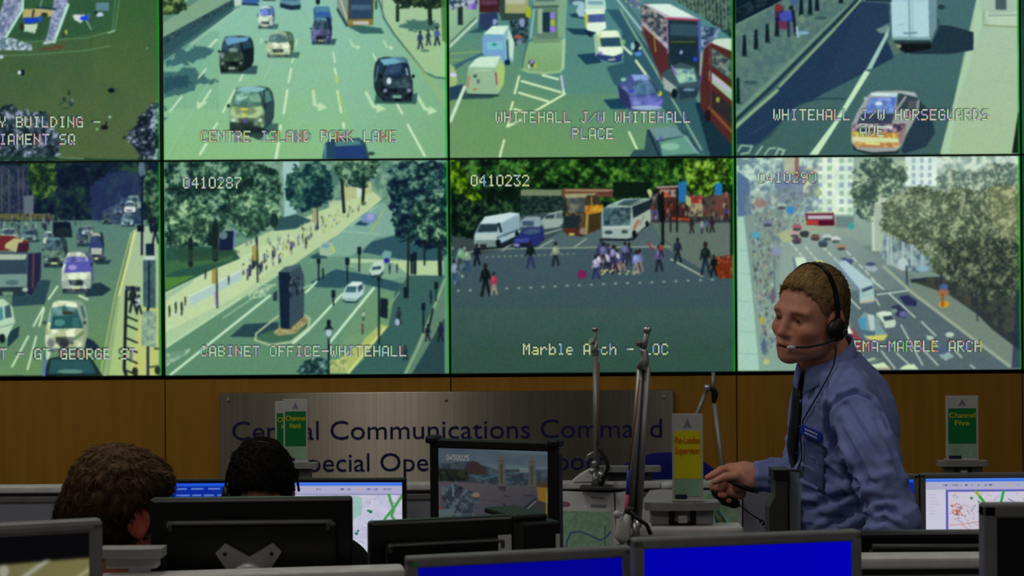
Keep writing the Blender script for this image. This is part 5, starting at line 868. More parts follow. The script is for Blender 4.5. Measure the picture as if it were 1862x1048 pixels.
# ---------------------------------------------------------------- people
def add_head(fd, o, R, s=1.0, nose=True):
    o = np.array(o); P = lambda f, l, u: o+R@(np.array((f, l, u*(.86 if u < 0 else 1)))*s)
    E = lambda c, r, k=.012, op='add': fd.ell(P(*c), np.array(r)*s, k*s, R, op)
    C = lambda a, b, ra, rb, k=.01, op='add': fd.cone(P(*a), P(*b), ra*s, rb*s, k*s, op)
    E((-.009, 0, .035), (.091, .076, .083)); E((.03, 0, .005), (.068, .066, .085), .02); E((.025, 0, -.055), (.06, .056, .055), .025)
    C((.02, .045, -.075), (.078, .012, -.102), .018, .014, .03); C((.02, -.045, -.075), (.078, -.012, -.102), .018, .014, .03)
    E((.074, 0, -.1), (.017, .02, .016), .02); E((.07, 0, -.065), (.028, .034, .03), .02)
    for q in (1, -1):
        E((.062, q*.044, -.03), (.024, .02, .018), .02); C((.09, q*.012, .02), (.078, q*.045, .02), .009, .009, .014)
        E((.098, q*.031, .001), (.016, .017, .011), .012, 'sub'); E((.078, q*.031, .0), (.0125, .0125, .0125), .003)
        C((.089, q*.02, .0075), (.08, q*.044, .005), .0035, .003, .004)
        C((.1, q*.009, -.04), (.097, q*.0125, -.042), .0066, .006, .007)
        E((.0, q*.077, -.008), (.03, .009, .034), .006, ); E((.004, q*.087, -.006), (.014, .006, .019), .006, 'sub'); E((.004, q*.078, -.038), (.011, .007, .012), .006)
    C((.09, 0, .012), (.111, 0, -.032), .0075, .0088, .012); E((.112, 0, -.037), (.0098, .0092, .0085), .006)
    C((.095, -.018, -.071), (.095, .018, -.071), .0055, .0055, .008); C((.1, -.008, -.069), (.1, .008, -.069), .005, .005, .006)
    C((.094, -.016, -.083), (.094, .016, -.083), .006, .006, .008); C((.101, -.014, -.077), (.101, .014, -.077), .0028, .0028, .003, 'sub')
    return P
def head_colour(co, o, R, s=1.0, brow=(.45, .36, .28), mouth=(.72, .42, .42)):
    q = (co-np.array(o))@R/s; f, l, u = q.T; u = np.where(u < 0, u/.86, u); c = np.ones((len(co), 3)); a = np.abs(l)
    def spot(m, col, w=1): c[:] = c*(1-(m*w)[:, None])+np.array(col)*(m*w)[:, None]
    sm = lambda v: np.clip(v, 0, 1)
    near = (np.abs(u) < .14) & (np.abs(l) < .1) & (f > -.06) & (f < .14)
    spot(near*sm(1.2-((a-.05)/.03)**2-((u+.035)/.03)**2)*(f > .03), (1.02, .84, .82), .6)
    spot(near*sm(2-((f-.105)/.022)**2-(l/.018)**2*1.2-((u+.036)/.016)**2), (1, .8, .78), .5)
    spot(near*(f > .06)*sm(1.8-((u-.0195-.0015*np.cos(a*60))/.0042)**2-((a-.032)/.016)**4), brow, .7)
    spot(near*(f > .078)*(f < .12)*sm(2-(l/.019)**4-((u+.0765)/.0095)**4), mouth, .9)
    spot(near*(f > .08)*sm(1.6-(l/.016)**4-((u+.077)/.0026)**2), (.12, .05, .05), .9)
    spot(near*(f > .065)*sm(1.5-((a-.031)/.011)**4-(u/.0034)**2), (.55, .5, .48), .8)
    spot(near*(f > .07)*sm(1.8-((a-.031)/.0055)**2-(u/.0045)**2), (.06, .06, .07), 1)
    spot(near*(f > .06)*sm(1.4-((a-.031)/.016)**4-((u-.006)/.003)**2), (.25, .16, .13), .8)
    spot(near*sm(1.3-((f-.0)/.035)**2-((u+.01)/.04)**2)*(a > .068), (1, .66, .62), .7)
    return c
def hair_cap(name, o, R, s, parent, side, top, front=(.11, 0, -.04), frad=(.095, .12, .112), cut=(0, 0, -.025), cutn=(.55, 0, -1), th=.008, thtop=.012, bump=.003, fn=None, step=.0028, nz=130, strand=(1, 1, 1), extra=None, jag=.008, edge=None, strands=None):
    o = np.array(o); P = lambda f, l, u: o+R@(np.array((f, l, u))*s); b = .165*s
    fd = Field(*[seg_axis((o[i]-b, o[i]+b, step)) for i in range(3)])
    fd.ell(P(-.009, 0, .035+thtop*.4), np.array((.091+th, .076+th, .083+thtop))*s, .01, R); fd.ell(P(.02, 0, .02+thtop*.5), np.array((.078+th*.8, .066+th, .085+thtop*.8))*s, .02, R)
    fd.ell(P(-.03, 0, -.02), np.array((.07+th, .06+th, .06))*s, .03, R)
    if extra: extra(fd, P)
    fd.ell(P(*front), np.array(frad)*s, .006, R, 'sub', jag)
    fd.half(P(*cut), R@np.array(cutn, float), .006)
    co, q = fd.surface(); co = relax(co, q, 2); n = normals(co, q); L = (co-o)@R/s
    st = np.array(strand); h = fbm(L[:, 0]*nz*st[0]+L[:, 2]*40, L[:, 1]*nz*st[1]+L[:, 2]*nz*st[2], 3, 3)-.5
    co = co+n*(h*bump*2)[:, None]
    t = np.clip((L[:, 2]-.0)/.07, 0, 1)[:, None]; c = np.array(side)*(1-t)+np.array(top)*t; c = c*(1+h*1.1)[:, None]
    if edge is not None:                              # the cropped sides thin out towards the temples
        e = np.sqrt((((L-np.array(front))/np.array(frad))**2).sum(1))-1; m = (np.exp(-(e/.22)**2)*np.clip((.085-L[:, 2])/.05, 0, 1)+np.clip((.02-L[:, 2])/.07, 0, .5))[:, None]; m = np.clip(m, 0, 1); c = c*(1-m)+np.array(edge)*m
    if fn is not None: c = fn(L, c)
    if strands:                                       # locks of hair that follow the head
        ns, ln, lift, flow = strands; rs = np.random.RandomState(5); k = rs.choice(np.where(L[:, 2] > -.09)[0], ns); p = co[k]; nn = normals(co, q)[k]; Lk = L[k]
        f = flow(Lk)+rs.normal(0, .28, (ns, 3)); f = f@R.T; f -= nn*(f*nn).sum(1)[:, None]; f /= np.linalg.norm(f, axis=1)[:, None]+1e-9
        b = np.cross(nn, f); le = ln*rs.uniform(.5, 1.2, (ns, 1)); w = rs.uniform(.0010, .0019, (ns, 1)); rings = []
        bend = rs.normal(0, .25, (ns, 1))
        for sN in (0, .35, .7, 1.0):
            ctr = p+f*le*sN+b*le*bend*sN*sN+nn*(lift*rs.uniform(.5, 1.3, (ns, 1))*sN*(1.25-sN)*2-.0015-(le*sN)**2*4.2); ww = w*(1-sN*.85)
            rings += [ctr+b*ww, ctr-b*ww, ctr+nn*ww*1.2]
        V = np.stack(rings, 1); base = len(co)+np.arange(ns)[:, None]*12; Q = []
        for r in range(3):
            for e in range(3): Q.append(np.concatenate([base+r*3+e, base+r*3+(e+1) % 3, base+r*3+3+(e+1) % 3, base+r*3+3+e], 1))
        co = np.concatenate([co, V.reshape(-1, 3)]); q = np.concatenate([q]+Q); cs = np.repeat(c[k]*rs.uniform(.6, 1.5, (ns, 1)), 12, 0); c = np.concatenate([c, cs])
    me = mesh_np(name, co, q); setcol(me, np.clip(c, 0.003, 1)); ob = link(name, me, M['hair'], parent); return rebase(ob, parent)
def bvh_of(co, q):
    from mathutils.bvhtree import BVHTree
    return BVHTree.FromPolygons([Vector(v) for v in co], [tuple(int(i) for i in f) for f in q])
FOLDS = [([(1508, 742), (1511, 775), (1522, 808), (1542, 845), (1560, 890), (1580, 945)], .024, .010), ([(1509, 748), (1528, 724), (1556, 714), (1582, 727), (1602, 750), (1616, 785)], .015, .0065),
         ([(1538, 738), (1575, 795), (1612, 855)], .010, .008), ([(1524, 770), (1556, 832), (1590, 895)], .009, .008), ([(1592, 765), (1622, 815), (1640, 870)], .010, .008), ([(1560, 735), (1598, 800), (1632, 880)], .005, .006),
         ([(1588, 932), (1612, 924), (1645, 944)], .013, .007), ([(1578, 900), (1604, 912), (1636, 908)], .006, .007), ([(1585, 955), (1610, 945), (1640, 965)], .008, .006), ([(1570, 875), (1600, 880)], .006, .006),
         ([(1464, 836), (1500, 852), (1548, 884)], .013, .008), ([(1470, 868), (1506, 903), (1534, 914)], .010, .007), ([(1466, 925), (1520, 905), (1580, 878)], .013, .009), ([(1498, 962), (1540, 935), (1580, 915)], .020, .012), ([(1470, 955), (1520, 930)], .006, .007),
         ([(1488, 700), (1492, 735), (1496, 772)], .008, .006), ([(1504, 700), (1506, 730), (1506, 760)], .009, .006), ([(1545, 662), (1520, 700), (1512, 735)], .008, .008), ([(1530, 850), (1540, 880), (1546, 915)], .007, .008), ([(1510, 800), (1520, 838)], .005, .006),
         ([(1380, 872), (1404, 880), (1430, 884)], .006, .006), ([(1425, 848), (1432, 862), (1436, 880)], .007, .006)]
def man():
    t = thing('person', 'standing fair-haired man in a blue shirt and black tie, leaning forward with one hand out', 'person', (.83, 4.15, 0))
    ho = np.array(W(1477, 577, 4.1)); Rh = frame3((-.77, -.64, -.05), -.15); s = .985
    xs = seg_axis((.44, .60, .0021), (.60, .86, .003), (.86, 1.12, .009)); ys = seg_axis((3.70, 3.94, .009), (3.94, 4.32, .003), (4.32, 4.46, .009)); zs = seg_axis((-.0, 1.09, .012), (1.09, 1.27, .0021), (1.27, 1.43, .008), (1.43, 1.74, .003))
    fd = Field(xs, ys, zs)
    P = add_head(fd, ho, Rh, s)
    w = lambda x, y, Y: np.array(W(x, y, Y))
    fd.cone(P(-.03, 0, -.06), w(1508, 672, 4.14), .058, .064, .02); fd.cone(w(1508, 672, 4.14), w(1530, 740, 4.14), .064, .08, .03)
    Rb = frame3((-.9, -.43, -.14))
    fd.ell(w(1535, 790, 4.15), (.085, .112, .17), .03, Rb); fd.ell(w(1555, 960, 4.16), (.095, .105, .2), .03, Rb)
    fd.chain([w(1545, 745, 4.0), w(1588, 830, 3.9), w(1622, 935, 3.85), w(1612, 1010, 3.84), w(1592, 1100, 3.82)], [.034, .034, .031, .03, .025], .02)
    fd.ell(w(1585, 1128, 3.81), (.035, .03, .06), .02)
    fd.chain([w(1492, 740, 4.28), w(1475, 810, 4.3), w(1466, 864, 4.27), w(1420, 866, 4.24), w(1380, 866, 4.21)], [.042, .034, .03, .025, .026], .02)
    for (a, b) in ((4.24, .02), (4.05, -.03)):       # legs
        fd.chain([w(1565, 1060, a), w(1580+b*700, 1400, a+b), w(1590+b*1400, 1690, a+b*.8)], [.09, .06, .045], .03)
        e = w(1590+b*1400, 1690, a+b*.8); fd.cone((e[0]+.03, e[1], .05), (e[0]-.16, e[1]-.05, .035), .045, .035, .02)
    # right hand: palm, thenar, four fingers and thumb closed on the switch
    Y = 4.2; g = lambda x, y, d=0: np.array(W(x, y, Y+d))
    fd.cone(g(1382, 866), g(1352, 864), .027, .03, .015); fd.cone(g(1355, 858, .004), g(1328, 856, .014), .024, .018, .012); fd.cone(g(1355, 872, .006), g(1332, 884, .016), .024, .018, .012)
    fd.cone(g(1362, 878, -.014), g(1342, 884, -.02), .018, .015, .012); fd.cone(g(1344, 896, .004), g(1326, 896, .012), .018, .014, .012)
    fing = [([(1330, 851, .012), (1312, 855, .002), (1298, 863, -.008), (1286, 869, -.014)], [.0115, .010, .009, .0075]),
            ([(1326, 862, .022), (1303, 876, .016), (1297, 886, -.004), (1310, 889, -.018)], [.0115, .0105, .0095, .008]),
            ([(1326, 876, .022), (1306, 892, .016), (1303, 900, -.004), (1317, 901, -.018)], [.011, .010, .009, .0078]),
            ([(1328, 890, .02), (1313, 904, .012), (1313, 911, -.004), (1326, 911, -.014)], [.0095, .009, .008, .007]),
            ([(1358, 878, -.014), (1338, 866, -.03), (1318, 868, -.034), (1300, 876, -.03)], [.016, .0125, .0105, .0085])]
    for pts, rs in fing: fd.chain([g(*p) for p in pts], rs, .004)
    co, q = fd.surface(); co = relax(co, q, 2, .4)
    c = head_colour(co, ho, Rh, s)
    for pts, rs in fing[:4]:                             # redder fingertips and knuckles
        for p, k in ((pts[-1], .45), (pts[1], .25)):
            d = np.linalg.norm(co-g(*p), axis=1); m = np.clip(1.3-d/.012, 0, 1)[:, None]*k; c = c*(1-m)+np.array((1, .55, .5))*m
    me = mesh_np('body', co, q); setcol(me, c); rebase(link('body', me, M['skin'], t), t)
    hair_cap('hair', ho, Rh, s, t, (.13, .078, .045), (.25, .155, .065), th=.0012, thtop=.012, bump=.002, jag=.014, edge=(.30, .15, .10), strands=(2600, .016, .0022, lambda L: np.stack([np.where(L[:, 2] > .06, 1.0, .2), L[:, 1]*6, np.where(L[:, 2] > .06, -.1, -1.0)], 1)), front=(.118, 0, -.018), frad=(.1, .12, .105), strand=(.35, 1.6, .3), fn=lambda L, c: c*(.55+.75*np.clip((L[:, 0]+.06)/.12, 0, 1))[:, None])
    # shirt
    x2 = seg_axis((.50, 1.10, .005)); y2 = seg_axis((3.68, 4.48, .005)); z2 = seg_axis((.90, 1.52, .005))
    fd = Field(x2, y2, z2)
    fd.ell(w(1532, 782, 4.15), (.118, .152, .19), .03, Rb); fd.ell(w(1543, 925, 4.16), (.128, .145, .2), .05, Rb); fd.ell(w(1560, 1060, 4.14), (.12, .16, .16), .05, Rb)
    fd.ell(w(1553, 748, 4.16), (.062, .12, .11), .04, Rb); fd.cone(w(1540, 735, 4.04), w(1500, 722, 4.26), .058, .066, .05)
    fd.cone(w(1516, 672, 4.13), w(1548, 722, 4.0), .064, .05, .03); fd.cone(w(1504, 674, 4.16), w(1488, 722, 4.27), .064, .05, .03); fd.cone(w(1528, 668, 4.18), w(1568, 720, 4.17), .05, .06, .04)
    fd.chain([w(1492, 745, 4.29), w(1472, 810, 4.32), w(1462, 862, 4.28), w(1420, 865, 4.24), w(1371, 865, 4.2)], [.07, .06, .054, .042, .037], .014)
    fd.chain([w(1556, 752, 3.98), w(1585, 820, 3.9), w(1606, 880, 3.87), w(1624, 942, 3.85), w(1612, 1010, 3.84), w(1594, 1090, 3.82)], [.058, .062, .058, .056, .048, .036], .008)
    fd.half(w(1498, 655, 4.12), np.array((-.22, -.1, 1)), .004); fd.half(w(1370, 866, 4.2), (-1, 0, -.04), .003)
    co, q = fd.surface(); co = relax(co, q, 2); n = normals(co, q)
    X, Yc, Z = co.T
    # cloth folds: long ones along the sleeve, fans from the armpit, short ones at the elbow and waist
    u = (X-.75)*.42+(Z-1.35)*-.9; v = (X-.75)*.9+(Z-1.35)*.42+Yc*.5
    rd = lambda a: 1-np.abs(2*a-1)
    f1 = rd(fbm(u*6+3, v*26, 5, 2))**3; f2 = rd(fbm(u*22+9, v*9+Yc*10, 8, 2))**3; f3 = rd(fbm(X*8+Z*24, Z*12-X*12+Yc*8, 12, 2))**3
    arm = np.clip((X-.80)/.05, 0, 1)*np.clip((4.06-Yc)/.06, 0, 1); low = np.clip((1.28-Z)/.12, 0, 1)
    d = (f1-.45)*.012*(.3+.7*arm)+(f2-.45)*.012*(low*.8+.2*arm)+(f3-.45)*.017*(1-arm)*(.25+.75*low)
    d *= np.clip((X-.55)/.12, .25, 1)
    co = co+n*d[:, None]; co = relax(co, q, 1, .4)
    # the creases one can see, each followed along the cloth: (points, depth, width)
    bv = bvh_of(co, q); eye = Vector((0, 0, CAMZ)); n = normals(co, q)
    for pts, dep, wid in FOLDS:
        L = []
        for (x0, y0), (x1, y1) in zip(pts, pts[1:]):
            for i in range(24):
                dr = (W(x0+(x1-x0)*i/24, y0+(y1-y0)*i/24, 4.0)-eye).normalized(); p = bv.ray_cast(eye, dr)[0]
                if p is not None: L.append(p)
        if len(L) < 3: continue
        L = np.array(L); lo, hi = L.min(0)-.05, L.max(0)+.05; m = np.where(((co > lo) & (co < hi)).all(1))[0]
        D = np.linalg.norm(co[m][:, None]-L[None], axis=2); k = D.argmin(1); dd = D.min(1)
        fade = np.sin(np.clip(k/(len(L)-1), .04, .96)*PI)**.5
        co[m] -= n[m]*((dep*np.exp(-(dd/wid)**2)-dep*.45*np.exp(-((dd-1.9*wid)/wid)**2))*fade)[:, None]
    co = relax(co, q, 1, .3)
    me = mesh_np('shirt', co, q); sh = link('shirt', me, M['shirt'], t); rebase(sh, t)
    bv = bvh_of(co, q); eye = Vector((0, 0, CAMZ))
    def hit(px, py, off=.004, Y=4.05):
        d = (W(px, py, Y)-eye).normalized(); p, nn, i, r = bv.ray_cast(eye, d)
        if p is None or p.y > 4.3: p = W(px, py, Y); nn = Vector((0, -1, 0))
        if nn.dot(d) > 0: nn = -nn
        return p+nn*off, nn
    # collar: a band that stands round the neck and folds to two points in front
    mb = MB(); nr = 30; fx = np.array((-.9, -.43, 0)); lx = np.array((.43, -.9, 0)); rows = []
    for (z, ra, rb, dz, k) in ((0, .060, .066, .0, 0), (.004, .065, .072, .002, 0), (-.02, .070, .08, .0, .4), (-.044, .075, .088, .0, 1), (-.046, .072, .085, .0, 1), (-.02, .066, .077, 0, .4)):
        ring = []
        for i in range(nr):
            a = .16+(2*PI-.32)*i/(nr-1); cf, sl = math.cos(a), math.sin(a)
            pk = max(0, 1-min(a, 2*PI-a)/.55)*k*(1 if a < PI else .25)
            c0 = w(1500, 641, 4.12); ring.append(tuple(c0+fx*(ra*cf+pk*.004)+lx*rb*sl+np.array((0, 0, z-.04*cf-pk*.02))))
        rows.append(ring)
    idx = [[mb.bm.verts.new(p) for p in r] for r in rows]
    for a, b in zip(idx, idx[1:]+idx[:1]):
        for i in range(nr-1):
            f = mb.bm.faces.new((a[i], a[i+1], b[i+1], b[i])); f.smooth = True
    mb.bm.faces.new([r[0] for r in idx]); mb.bm.faces.new([r[-1] for r in idx][::-1])
    co_ = obj('collar', mb, M['shirt'], sh); co_.data.transform(inv(t))
    # tie
    mb = MB(); L = []
    for (x0, x1, y) in ((1449, 1463, 688), (1448, 1462, 700), (1446, 1460, 722), (1444, 1458, 750), (1440, 1455, 780), (1437, 1451, 810), (1435, 1449, 840), (1435, 1449, 880), (1437, 1450, 930), (1440, 1452, 980)):
        pa, na = hit(x0, y, .009); pb, nb = hit(x1, y, .009); L.append((pa, pb, na, nb))
    vs_ = [[mb.bm.verts.new(p) for p in (a, (a+b)/2+(na+nb)*.003, b, b-nb*.008, a-na*.008)] for a, b, na, nb in L]
    for a, b in zip(vs_, vs_[1:]):
        for i in range(5): mb.bm.faces.new((a[i], a[(i+1) % 5], b[(i+1) % 5], b[i]))
    mb.bm.faces.new(vs_[0]); mb.bm.faces.new(vs_[-1][::-1])
    rebase(obj('tie', mb, M['tie'], t), t)
    # pocket, flap and name badge
    def patch(name, pts, th, mat, par, nx=6, ny=6):
        mb = MB(); G = []
        for j in range(ny):
            row = []
            for i in range(nx):
                a, b = i/(nx-1), j/(ny-1); (x0, y0), (x1, y1), (x2, y2), (x3, y3) = pts
                x = (x0*(1-a)+x1*a)*(1-b)+(x3*(1-a)+x2*a)*b; y = (y0*(1-a)+y1*a)*(1-b)+(y3*(1-a)+y2*a)*b
                e = 0 if i in (0, nx-1) or j in (0, ny-1) else 1; p, nn = hit(x, y, .001+th*e); row.append(mb.bm.verts.new(p))
            G.append(row)
        for j in range(ny-1):
            for i in range(nx-1): f = mb.bm.faces.new((G[j][i], G[j][i+1], G[j+1][i+1], G[j+1][i])); f.smooth = True
        bmesh.ops.solidify(mb.bm, geom=mb.bm.faces[:], thickness=.002)
        o = obj(name, mb, mat, par); o.data.transform(inv(t)); return o
    patch('pocket', [(1464, 800), (1502, 822), (1500, 900), (1458, 880)], .003, M['shirt'], sh, 9, 9); patch('pocket_flap', [(1464, 793), (1504, 815), (1503, 832), (1462, 824)], .005, M['shirt'], sh, 9, 5)
    c0, n0 = hit(1480, 787, .010); pa, _ = hit(1462, 777, .010); pb, _ = hit(1500, 799, .010)
    X = (pb-pa).normalized(); nz = (n0*.6+Vector((-.2, -.9, .1))*.6).normalized(); X = (X-nz*X.dot(nz)).normalized(); Zv = X.cross(-nz)
    Mx = Matrix((( X.x, -nz.x, Zv.x, c0.x), (X.y, -nz.y, Zv.y, c0.y), (X.z, -nz.z, Zv.z, c0.z), (0, 0, 0, 1)))
    bd = obj('name_badge', MB().box((0, 0, 0), (.058, .006, .024), .002, Mx), M['badge'], t); rebase(bd, t); bd['label'] = 'blue plastic badge with white lines'
    mb = MB()
    for r, z in enumerate((.0042, -.0042)):
        for i in range(6): mb.box((-.015+i*.0058+r*.002, -.0036, z), (.0042, .001, .0034), 0, Mx)
    o = obj('badge_print', mb, M['white'], bd); o.data.transform(inv(t))
    for (x, y) in ((1457, 730), (1454, 775), (1450, 822), (1452, 868)):
        p, nn = hit(x, y, .004); mb = MB().lathe([(0.0005, -.002), (.005, -.001), (.005, .001), (.0005, .002)], 10, Matrix.Translation(p) @ nn.to_track_quat('Z', 'Y').to_matrix().to_4x4())
        o = obj('button', mb, M['shirt'], sh); o.data.transform(inv(t))
    # trousers
    fd = Field(seg_axis((.60, 1.15, .01)), seg_axis((3.75, 4.5, .01)), seg_axis((.05, 1.02, .01)))
    for (a, b) in ((4.24, .02), (4.05, -.03)): fd.chain([w(1562, 1050, a), w(1580+b*700, 1400, a+b), w(1590+b*1400, 1690, a+b*.8)], [.115, .085, .075], .03)
    fd.ell(w(1562, 1060, 4.14), (.13, .17, .13), .03, Rb); co, q = fd.surface(); rebase(link('trousers', mesh_np('trousers', co, q), M['dark_cloth'], t), t)
    # headset
    h = thing('headset', 'black telephone headset worn over the standing man\'s hair, with boom microphone', 'headset', tuple(Vector(P(0, .085, -.01))))
    Q = lambda f, l, u: Vector(P(f, l, u))
    mb = MB(); arc = []
    for i in range(25):
        a = PI*i/24*.86; arc.append(Q(.012-.002*math.sin(a), .0905*math.cos(a), -.012+.1465*math.sin(a)**.92))
    A = [mb.bm.verts.new(v) for v in ()]
    fwd = Vector(Rh[:, 0]); prev = None
    for i, p in enumerate(arc):
        wd_ = .0065; up = (p-Q(-.004, 0, .03)).normalized()
        ring = [mb.bm.verts.new(p+fwd*wd_*a+up*.002*b) for a, b in ((-1, -1), (1, -1), (1, 1), (-1, 1))]
        if prev: [mb.bm.faces.new((prev[k], prev[(k+1) % 4], ring[(k+1) % 4], ring[k])) for k in range(4)]
        else: mb.bm.faces.new(ring)
        prev = ring
    mb.bm.faces.new(prev[::-1]); rebase(obj('headband', mb, M['black_gloss'], h), h)
    def cup(q):
        Mx = Matrix.Translation(Q(.012, q*.094, -.018)) @ Vector(Rh[:, 1]*q).to_track_quat('Z', 'Y').to_matrix().to_4x4()
        return MB().lathe([(.004, -.014), (.026, -.014), (.029, -.008), (.027, .0), (.023, .007), (.012, .012), (.002, .013)], 24, Mx), Mx
    mb, Mx = cup(1); rebase(obj('earpiece', mb, M['black'], h), h)
    rebase(obj('temple_pad', MB().tube([arc[-2], arc[-1]], [.007, .008], 10), M['black'], h), h)
    mb, Mx = cup(1); e = MB().lathe([(.002, .012), (.009, .0125), (.009, .0165), (.007, .018), (.001, .018)], 16, Mx @ Matrix.Translation((.006, -.004, 0))); o = obj('pivot_cap', e, M['grey_dark'], h); rebase(o, h)
    pb = [Q(.016, .104, -.03), Q(.04, .1, -.043), Q(.06, .088, -.056), Q(.088, .066, -.066), Q(.104, .042, -.07)]
    rebase(obj('boom', MB().tube(pb, [.0032, .003, .0027, .0025, .0025], 8), M['black'], h), h)
    rebase(obj('microphone', MB().tube([pb[-1], pb[-1]+(pb[-1]-pb[-2]).normalized()*.008, pb[-1]+(pb[-1]-pb[-2]).normalized()*.02], [.0035, .0058, .004], 10), M['sign_white'], h), h)
    cab = [Q(.008, .102, -.038), Vector(W(1519, 622, 4.015)), Vector(W(1520, 640, 4.01)), Vector(W(1516, 664, 4.02))]+[hit(x, y, .006)[0] for x, y in ((1508, 690), (1494, 714), (1478, 740), (1464, 765), (1460, 800), (1461, 835), (1450, 862), (1444, 890))]
    rebase(obj('cable', MB().tube(cab, .0018, 6), M['black'], h), h); rebase(obj('strain_relief', MB().tube(cab[:2], [.005, .003], 8), M['black'], h), h)
    # the switch held in the hand
    k = thing('push_to_talk_switch', 'black push-to-talk switch held in the standing man\'s outstretched hand', 'switch', tuple(g(1318, 903)))
    rebase(obj('body', MB().tube([g(1294, 884, -.002), g(1302, 897, -.004), g(1318, 910, -.004), g(1336, 916, -.004), g(1344, 918, -.004)], [.007, .012, .014, .013, .008], 12), M['black'], k), k)
    rebase(obj('strap', MB().tube([g(1322, 874, -.03), g(1336, 880, -.038), g(1352, 886, -.04), g(1366, 892, -.036), g(1378, 896, -.02)], [.003, .005, .0062, .0055, .003], 10), M['black'], k), k)
    pts = [g(1344, 918, -.004), g(1358, 930), g(1372, 940), g(1382, 946)]
    for i in range(40):
        a = i*.9; x = 1382+i*.7; pts.append(g(x+3*math.cos(a), 946+i*.75+3*math.sin(a), .004*math.sin(a+1)))
    pts += [g(1412, 980), g(1416, 1030, .0)]
    rebase(obj('cord', MB().tube(pts, .0018, 6), M['black'], k), k)
def seated(name, label, ho, Rh, s, hair, neck, torso, sh, arms, cloth, bodycol=(1, 1, 1), shade=(1, 1, 1)):
    """a seated figure: one body with head and arms, hair and a top over it, from the head down"""
    t = thing('person', label, 'person', (ho[0], ho[1], 0.0))
    lo = np.minimum(ho, torso[0])-.42; hi = np.maximum(ho, torso[0])+.42
    xs = seg_axis((ho[0]-.46, ho[0]-.13, .01), (ho[0]-.13, ho[0]+.13, .0035), (ho[0]+.13, ho[0]+.46, .01))
    ys = seg_axis((ho[1]-.55, ho[1]-.13, .01), (ho[1]-.13, ho[1]+.13, .0035), (ho[1]+.13, ho[1]+.55, .01))
    zs = seg_axis((.02, ho[2]-.17, .012), (ho[2]-.17, ho[2]+.15, .0035))
    fd = Field(xs, ys, zs); P = add_head(fd, ho, Rh, s)
    def bodyprims(fd, g, k=.03):
        fd.cone(neck, torso[0], .06+g, .09+g, k); fd.cone(torso[0], torso[1], .125+g, .13+g, k); fd.cone(sh[0], sh[1], .07+g, .07+g, k)
        for a in arms: fd.chain(a, [.052+g, .042+g, .03+g], .02)
    fd.cone(P(-.03, 0, -.06), neck, .056, .058, .02); bodyprims(fd, 0)
    for a in arms: e = np.array(a[-1]); d = e-np.array(a[-2]); d /= np.linalg.norm(d); fd.ell(e+d*.05, (.04, .06, .03), .02)
    d0 = np.array((Rh[0, 0], Rh[1, 0], 0)); d0 /= np.linalg.norm(d0); sd = np.array((-d0[1], d0[0], 0)); p = np.array(torso[1])
    for q in (1, -1): fd.chain([p+sd*q*.09, p+sd*q*.12+d0*.36, np.array((*(p+sd*q*.12+d0*.36)[:2], .06))], [.085, .06, .04], .02)
    co, q = fd.surface(); co = relax(co, q, 2, .4); c = head_colour(co, ho, Rh, s)*np.array(shade)
    me = mesh_np('body', co, q); setcol(me, c); rebase(link('body', me, M['skin'], t), t)
    hair(t)
    fd = Field(seg_axis((ho[0]-.46, ho[0]+.46, .009)), seg_axis((ho[1]-.55, ho[1]+.55, .009)), seg_axis((.5, ho[2]-.05, .009)))
    bodyprims(fd, .016); fd.half(np.array(neck)+np.array((0, 0, .095)), (0, 0, 1), .004)
    co, q = fd.surface(); n = normals(co, q); co = co+n*((fbm(co[:, 0]*14+co[:, 1]*9, co[:, 2]*11, 4, 2)-.5)*.014)[:, None]
    rebase(link('sweater', mesh_np('sweater', co, q), cloth, t), t)
    fd = Field(seg_axis((ho[0]-.46, ho[0]+.46, .012)), seg_axis((ho[1]-.6, ho[1]+.6, .012)), seg_axis((.1, .68, .012)))
    for q in (1, -1): fd.chain([p+sd*q*.09, p+sd*q*.12+d0*.36, np.array((*(p+sd*q*.12+d0*.36)[:2], .12))], [.1, .078, .07], .02)
    fd.cone(p+sd*.06, p-sd*.06, .125, .125, .03)
    co, q = fd.surface(); rebase(link('trousers', mesh_np('trousers', co, q), M['dark_cloth'], t), t)
    return t, P
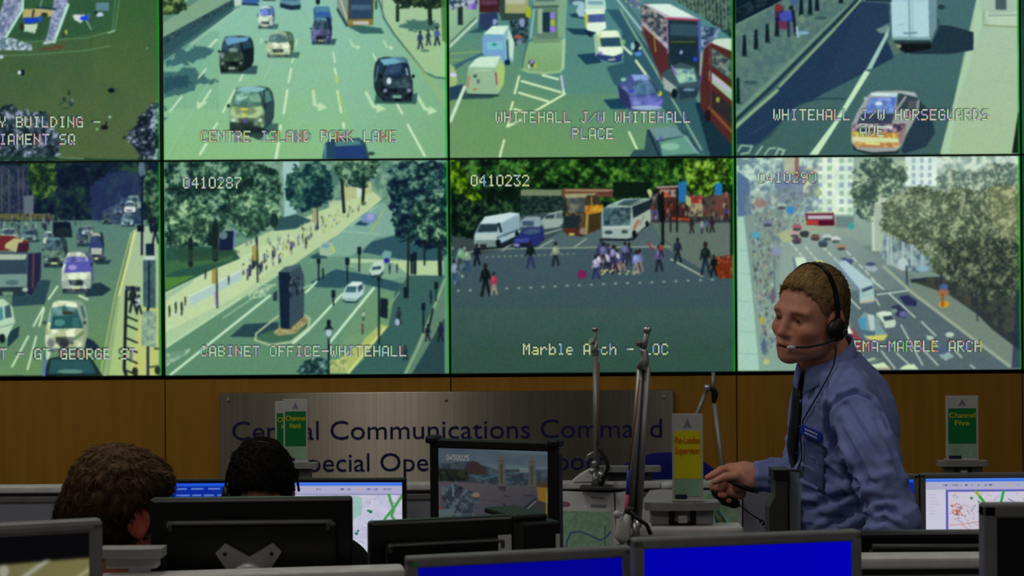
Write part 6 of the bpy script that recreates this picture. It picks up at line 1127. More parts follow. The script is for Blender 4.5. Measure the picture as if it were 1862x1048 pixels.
def sitters():
    # brown-haired person seen from behind
    ho = np.array(W(209, 936, 3.5)); R = frame3((.62, .78, -.06), .04); s = .99
    def hair(t):
        ex = lambda fd, P: (fd.ell(P(.03, -.03, .075), (.075, .07, .05), .03, R), fd.ell(P(-.06, .015, -.03), (.06, .075, .085), .03, R), fd.ell(P(.004, -.1, -.012), (.034, .04, .042), .008, R, 'sub'))
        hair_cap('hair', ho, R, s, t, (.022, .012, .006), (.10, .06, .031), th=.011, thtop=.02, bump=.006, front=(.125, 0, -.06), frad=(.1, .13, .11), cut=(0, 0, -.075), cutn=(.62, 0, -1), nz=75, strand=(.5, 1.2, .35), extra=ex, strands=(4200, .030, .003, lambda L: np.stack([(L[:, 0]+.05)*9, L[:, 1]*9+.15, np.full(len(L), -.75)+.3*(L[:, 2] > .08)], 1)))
    nk = ho+np.array((-.03, -.03, -.2)); tr = ho+np.array((-.03, -.02, -.38))
    l = np.array((-.72, .69, 0)); f = np.array((.69, .72, 0))
    sh = (nk+np.array((0, 0, -.07))+l*.15, nk+np.array((0, 0, -.07))-l*.15)
    arms = [[sh[0]+l*.03, sh[0]+l*.07+np.array((0, 0, -.27))+f*.03, sh[0]+l*.02+np.array((0, 0, -.36))+f*.22], [sh[1]-l*.03, sh[1]-l*.07+np.array((0, 0, -.27))+f*.03, sh[1]-l*.02+np.array((0, 0, -.36))+f*.22]]
    seated('person', 'seated person with thick brown hair seen from behind, one ear showing', ho, R, s, hair, nk, (tr, np.array((tr[0]-.02, tr[1]-.02, .62))), sh, arms, M['dark_cloth'], shade=(.72, .45, .42))
    # dark-haired person facing the camera with the head bowed
    ho2 = np.array(W(476, 893, 4.3)); R2 = frame3((.05, -.9, -.42), 0); s2 = .98
    def hair2(t):
        hair_cap('hair', ho2, R2, s2, t, (.0045, .004, .004), (.009, .0075, .0065), th=.007, thtop=.016, bump=.005, front=(.13, 0, -.045), frad=(.1, .125, .115), nz=90, cut=(0, 0, -.02), jag=.016, strands=(3600, .016, .004, lambda L: np.stack([L[:, 0]*8+.3, L[:, 1]*8, np.full(len(L), -.4)], 1)))
    nk = ho2+np.array((0, .1, -.15)); tr = ho2+np.array((0, .12, -.36)); l = np.array((1, .05, 0)); f = np.array((.05, -1, 0))
    sh = (nk+np.array((.16, 0, -.06)), nk+np.array((-.16, 0, -.06)))
    arms = [[sh[0]+l*.04, sh[0]+l*.09+np.array((0, -.02, -.27)), sh[0]+np.array((.0, -.26, -.31))], [sh[1]-l*.04, sh[1]-l*.09+np.array((0, -.02, -.27)), sh[1]+np.array((0, -.26, -.31))]]
    t, P = seated('person', 'seated person with short black hair and bowed head, facing the camera behind a black monitor', ho2, R2, s2, hair2, nk, (tr, np.array((tr[0], tr[1]+.02, .62))), sh, arms, M['dark_cloth'])
    h = thing('headset', 'thin black headset on the bowed black-haired person', 'headset', tuple(Vector(P(0, -.085, 0))))
    Q = lambda f, l, u: Vector(P(f, l, u))
    arc = [Q(-.01, .094*math.cos(PI*i/20), -.01+.15*math.sin(PI*i/20)) for i in range(21)]
    rebase(obj('headband', MB().tube(arc, .0032, 8), M['black'], h), h)
    for q in (-1,):
        Mx = Matrix.Translation(Q(-.004, q*.096, -.016)) @ Vector(R2[:, 1]*q).to_track_quat('Z', 'Y').to_matrix().to_4x4()
        rebase(obj('earpiece', MB().lathe([(.004, -.012), (.024, -.012), (.026, -.006), (.022, .004), (.002, .008)], 20, Mx), M['black'], h), h)
    rebase(obj('boom', MB().tube([Q(-.004, -.106, -.02), Q(.05, -.1, -.05), Q(.1, -.05, -.075)], .0025, 8), M['black'], h), h)
# ---------------------------------------------------------------- the room
def room():
    X0, X1, Y0, Y1 = -3.6, 3.6, -1.2, WALL+.12
    struct(obj('floor', MB().box(((X0+X1)/2, (Y0+Y1)/2, -.05), (X1-X0+.4, Y1-Y0+.4, .1)), M['carpet']))
    struct(obj('ceiling', MB().box(((X0+X1)/2, (Y0+Y1)/2, CEIL+.05), (X1-X0+.4, Y1-Y0+.4, .1)), M['tile']))
    struct(obj('wall_left', MB().box((X0-.05, (Y0+Y1)/2, CEIL/2), (.1, Y1-Y0, CEIL)), M['plaster']))
    struct(obj('wall_right', MB().box((X1+.05, (Y0+Y1)/2, CEIL/2), (.1, Y1-Y0, CEIL)), M['plaster']))
    struct(obj('wall_front', MB().box((0, Y0-.05, CEIL/2), (X1-X0, .1, CEIL)), M['plaster']))
    struct(obj('wall_back', MB().box((0, Y1+.05, CEIL/2), (X1-X0, .1, CEIL)), M['gap']))
    # oak panels under the video wall, one under each column of displays, with dark joints
    zt = CAMZ-(686.5-524)/510; n = 1
    for i in range(-4, 7):
        a = (298.2+520.2*i-931)/510+.002; b = a+520.2/510-.004; a = max(a, X0); b = min(b, X1)
        if b-a < .05: continue
        o = struct(obj('trim_%d' % n, MB().box(((a+b)/2, WALL+.02, (zt+.002)/2), (b-a, .03, zt-.002), .001), M['wood'])); n += 1
    struct(obj('trim_%d' % n, MB().box((0, WALL+.02, CEIL-.2), (X1-X0, .03, .36)), M['plaster']))
    # black fascia beside the outer columns
    for k, (a, b) in enumerate(((X0, (298.2-520.2*2-931)/510), ((298.2+520.2*4-931)/510, X1))):
        struct(obj('trim_%d' % (n+1+k), MB().box(((a+b)/2, WALL+.03, (zt+.012+CEIL-.38)/2), (b-a-.004, .03, CEIL-.38-zt-.012)), M['gap']))
    for k, (x, y, w, h, e, _) in enumerate(LAMPS):
        where = ('above the middle of the desks', 'above the left desks', 'above the right desks', 'above the camera, left of the middle', 'behind the camera on the right', 'near the video wall, right of its middle', 'near the video wall on the left')[k]
        t = thing('ceiling_light', 'square ceiling light panel '+where, 'ceiling light', (x, y, CEIL), 0, 'ceiling light panels')
        mb = MB()
        for q in (1, -1): mb.box((q*(w/2+.02), 0, -.01), (.03, h+.07, .02), .003); mb.box((0, q*(h/2+.02), -.01), (w+.01, .03, .02), .003)
        obj('frame', mb, M['sign_white'], t); obj('diffuser', MB().box((0, 0, -.006), (w, h, .01)), M['lampglass'], t)
TW, TH = 520.2, 392.0
RES = .8
_capdots = []
def tile(i, j): return Picture(TW, TH, RES, 298.2+TW*i, 288.5-TH*(1-j), True)
CAPS = {(-1, 0): [('Y BUILDING -', -2, 212, 15.6, 20), ('IAMENT SQ', -1, 243.5, 15.6, 20)], (0, 0): [('CENTRE ISLAND PARK LANE', 365, 238, 15.6, 20.5)],
        (1, 0): [('WHITEHALL J/W WHITEHALL', 901, 203, 15.5, 20.5), ('PLACE', 1040, 233, 15.6, 20.5)], (2, 0): [('WHITEHALL J/W HORSEGUARDS', 1406, 198.5, 15.8, 20.5), ('AVE', 1563, 229, 15.8, 19)],
        (-1, 1): [('T - GT GEORGE ST', 0, 634, 15.7, 20)], (0, 1): [('0410287', 333, 322, 15.6, 21), ('CABINET OFFICE-WHITEHALL', 365, 629, 15.7, 19.5)],
        (1, 1): [('0410232', 856, 318, 15.6, 21), ('Marble Arch - LOC', 951, 625, 15.7, 20.5)], (2, 1): [('0410290', 1378, 313, 15.6, 19.5), ('ODEON CINEMA-MARBLE ARCH', 1412, 619.5, 15.65, 20.5)]}
LABELS = {(-1, 0): 'wall display with a park lawn and its fenced camp, far left of the top row', (0, 0): 'wall display with a wide road of black taxis, captioned CENTRE ISLAND PARK LANE',
          (1, 0): 'wall display with red buses and parked vans, captioned WHITEHALL PLACE', (2, 0): 'wall display with a marked patrol car behind a white lorry, captioned HORSEGUARDS',
          (-1, 1): 'wall display with queuing traffic and a white taxi, captioned GT GEORGE ST', (0, 1): 'wall display numbered 0410287 with a dark block memorial in the road',
          (1, 1): 'wall display numbered 0410232 with people crossing in front of a white coach', (2, 1): 'wall display behind the standing man\'s head with big trees and a long bus'}
def edge_glow(c):
    """the displays leak green light along their upright edges"""
    g = np.array((.02, .60, .12), np.float32); n = fbm(c.gy/60, c.gy*0+c.u0, 3, 2)
    for x, w, k in ((c.W-1, 3.2, .97), (0, 1.8, .55)):
        m = np.clip(1.3-np.abs(c.gx-x)/w, 0, 1)*k*(.45+.8*n); m = np.clip(m, 0, 1)[..., None]; c.a = c.a*(1-m)+g*m
    for y, k in ((0, .5), (c.H-1, .5)):
        m = (np.clip(1.2-np.abs(c.gy-y)/1.5, 0, 1)*k)[..., None]; c.a = c.a*(1-m)+np.array((.02, .16, .08), np.float32)*m
def video_wall():
    S = {(-1, 0): scr_lawn, (0, 0): scr_lane, (1, 0): scr_place, (2, 0): scr_guards, (-1, 1): scr_george, (0, 1): scr_office, (1, 1): scr_crossing, (2, 1): scr_arch}
    wpt = lambda U, V, y=WALL: ((U-931)/510, y, CAMZ-(V-524)/510)
    for (i, j), fn in list(S.items())+[((-2, 0), None), ((-2, 1), None), ((3, 0), None), ((3, 1), None)]:
        if fn: c = fn()
        else:
            c = tile(i, j).frame(298.2+TW*i, 288.5-TH*(1-j), 1); c.roll = False
            if i == 3: c.grad([(0, 0), (530, 0), (530, 400), (0, 400)], (26, 44, 52), (90, 130, 110), (0, 0), (500, 400), n=.6, nsc=90)
            else: c.grad([(0, 0), (530, 0), (530, 400), (0, 400)], (40, 76, 56), (76, 100, 80), (0, 0), (500, 400), n=.6, nsc=90)
        words = []
        for t, x, y, p, h in CAPS.get((i, j), []):
            k = 0
            for wd_ in t.split(' '): words.append(text_dots(wd_, x+k*p, y, p, h)); k += len(wd_)+1
        dots = sum(words, [])
        c.frame(0, 0, 1)
        finish(c)
        for x0, y0, x1, y1 in dots: c.rect(x0-1.4, y0-.9, x1+1.6, y1+1.1, (20, 34, 36), .42)
        edge_glow(c)
        U0, V0 = c.u0, c.v0
        lab = LABELS.get((i, j)) or ('dim wall display beyond the %s edge, %s row' % ('left' if i < 0 else 'right', 'top' if j == 0 else 'bottom'))
        ctr = wpt(U0+TW/2, V0+TH)
        t = thing('wall_display', lab, 'display', ctr, 0, 'displays of the video wall')
        L = lambda U, V, y: Vector(wpt(U, V, y))-Vector(ctr)
        g = 1.0; gr = 5.0 if i < 0 else 2.2; mb = MB(); y0, y1 = WALL-.001, WALL+.06
        for a, b, e, f in ((U0+.25, V0+.25, U0+g+.6, V0+TH-.25), (U0+TW-gr-.6, V0+.25, U0+TW-.25, V0+TH-.25), (U0+.25, V0+.25, U0+TW-.25, V0+g+.6), (U0+.25, V0+TH-g-.6, U0+TW-.25, V0+TH-.25)):
            p, q = L(a, b, y0), L(e, f, y1); mb.box((p+q)/2, (abs(q.x-p.x), q.y-p.y, abs(q.z-p.z)))
        p, q = L(U0+1.5, V0+1.5, WALL+.05), L(U0+TW-1.5, V0+TH-1.5, WALL+.06); mb.box((p+q)/2, (abs(q.x-p.x), .01, abs(q.z-p.z)))
        obj('frame', mb, M['black'], t)
        p = L(U0+g+.2, V0+g+.2, WALL); grid_screen('screen', c, p, (((TW-g-gr-.4)/510), 0, 0), (0, 0, -(TH-2*g-.4)/510), t)
        if dots:
            R = random.Random(i*7+j)
            tints = [(196, 216, 190)]*6+[(214, 206, 150), (170, 160, 220), (150, 220, 150), (220, 160, 170), (150, 200, 210)]
            if (i, j) == (1, 1): tints = [(206, 216, 180)]*5+[(190, 210, 90), (206, 220, 120), (130, 170, 210)]
            if (i, j) in ((0, 0), (2, 1)): tints += [(170, 110, 200), (120, 200, 110), (200, 190, 90), (206, 120, 130)]
            for dd in words:
              co = []; q = []; col = []
              for x0, y0_, x1, y1_ in dd:
                k = len(co); cc = lin(R.choice(tints))
                for (x, y) in ((x0, y1_), (x1, y1_), (x1, y0_), (x0, y0_)):
                    u, v = unroll(x, y); co.append(L(u, v, WALL-.0012)); col.append(cc)
                q.append((k, k+1, k+2, k+3))
              me = mesh_np('caption', np.array(co), np.array(q), False); setcol(me, np.array(col)*.85); link('caption', me, M['screen'], t)
# ---------------------------------------------------------------- steel sign
def split_words(mb, gap):
    """one mesh per word of a line of lettering"""
    bm = mb.bm; seen = set(); isl = []
    for v in bm.verts:
        if v in seen: continue
        st = [v]; seen.add(v); fs = set(); xs = []
        while st:
            a = st.pop(); xs.append(a.co.x); fs.update(a.link_faces)
            for e in a.link_edges:
                b = e.other_vert(a)
                if b not in seen: seen.add(b); st.append(b)
        isl.append((min(xs), max(xs), fs))
    isl.sort(key=lambda s: s[0]); words = []; end = -1e9
    for a, b, fs in isl:
        if a-end > gap: words.append([])
        words[-1] += list(fs); end = max(end, b)
    out = []
    for w in words:
        m = MB(); mp = {}
        for f in w:
            for v in f.verts:
                if v not in mp: mp[v] = m.bm.verts.new(v.co)
            m.bm.faces.new([mp[v] for v in f.verts])
        out.append(m)
    bm.free(); return out
def plaque():
    z = lambda y, x: CAMZ-(unroll(x, y)[1]-524)/510
    xx = lambda x, y=760: (unroll(x, y)[0]-931)/510
    x0, x1 = xx(401), xx(1224); zt, zb = z(712, 812), z(892, 812)
    yf = WALL-.022
    t = thing('wall_sign', 'brushed steel wall sign with two lines of navy lettering, screwed to the oak panels', 'sign', ((x0+x1)/2, WALL-.01, (zt+zb)/2))
    rebase(obj('plate', MB().box(((x0+x1)/2, WALL-.012, (zt+zb)/2), (x1-x0, .02, zt-zb), .002), M['plaque'], t), t)
    for s, xa, xb, yb, cap in (('Central Communications Command', 424, 1203, 797, 34), ('Special Operations Support', 540, 1100, 855, 33)):
        mb = text_mb(s, 1, .002, 'LEFT'); bx = [v.co.x for v in mb.bm.verts]; w = max(bx)-min(bx)
        caph = max(v.co.z for v in mb.bm.verts); sx = (xx(xb, yb)-xx(xa, yb))/w; sz = (cap/510)/caph*1.0
        move(mb, Matrix.Translation((xx(xa, yb)-min(bx)*sx, yf-.0015, z(yb, (xa+xb)/2))) @ Matrix.Diagonal((sx, 1, sz, 1)))
        for wm in split_words(mb, .012): rebase(obj('lettering', wm, M['navy'], t), t)
    for x, y in ((417, 727), (812, 727), (1207, 722), (417, 880), (812, 880), (1207, 880)):
        Mx = Matrix.Translation((xx(x, y), yf, z(y, x))) @ Matrix.Rotation(PI/2, 4, 'X')
        rebase(obj('screw', MB().lathe([(.0005, .0), (.0075, .0), (.0065, .003), (.001, .0045)], 14, Mx), M['silver'], t), t)
# ---------------------------------------------------------------- monitors
def place(A, B):
    A, B = Vector(A), Vector(B); d = B-A; return (A+B)/2, math.hypot(d.x, d.y), math.atan2(d.y, d.x)
def monitor(label, A, B, h, desk_z, mat, bez=.017, pic=None, group=None, corner=.004, lower=.03, name='monitor', extra=None, sdrop=.0, mstand=None):
    """a flat monitor facing the camera; A and B are the top corners of its frame"""
    c, w, rz = place(A, B)
    t = thing(name, label, 'monitor', (c.x, c.y, desk_z), rz, group); H = c.z-desk_z
    mb = MB(); d = .03
    mb.box((0, 0, H-bez/2), (w, d, bez), corner); mb.box((0, 0, H-h+lower/2), (w, d, lower), corner)
    for q in (1, -1): mb.box((q*(w-bez)/2, 0, H-h/2), (bez, d, h-.002), corner)
    obj('frame', mb, mat, t)
    mb = MB().box((0, .014, H-h/2), (w-.01, .02, h-.01), .004); mb.box((0, .038, H-h/2), (w*.8, .03, h*.8), .012, None, None, 3, ('y', 1, .8) and (1, 1, .8)); obj('back_shell', mb, mat, t)
    if pic is not None:
        e = .0015
        grid_screen('screen', pic, (-w/2+bez-e, -.010, H-bez+e), (w-2*bez+2*e, 0, 0), (0, 0, -(h-bez-lower+2*e)), t)
    sm = mstand or mat
    obj('stand_neck', MB().box((0, .055, (H-h*.5)/2), (.06, .025, H-h*.5), .006), sm, t)
    obj('stand_base', MB().box((0, .05, .009), (.22, .18, .018), .007), sm, t)
    if extra: extra(t, w, H)
    return t, w, H
def pic_blue(v, cursor=False):
    c = Picture(334, 270, .6); c.grad([(0, 0), (334, 0), (334, 270), (0, 270)], (0, 0, v), (0, 0, v+12), (0, 0), (334, 270))
    if cursor: c.line([(270, 34), (276, 40)], 3, (40, 120, 230)); c.ell(273, 37, 2.2, 3, (90, 180, 240))
    return c
def pic_windows():
    c = Picture(206, 170, 1.5); c.rect(0, 0, 206, 170, (8, 40, 150)); c.rect(0, 0, 206, 7, (30, 84, 214)); R = random.Random(5)
    for y, n in ((10, 1), (22, 0), (29, 1), (40, 1), (52, 1)):
        x = 30
        while x < 150:
            w = R.uniform(8, 26); c.rect(x, y, x+w, y+3, (120, 150, 220), .8); x += w+R.uniform(3, 8)
    c.blur(1); return c
def pic_map(seed, left=False):
    c = Picture(206, 170, 2.0); c.rect(0, 0, 206, 170, (176, 176, 200)); c.grad([(0, 0), (206, 0), (206, 7), (0, 7)], (40, 100, 226), (90, 140, 230), (0, 7), (0, 0)); R = random.Random(seed)
    c.rect(0, 7, 206, 22, (168, 168, 198))
    for k in range(26): x = R.uniform(6, 200); c.rect(x, 12, x+R.uniform(1, 6), 15, R.choice([(130, 130, 170), (120, 120, 160), (200, 170, 130), (60, 70, 150), (150, 150, 190)]), .8)
    x0 = 0
    if left:
        c.rect(0, 22, 38, 170, (196, 196, 214)); c.rect(37, 22, 41, 170, (80, 84, 176)); c.rect(37, 22, 206, 26, (92, 94, 180)); x0 = 41
        for k in range(7): c.rect(6, 30+k*6, R.uniform(14, 26), 31.5+k*6, (186, 160, 190), .7)
    else: c.rect(0, 22, 206, 24, (130, 130, 176))
    y0 = 26 if left else 24
    bg = (204, 192, 204) if left else (182, 182, 210)
    c.mott([(x0, y0), (206, y0), (206, 170), (x0, 170)], bg, (196, 196, 214), 10, seed)
    def clip(p): return p
    for k in range(90):
        x = R.uniform(x0+2, 204); y = R.uniform(y0+2, 168); a = R.choice((-1.05, -1.0, .5, .55, 1.1)); l = R.uniform(4, 16); dx, dy = math.cos(a)*l, math.sin(a)*l
        if x+dx < x0+1 or y+dy < y0+1: continue
        c.line([(x, y), (x+dx, y+dy)], R.choice((.7, 1, 1.6)), R.choice([(130, 130, 160), (150, 140, 150), (226, 220, 226), (110, 110, 150), (200, 176, 186)]), .8)
    for k in range(60): c.ell(R.uniform(x0+3, 203), R.uniform(y0+3, 168), R.uniform(.6, 1.6), R.uniform(.5, 1.2), R.choice([(90, 90, 130), (150, 120, 140), (120, 120, 120)]), .7)
    if left:
        for k in range(46): c.ell(R.gauss(58, 7), R.gauss(62, 7), 1.6, 1.3, R.choice([(190, 90, 80), (110, 80, 80), (200, 120, 110)]), .8)
        c.line([(48, 55), (56, 48), (62, 50)], 1.6, (196, 100, 90)); c.line([(44, 88), (70, 86), (100, 81)], 1.4, (196, 130, 130)); c.line([(64, 86), (80, 98)], 1.2, (190, 130, 130))
        c.line([(91, 26), (104, 44), (120, 70)], 4.6, (40, 150, 60)); c.line([(91, 26), (96, 33)], 4.4, (150, 170, 30)); c.line([(140, 26), (136, 44), (126, 90)], 4.6, (40, 160, 70)); c.ell(83, 38, 2.6, 2.6, (40, 130, 80)); c.ell(96, 45, 2, 2, (60, 140, 90))
    else:
        c.poly([(120, 24), (136, 30), (134, 60), (118, 70)], (140, 186, 170), .8)
        for p in ([(182, 24), (190, 52), (186, 62), (206, 90)], [(206, 24), (192, 46), (176, 66), (160, 100), (140, 140)], [(160, 110), (148, 130), (140, 160)]): c.line(p, 4.6, (70, 150, 80))
        c.ell(150, 55, 3, 3, (20, 110, 80)); c.ell(146, 53, 2.4, 2, (30, 120, 80)); c.ell(125, 95, 3, 2.5, (20, 110, 100)); c.ell(128, 90, 2, 2, (20, 110, 100))
    c.blur(1.0); return c
def pic_bridge():
    c = Picture(200, 180, 1.5); F_ = lambda x, y: ((x-615)/3.86, (y-120)/3.86)
    c.frame(-615/3.86, -120/3.86, 1/3.86)
    c.grad([(600, 100), (1400, 100), (1400, 400), (600, 400)], (86, 98, 118), (100, 120, 128), (700, 120), (900, 330)); c.mott([(620, 120), (1390, 150), (1390, 230), (620, 220)], (92, 106, 118), (66, 84, 104), 90, 3, .5)
    c.mott([(615, 235), (850, 210), (1020, 260), (1390, 250), (1390, 380), (615, 380)], (44, 52, 62), (76, 92, 100), 30, 5, .9, 2.2); c.poly([(820, 240), (860, 205), (900, 215), (960, 280), (940, 300), (800, 300)], (66, 44, 48), .9, 5); c.mott([(615, 270), (820, 270), (840, 350), (615, 360)], (26, 30, 30), (50, 56, 44), 20, 6); c.line([(850, 310), (940, 330), (1040, 300)], 14, (62, 106, 120)); c.line([(1080, 240), (1260, 245)], 6, (96, 130, 130)); c.line([(1080, 290), (1260, 270)], 6, (84, 116, 120)); c.line([(1100, 330), (1250, 330)], 14, (46, 66, 80)); c.rect(1190, 245, 1260, 275, (130, 140, 144), .8)
    for x in (1065, 1275):
        c.poly([(x-24, 390), (x-22, 210), (x-14, 170), (x, 155), (x+14, 170), (x+22, 210), (x+26, 390)], (96, 96, 84)); c.rect(x-8, 220, x+6, 360, (66, 70, 66))
        for y in (200, 240, 280): c.line([(x-22, y), (x+22, y)], 5, (70, 74, 72))
    c.grad([(600, 360), (1400, 370), (1400, 640), (600, 640)], (96, 90, 96), (74, 72, 82), (900, 370), (1000, 620), n=.4, nsc=60)
    c.poly([(1040, 380), (1100, 375), (1090, 410), (1050, 405)], (60, 56, 60)); c.line([(1080, 442), (1120, 446)], 8, (54, 52, 60)); c.line([(1220, 432), (1290, 432)], 10, (56, 52, 60))
    c.mott([(640, 400), (740, 380), (800, 400), (900, 440), (910, 530), (860, 600), (640, 600)], (50, 56, 70), (96, 112, 122), 24, 8); c.ell(885, 445, 26, 18, (150, 130, 96)); c.ell(775, 400, 10, 10, (30, 30, 34)); c.line([(720, 380), (725, 460)], 14, (96, 130, 140)); c.line([(870, 490), (900, 520)], 12, (90, 90, 100)); c.poly([(615, 560), (740, 545), (720, 600), (615, 620)], (96, 116, 116)); c.ell(630, 548, 16, 9, (150, 60, 50)); c.line([(930, 475), (1070, 490)], 5, (70, 66, 66)); c.line([(1080, 500), (1110, 570)], 12, (44, 44, 54))
    c.poly([(1180, 550), (1300, 440), (1310, 470), (1210, 560)], (44, 46, 58)); c.line([(1200, 560), (1300, 470)], 8, (140, 140, 140)); c.poly([(1210, 560), (1310, 470), (1390, 450), (1390, 640), (1180, 640)], (60, 58, 60)); c.poly([(1305, 370), (1385, 372), (1385, 480), (1320, 465)], (150, 110, 46)); c.poly([(1305, 330), (1390, 330), (1390, 375), (1305, 370)], (80, 64, 50)); c.line([(1372, 410), (1370, 620)], 8, (150, 150, 50))
    c.poly([(1050, 600), (1290, 565), (1290, 640), (1050, 640)], (66, 84, 84))
    c.blur(1.0)
    c.frame(0, 0, 1)
    for x0, y0, x1, y1 in text_dots('0450025', 16, 13, 6, 10): c.rect(x0, y0, x1, y1, (190, 186, 176), .85)
    c.a *= .74; return c
def pic_yard():
    c = Picture(334, 270, .8); c.rect(0, 0, 334, 270, (6, 6, 8)); c.grad([(0, 42), (334, 36), (334, 270), (0, 270)], (112, 106, 66), (96, 96, 70), (334, 40), (0, 200), n=.3, nsc=40)
    c.line([(205, 70), (262, 38), (290, 22)], 6, (156, 156, 140)); c.line([(285, 80), (334, 52)], 5, (150, 150, 120)); c.poly([(0, 40), (180, 40), (200, 80), (0, 90)], (56, 62, 50), .8); c.ell(195, 48, 8, 9, (150, 150, 136)); c.rect(0, 0, 334, 36, (6, 6, 8)); c.blur(1.5); return c
def back_monitor(label, A, B, h, desk_z, extra=None, name='monitor', dep=.05, stand=True, group='monitors seen from behind', mount=False):
    """a black monitor turned away from the camera"""
    c, w, rz = place(A, B); t = thing(name, label, 'monitor', (c.x, c.y, desk_z), rz, group); H = c.z-desk_z
    mb = MB().box((0, .012, H-h/2), (w, .028, h), .006); obj('frame', mb, M['black_gloss'], t)
    mb = MB().box((0, -.014, H-h/2-.008), (w-.05, .028, h-.06), .01); obj('back_shell', mb, M['black_gloss'], t)
    mb = MB()
    mb.box((0, -.030, H-.042), (w*.76, .008, .006), .003); 
    for q in (1, -1): mb.box((q*w*.385, -.030, H-.048), (.008, .008, .016), .003)
    obj('vent_ridge', mb, M['grey_dark'], t)
    obj('screen', MB().box((0, .027, H-h/2), (w-.034, .002, h-.034)), M['gap'], t)
    obj('stand_neck', MB().box((0, -.045, (H-h*.55)/2), (.07, .03, H-h*.55), .006), M['silver'], t); obj('stand_base', MB().box((0, .02, .009), (.22, .18, .018), .007), M['silver'], t)
    if mount:
        mb = MB(); z = H-h*.5+.02; pts = []
        for a, r in ((0, .030), (45, .072), (90, .034), (135, .072), (180, .030), (225, .072), (270, .034), (315, .072)):
            for e in (-9, 9) if r > .05 else (0,): pts.append((r*math.cos(math.radians(a+e)), z+r*math.sin(math.radians(a+e))))
        mb.prism(pts, -.044, -.028); mb.lathe([(.03, -.0), (.034, .006), (.03, .02), (.01, .024)], 24, Matrix.Translation((0, -.042, z-.008)) @ Matrix.Rotation(PI/2, 4, 'X')); mp = obj('mount_plate', mb, M['silver'], t); mp['label'] = 'silver cross-shaped mounting plate'
        for a in (45, 135, 225, 315): obj('screw', MB().lathe([(.0003, 0), (.004, 0), (.003, .002), (.0005, .0025)], 10, Matrix.Translation((.058*math.cos(math.radians(a)), -.044, z+.058*math.sin(math.radians(a)))) @ Matrix.Rotation(PI/2, 4, 'X')), M['black'], mp)
    if extra: extra(t, w, H)
    return t
def monitors():
    D = .74
    def led(t, w, H): obj('green_sticker', MB().box((-w/2+.012, -.0155, H-.011), (.007, .001, .006)), M['green_led'], t)
    monitor('grey-framed monitor with a darker blue screen and small cursor, left of the front pair', W(738, 1013, 2.70), W(1145, 992, 2.80), .31, D, M['bezel'], .0175, pic_blue(138, True), 'grey monitors with blue screens', extra=led)
    monitor('grey-framed monitor with a brighter plain blue screen, below the standing man\'s hand', W(1149, 979, 2.72), W(1561, 963, 2.80), .31, D, M['bezel'], .0175, pic_blue(172), 'grey monitors with blue screens')
    monitor('grey-framed monitor with a black screen in the lower right corner of the view', W(1783, 915, 2.60), W(2215, 912, 2.60), .34, D, M['bezel'], .022, (lambda c: (c.rect(0, 0, 10, 10, (3, 3, 4)), c)[1])(Picture(10, 10, 2)))
    monitor('grey-framed monitor in the lower left corner with a letterboxed yard picture', W(-249, 963, 2.50), W(185, 944, 2.62), .34, D, M['bezel'], .022, pic_yard(), corner=.008)
    monitor('black-framed monitor with a street map in violet and green, behind the black-haired person', W(512, 870.5, 5.0), W(739, 869, 4.98), .31, D, M['black'], .012, pic_map(3), 'far monitors showing maps')
    monitor('black-framed monitor with a blue text window, left of the black-haired person', W(284, 872, 5.0), W(510, 870, 5.0), .31, D, M['black'], .012, pic_windows())
    monitor('grey-framed monitor with a street map and a white side list, right of the standing man', W(1672, 861, 5.0), W(1898, 859, 5.0), .31, D, M['bezel'], .0155, pic_map(8, True), 'far monitors showing maps', mstand=M['bezel'])
    monitor('grey-framed monitor with a blue screen, almost hidden behind the standing man\'s sleeve', W(1443, 863.5, 5.0), W(1669, 862, 5.0), .31, D, M['bezel'], .0155, pic_windows(), mstand=M['bezel'])
    def bumpers(t, w, H):
        for q in (1, -1): obj('corner_bumper', MB().box((q*(w/2-.006), 0, H-.002), (.034, .045, .022), .007), M['black'], t)
        obj('side_grille', MB().box((w/2+.002, .012, H-.16), (.006, .02, .26), .001), M['grey_dark'], t)
    monitor('thick black-framed monitor with a river and bridge picture, in front of the steel sign', W(785, 797, 4.5), W(1014, 805, 4.36), .31, D, M['black'], .024, pic_bridge(), extra=bumpers)
    back_monitor('back of a black monitor with a silver mount, in front of the brown-haired person', W(272, 908, 3.05), W(640, 903.5, 3.06), .31, D, mount=True)
    def stick(t, w, H):
        obj('sticker', MB().box((w*.40, -.0305, H-.047), (.025, .002, .03)), M['sign_white'], t)
    back_monitor('back of a black monitor with a white sticker, in front of the bridge picture', W(672, 949, 3.12), W(935, 938, 3.2), .27, D, extra=stick)
    # black computer case right of it
    A = W(955, 941, 3.3)
    t = thing('computer_case', 'black computer case lying beside the stickered black monitor', 'computer', (A.x, A.y, D), .42)
    H = A.z-D; obj('case', MB().box((0, 0, H/2), (.075, .16, H), .004), M['black'], t); obj('side_panel', MB().box((.0385, .0, H/2), (.003, .14, H-.02), .001), M['black_gloss'], t); obj('lid', MB().box((-.012, .02, H+.006), (.07, .15, .012), .004), M['black'], t); obj('label_strip', MB().box((.031, -.081, H-.04), (.008, .002, .032)), M['sign_white'], t)
    def handle(t, w, H):
        pts = [(-.15, -.045, H-.022), (.12, -.045, H-.024), (.14, -.045, H-.030), (.142, -.043, H-.042)]
        pts2 = [(-.15, -.036, H-.030), (-.152, -.045, H-.04), (.08, -.045, H-.042), (.1, -.04, H-.05), (.105, -.03, H-.07)]
        obj('handle', MB().tube(pts, .006, 10), M['grey_dark'], t); obj('lower_ridge', MB().tube(pts2, .004, 8), M['grey_dark'], t)
    back_monitor('back of a black monitor with a grey carrying handle, lower right', W(1545, 962, 3.12), W(1905, 970, 3.12), .31, D, extra=handle)
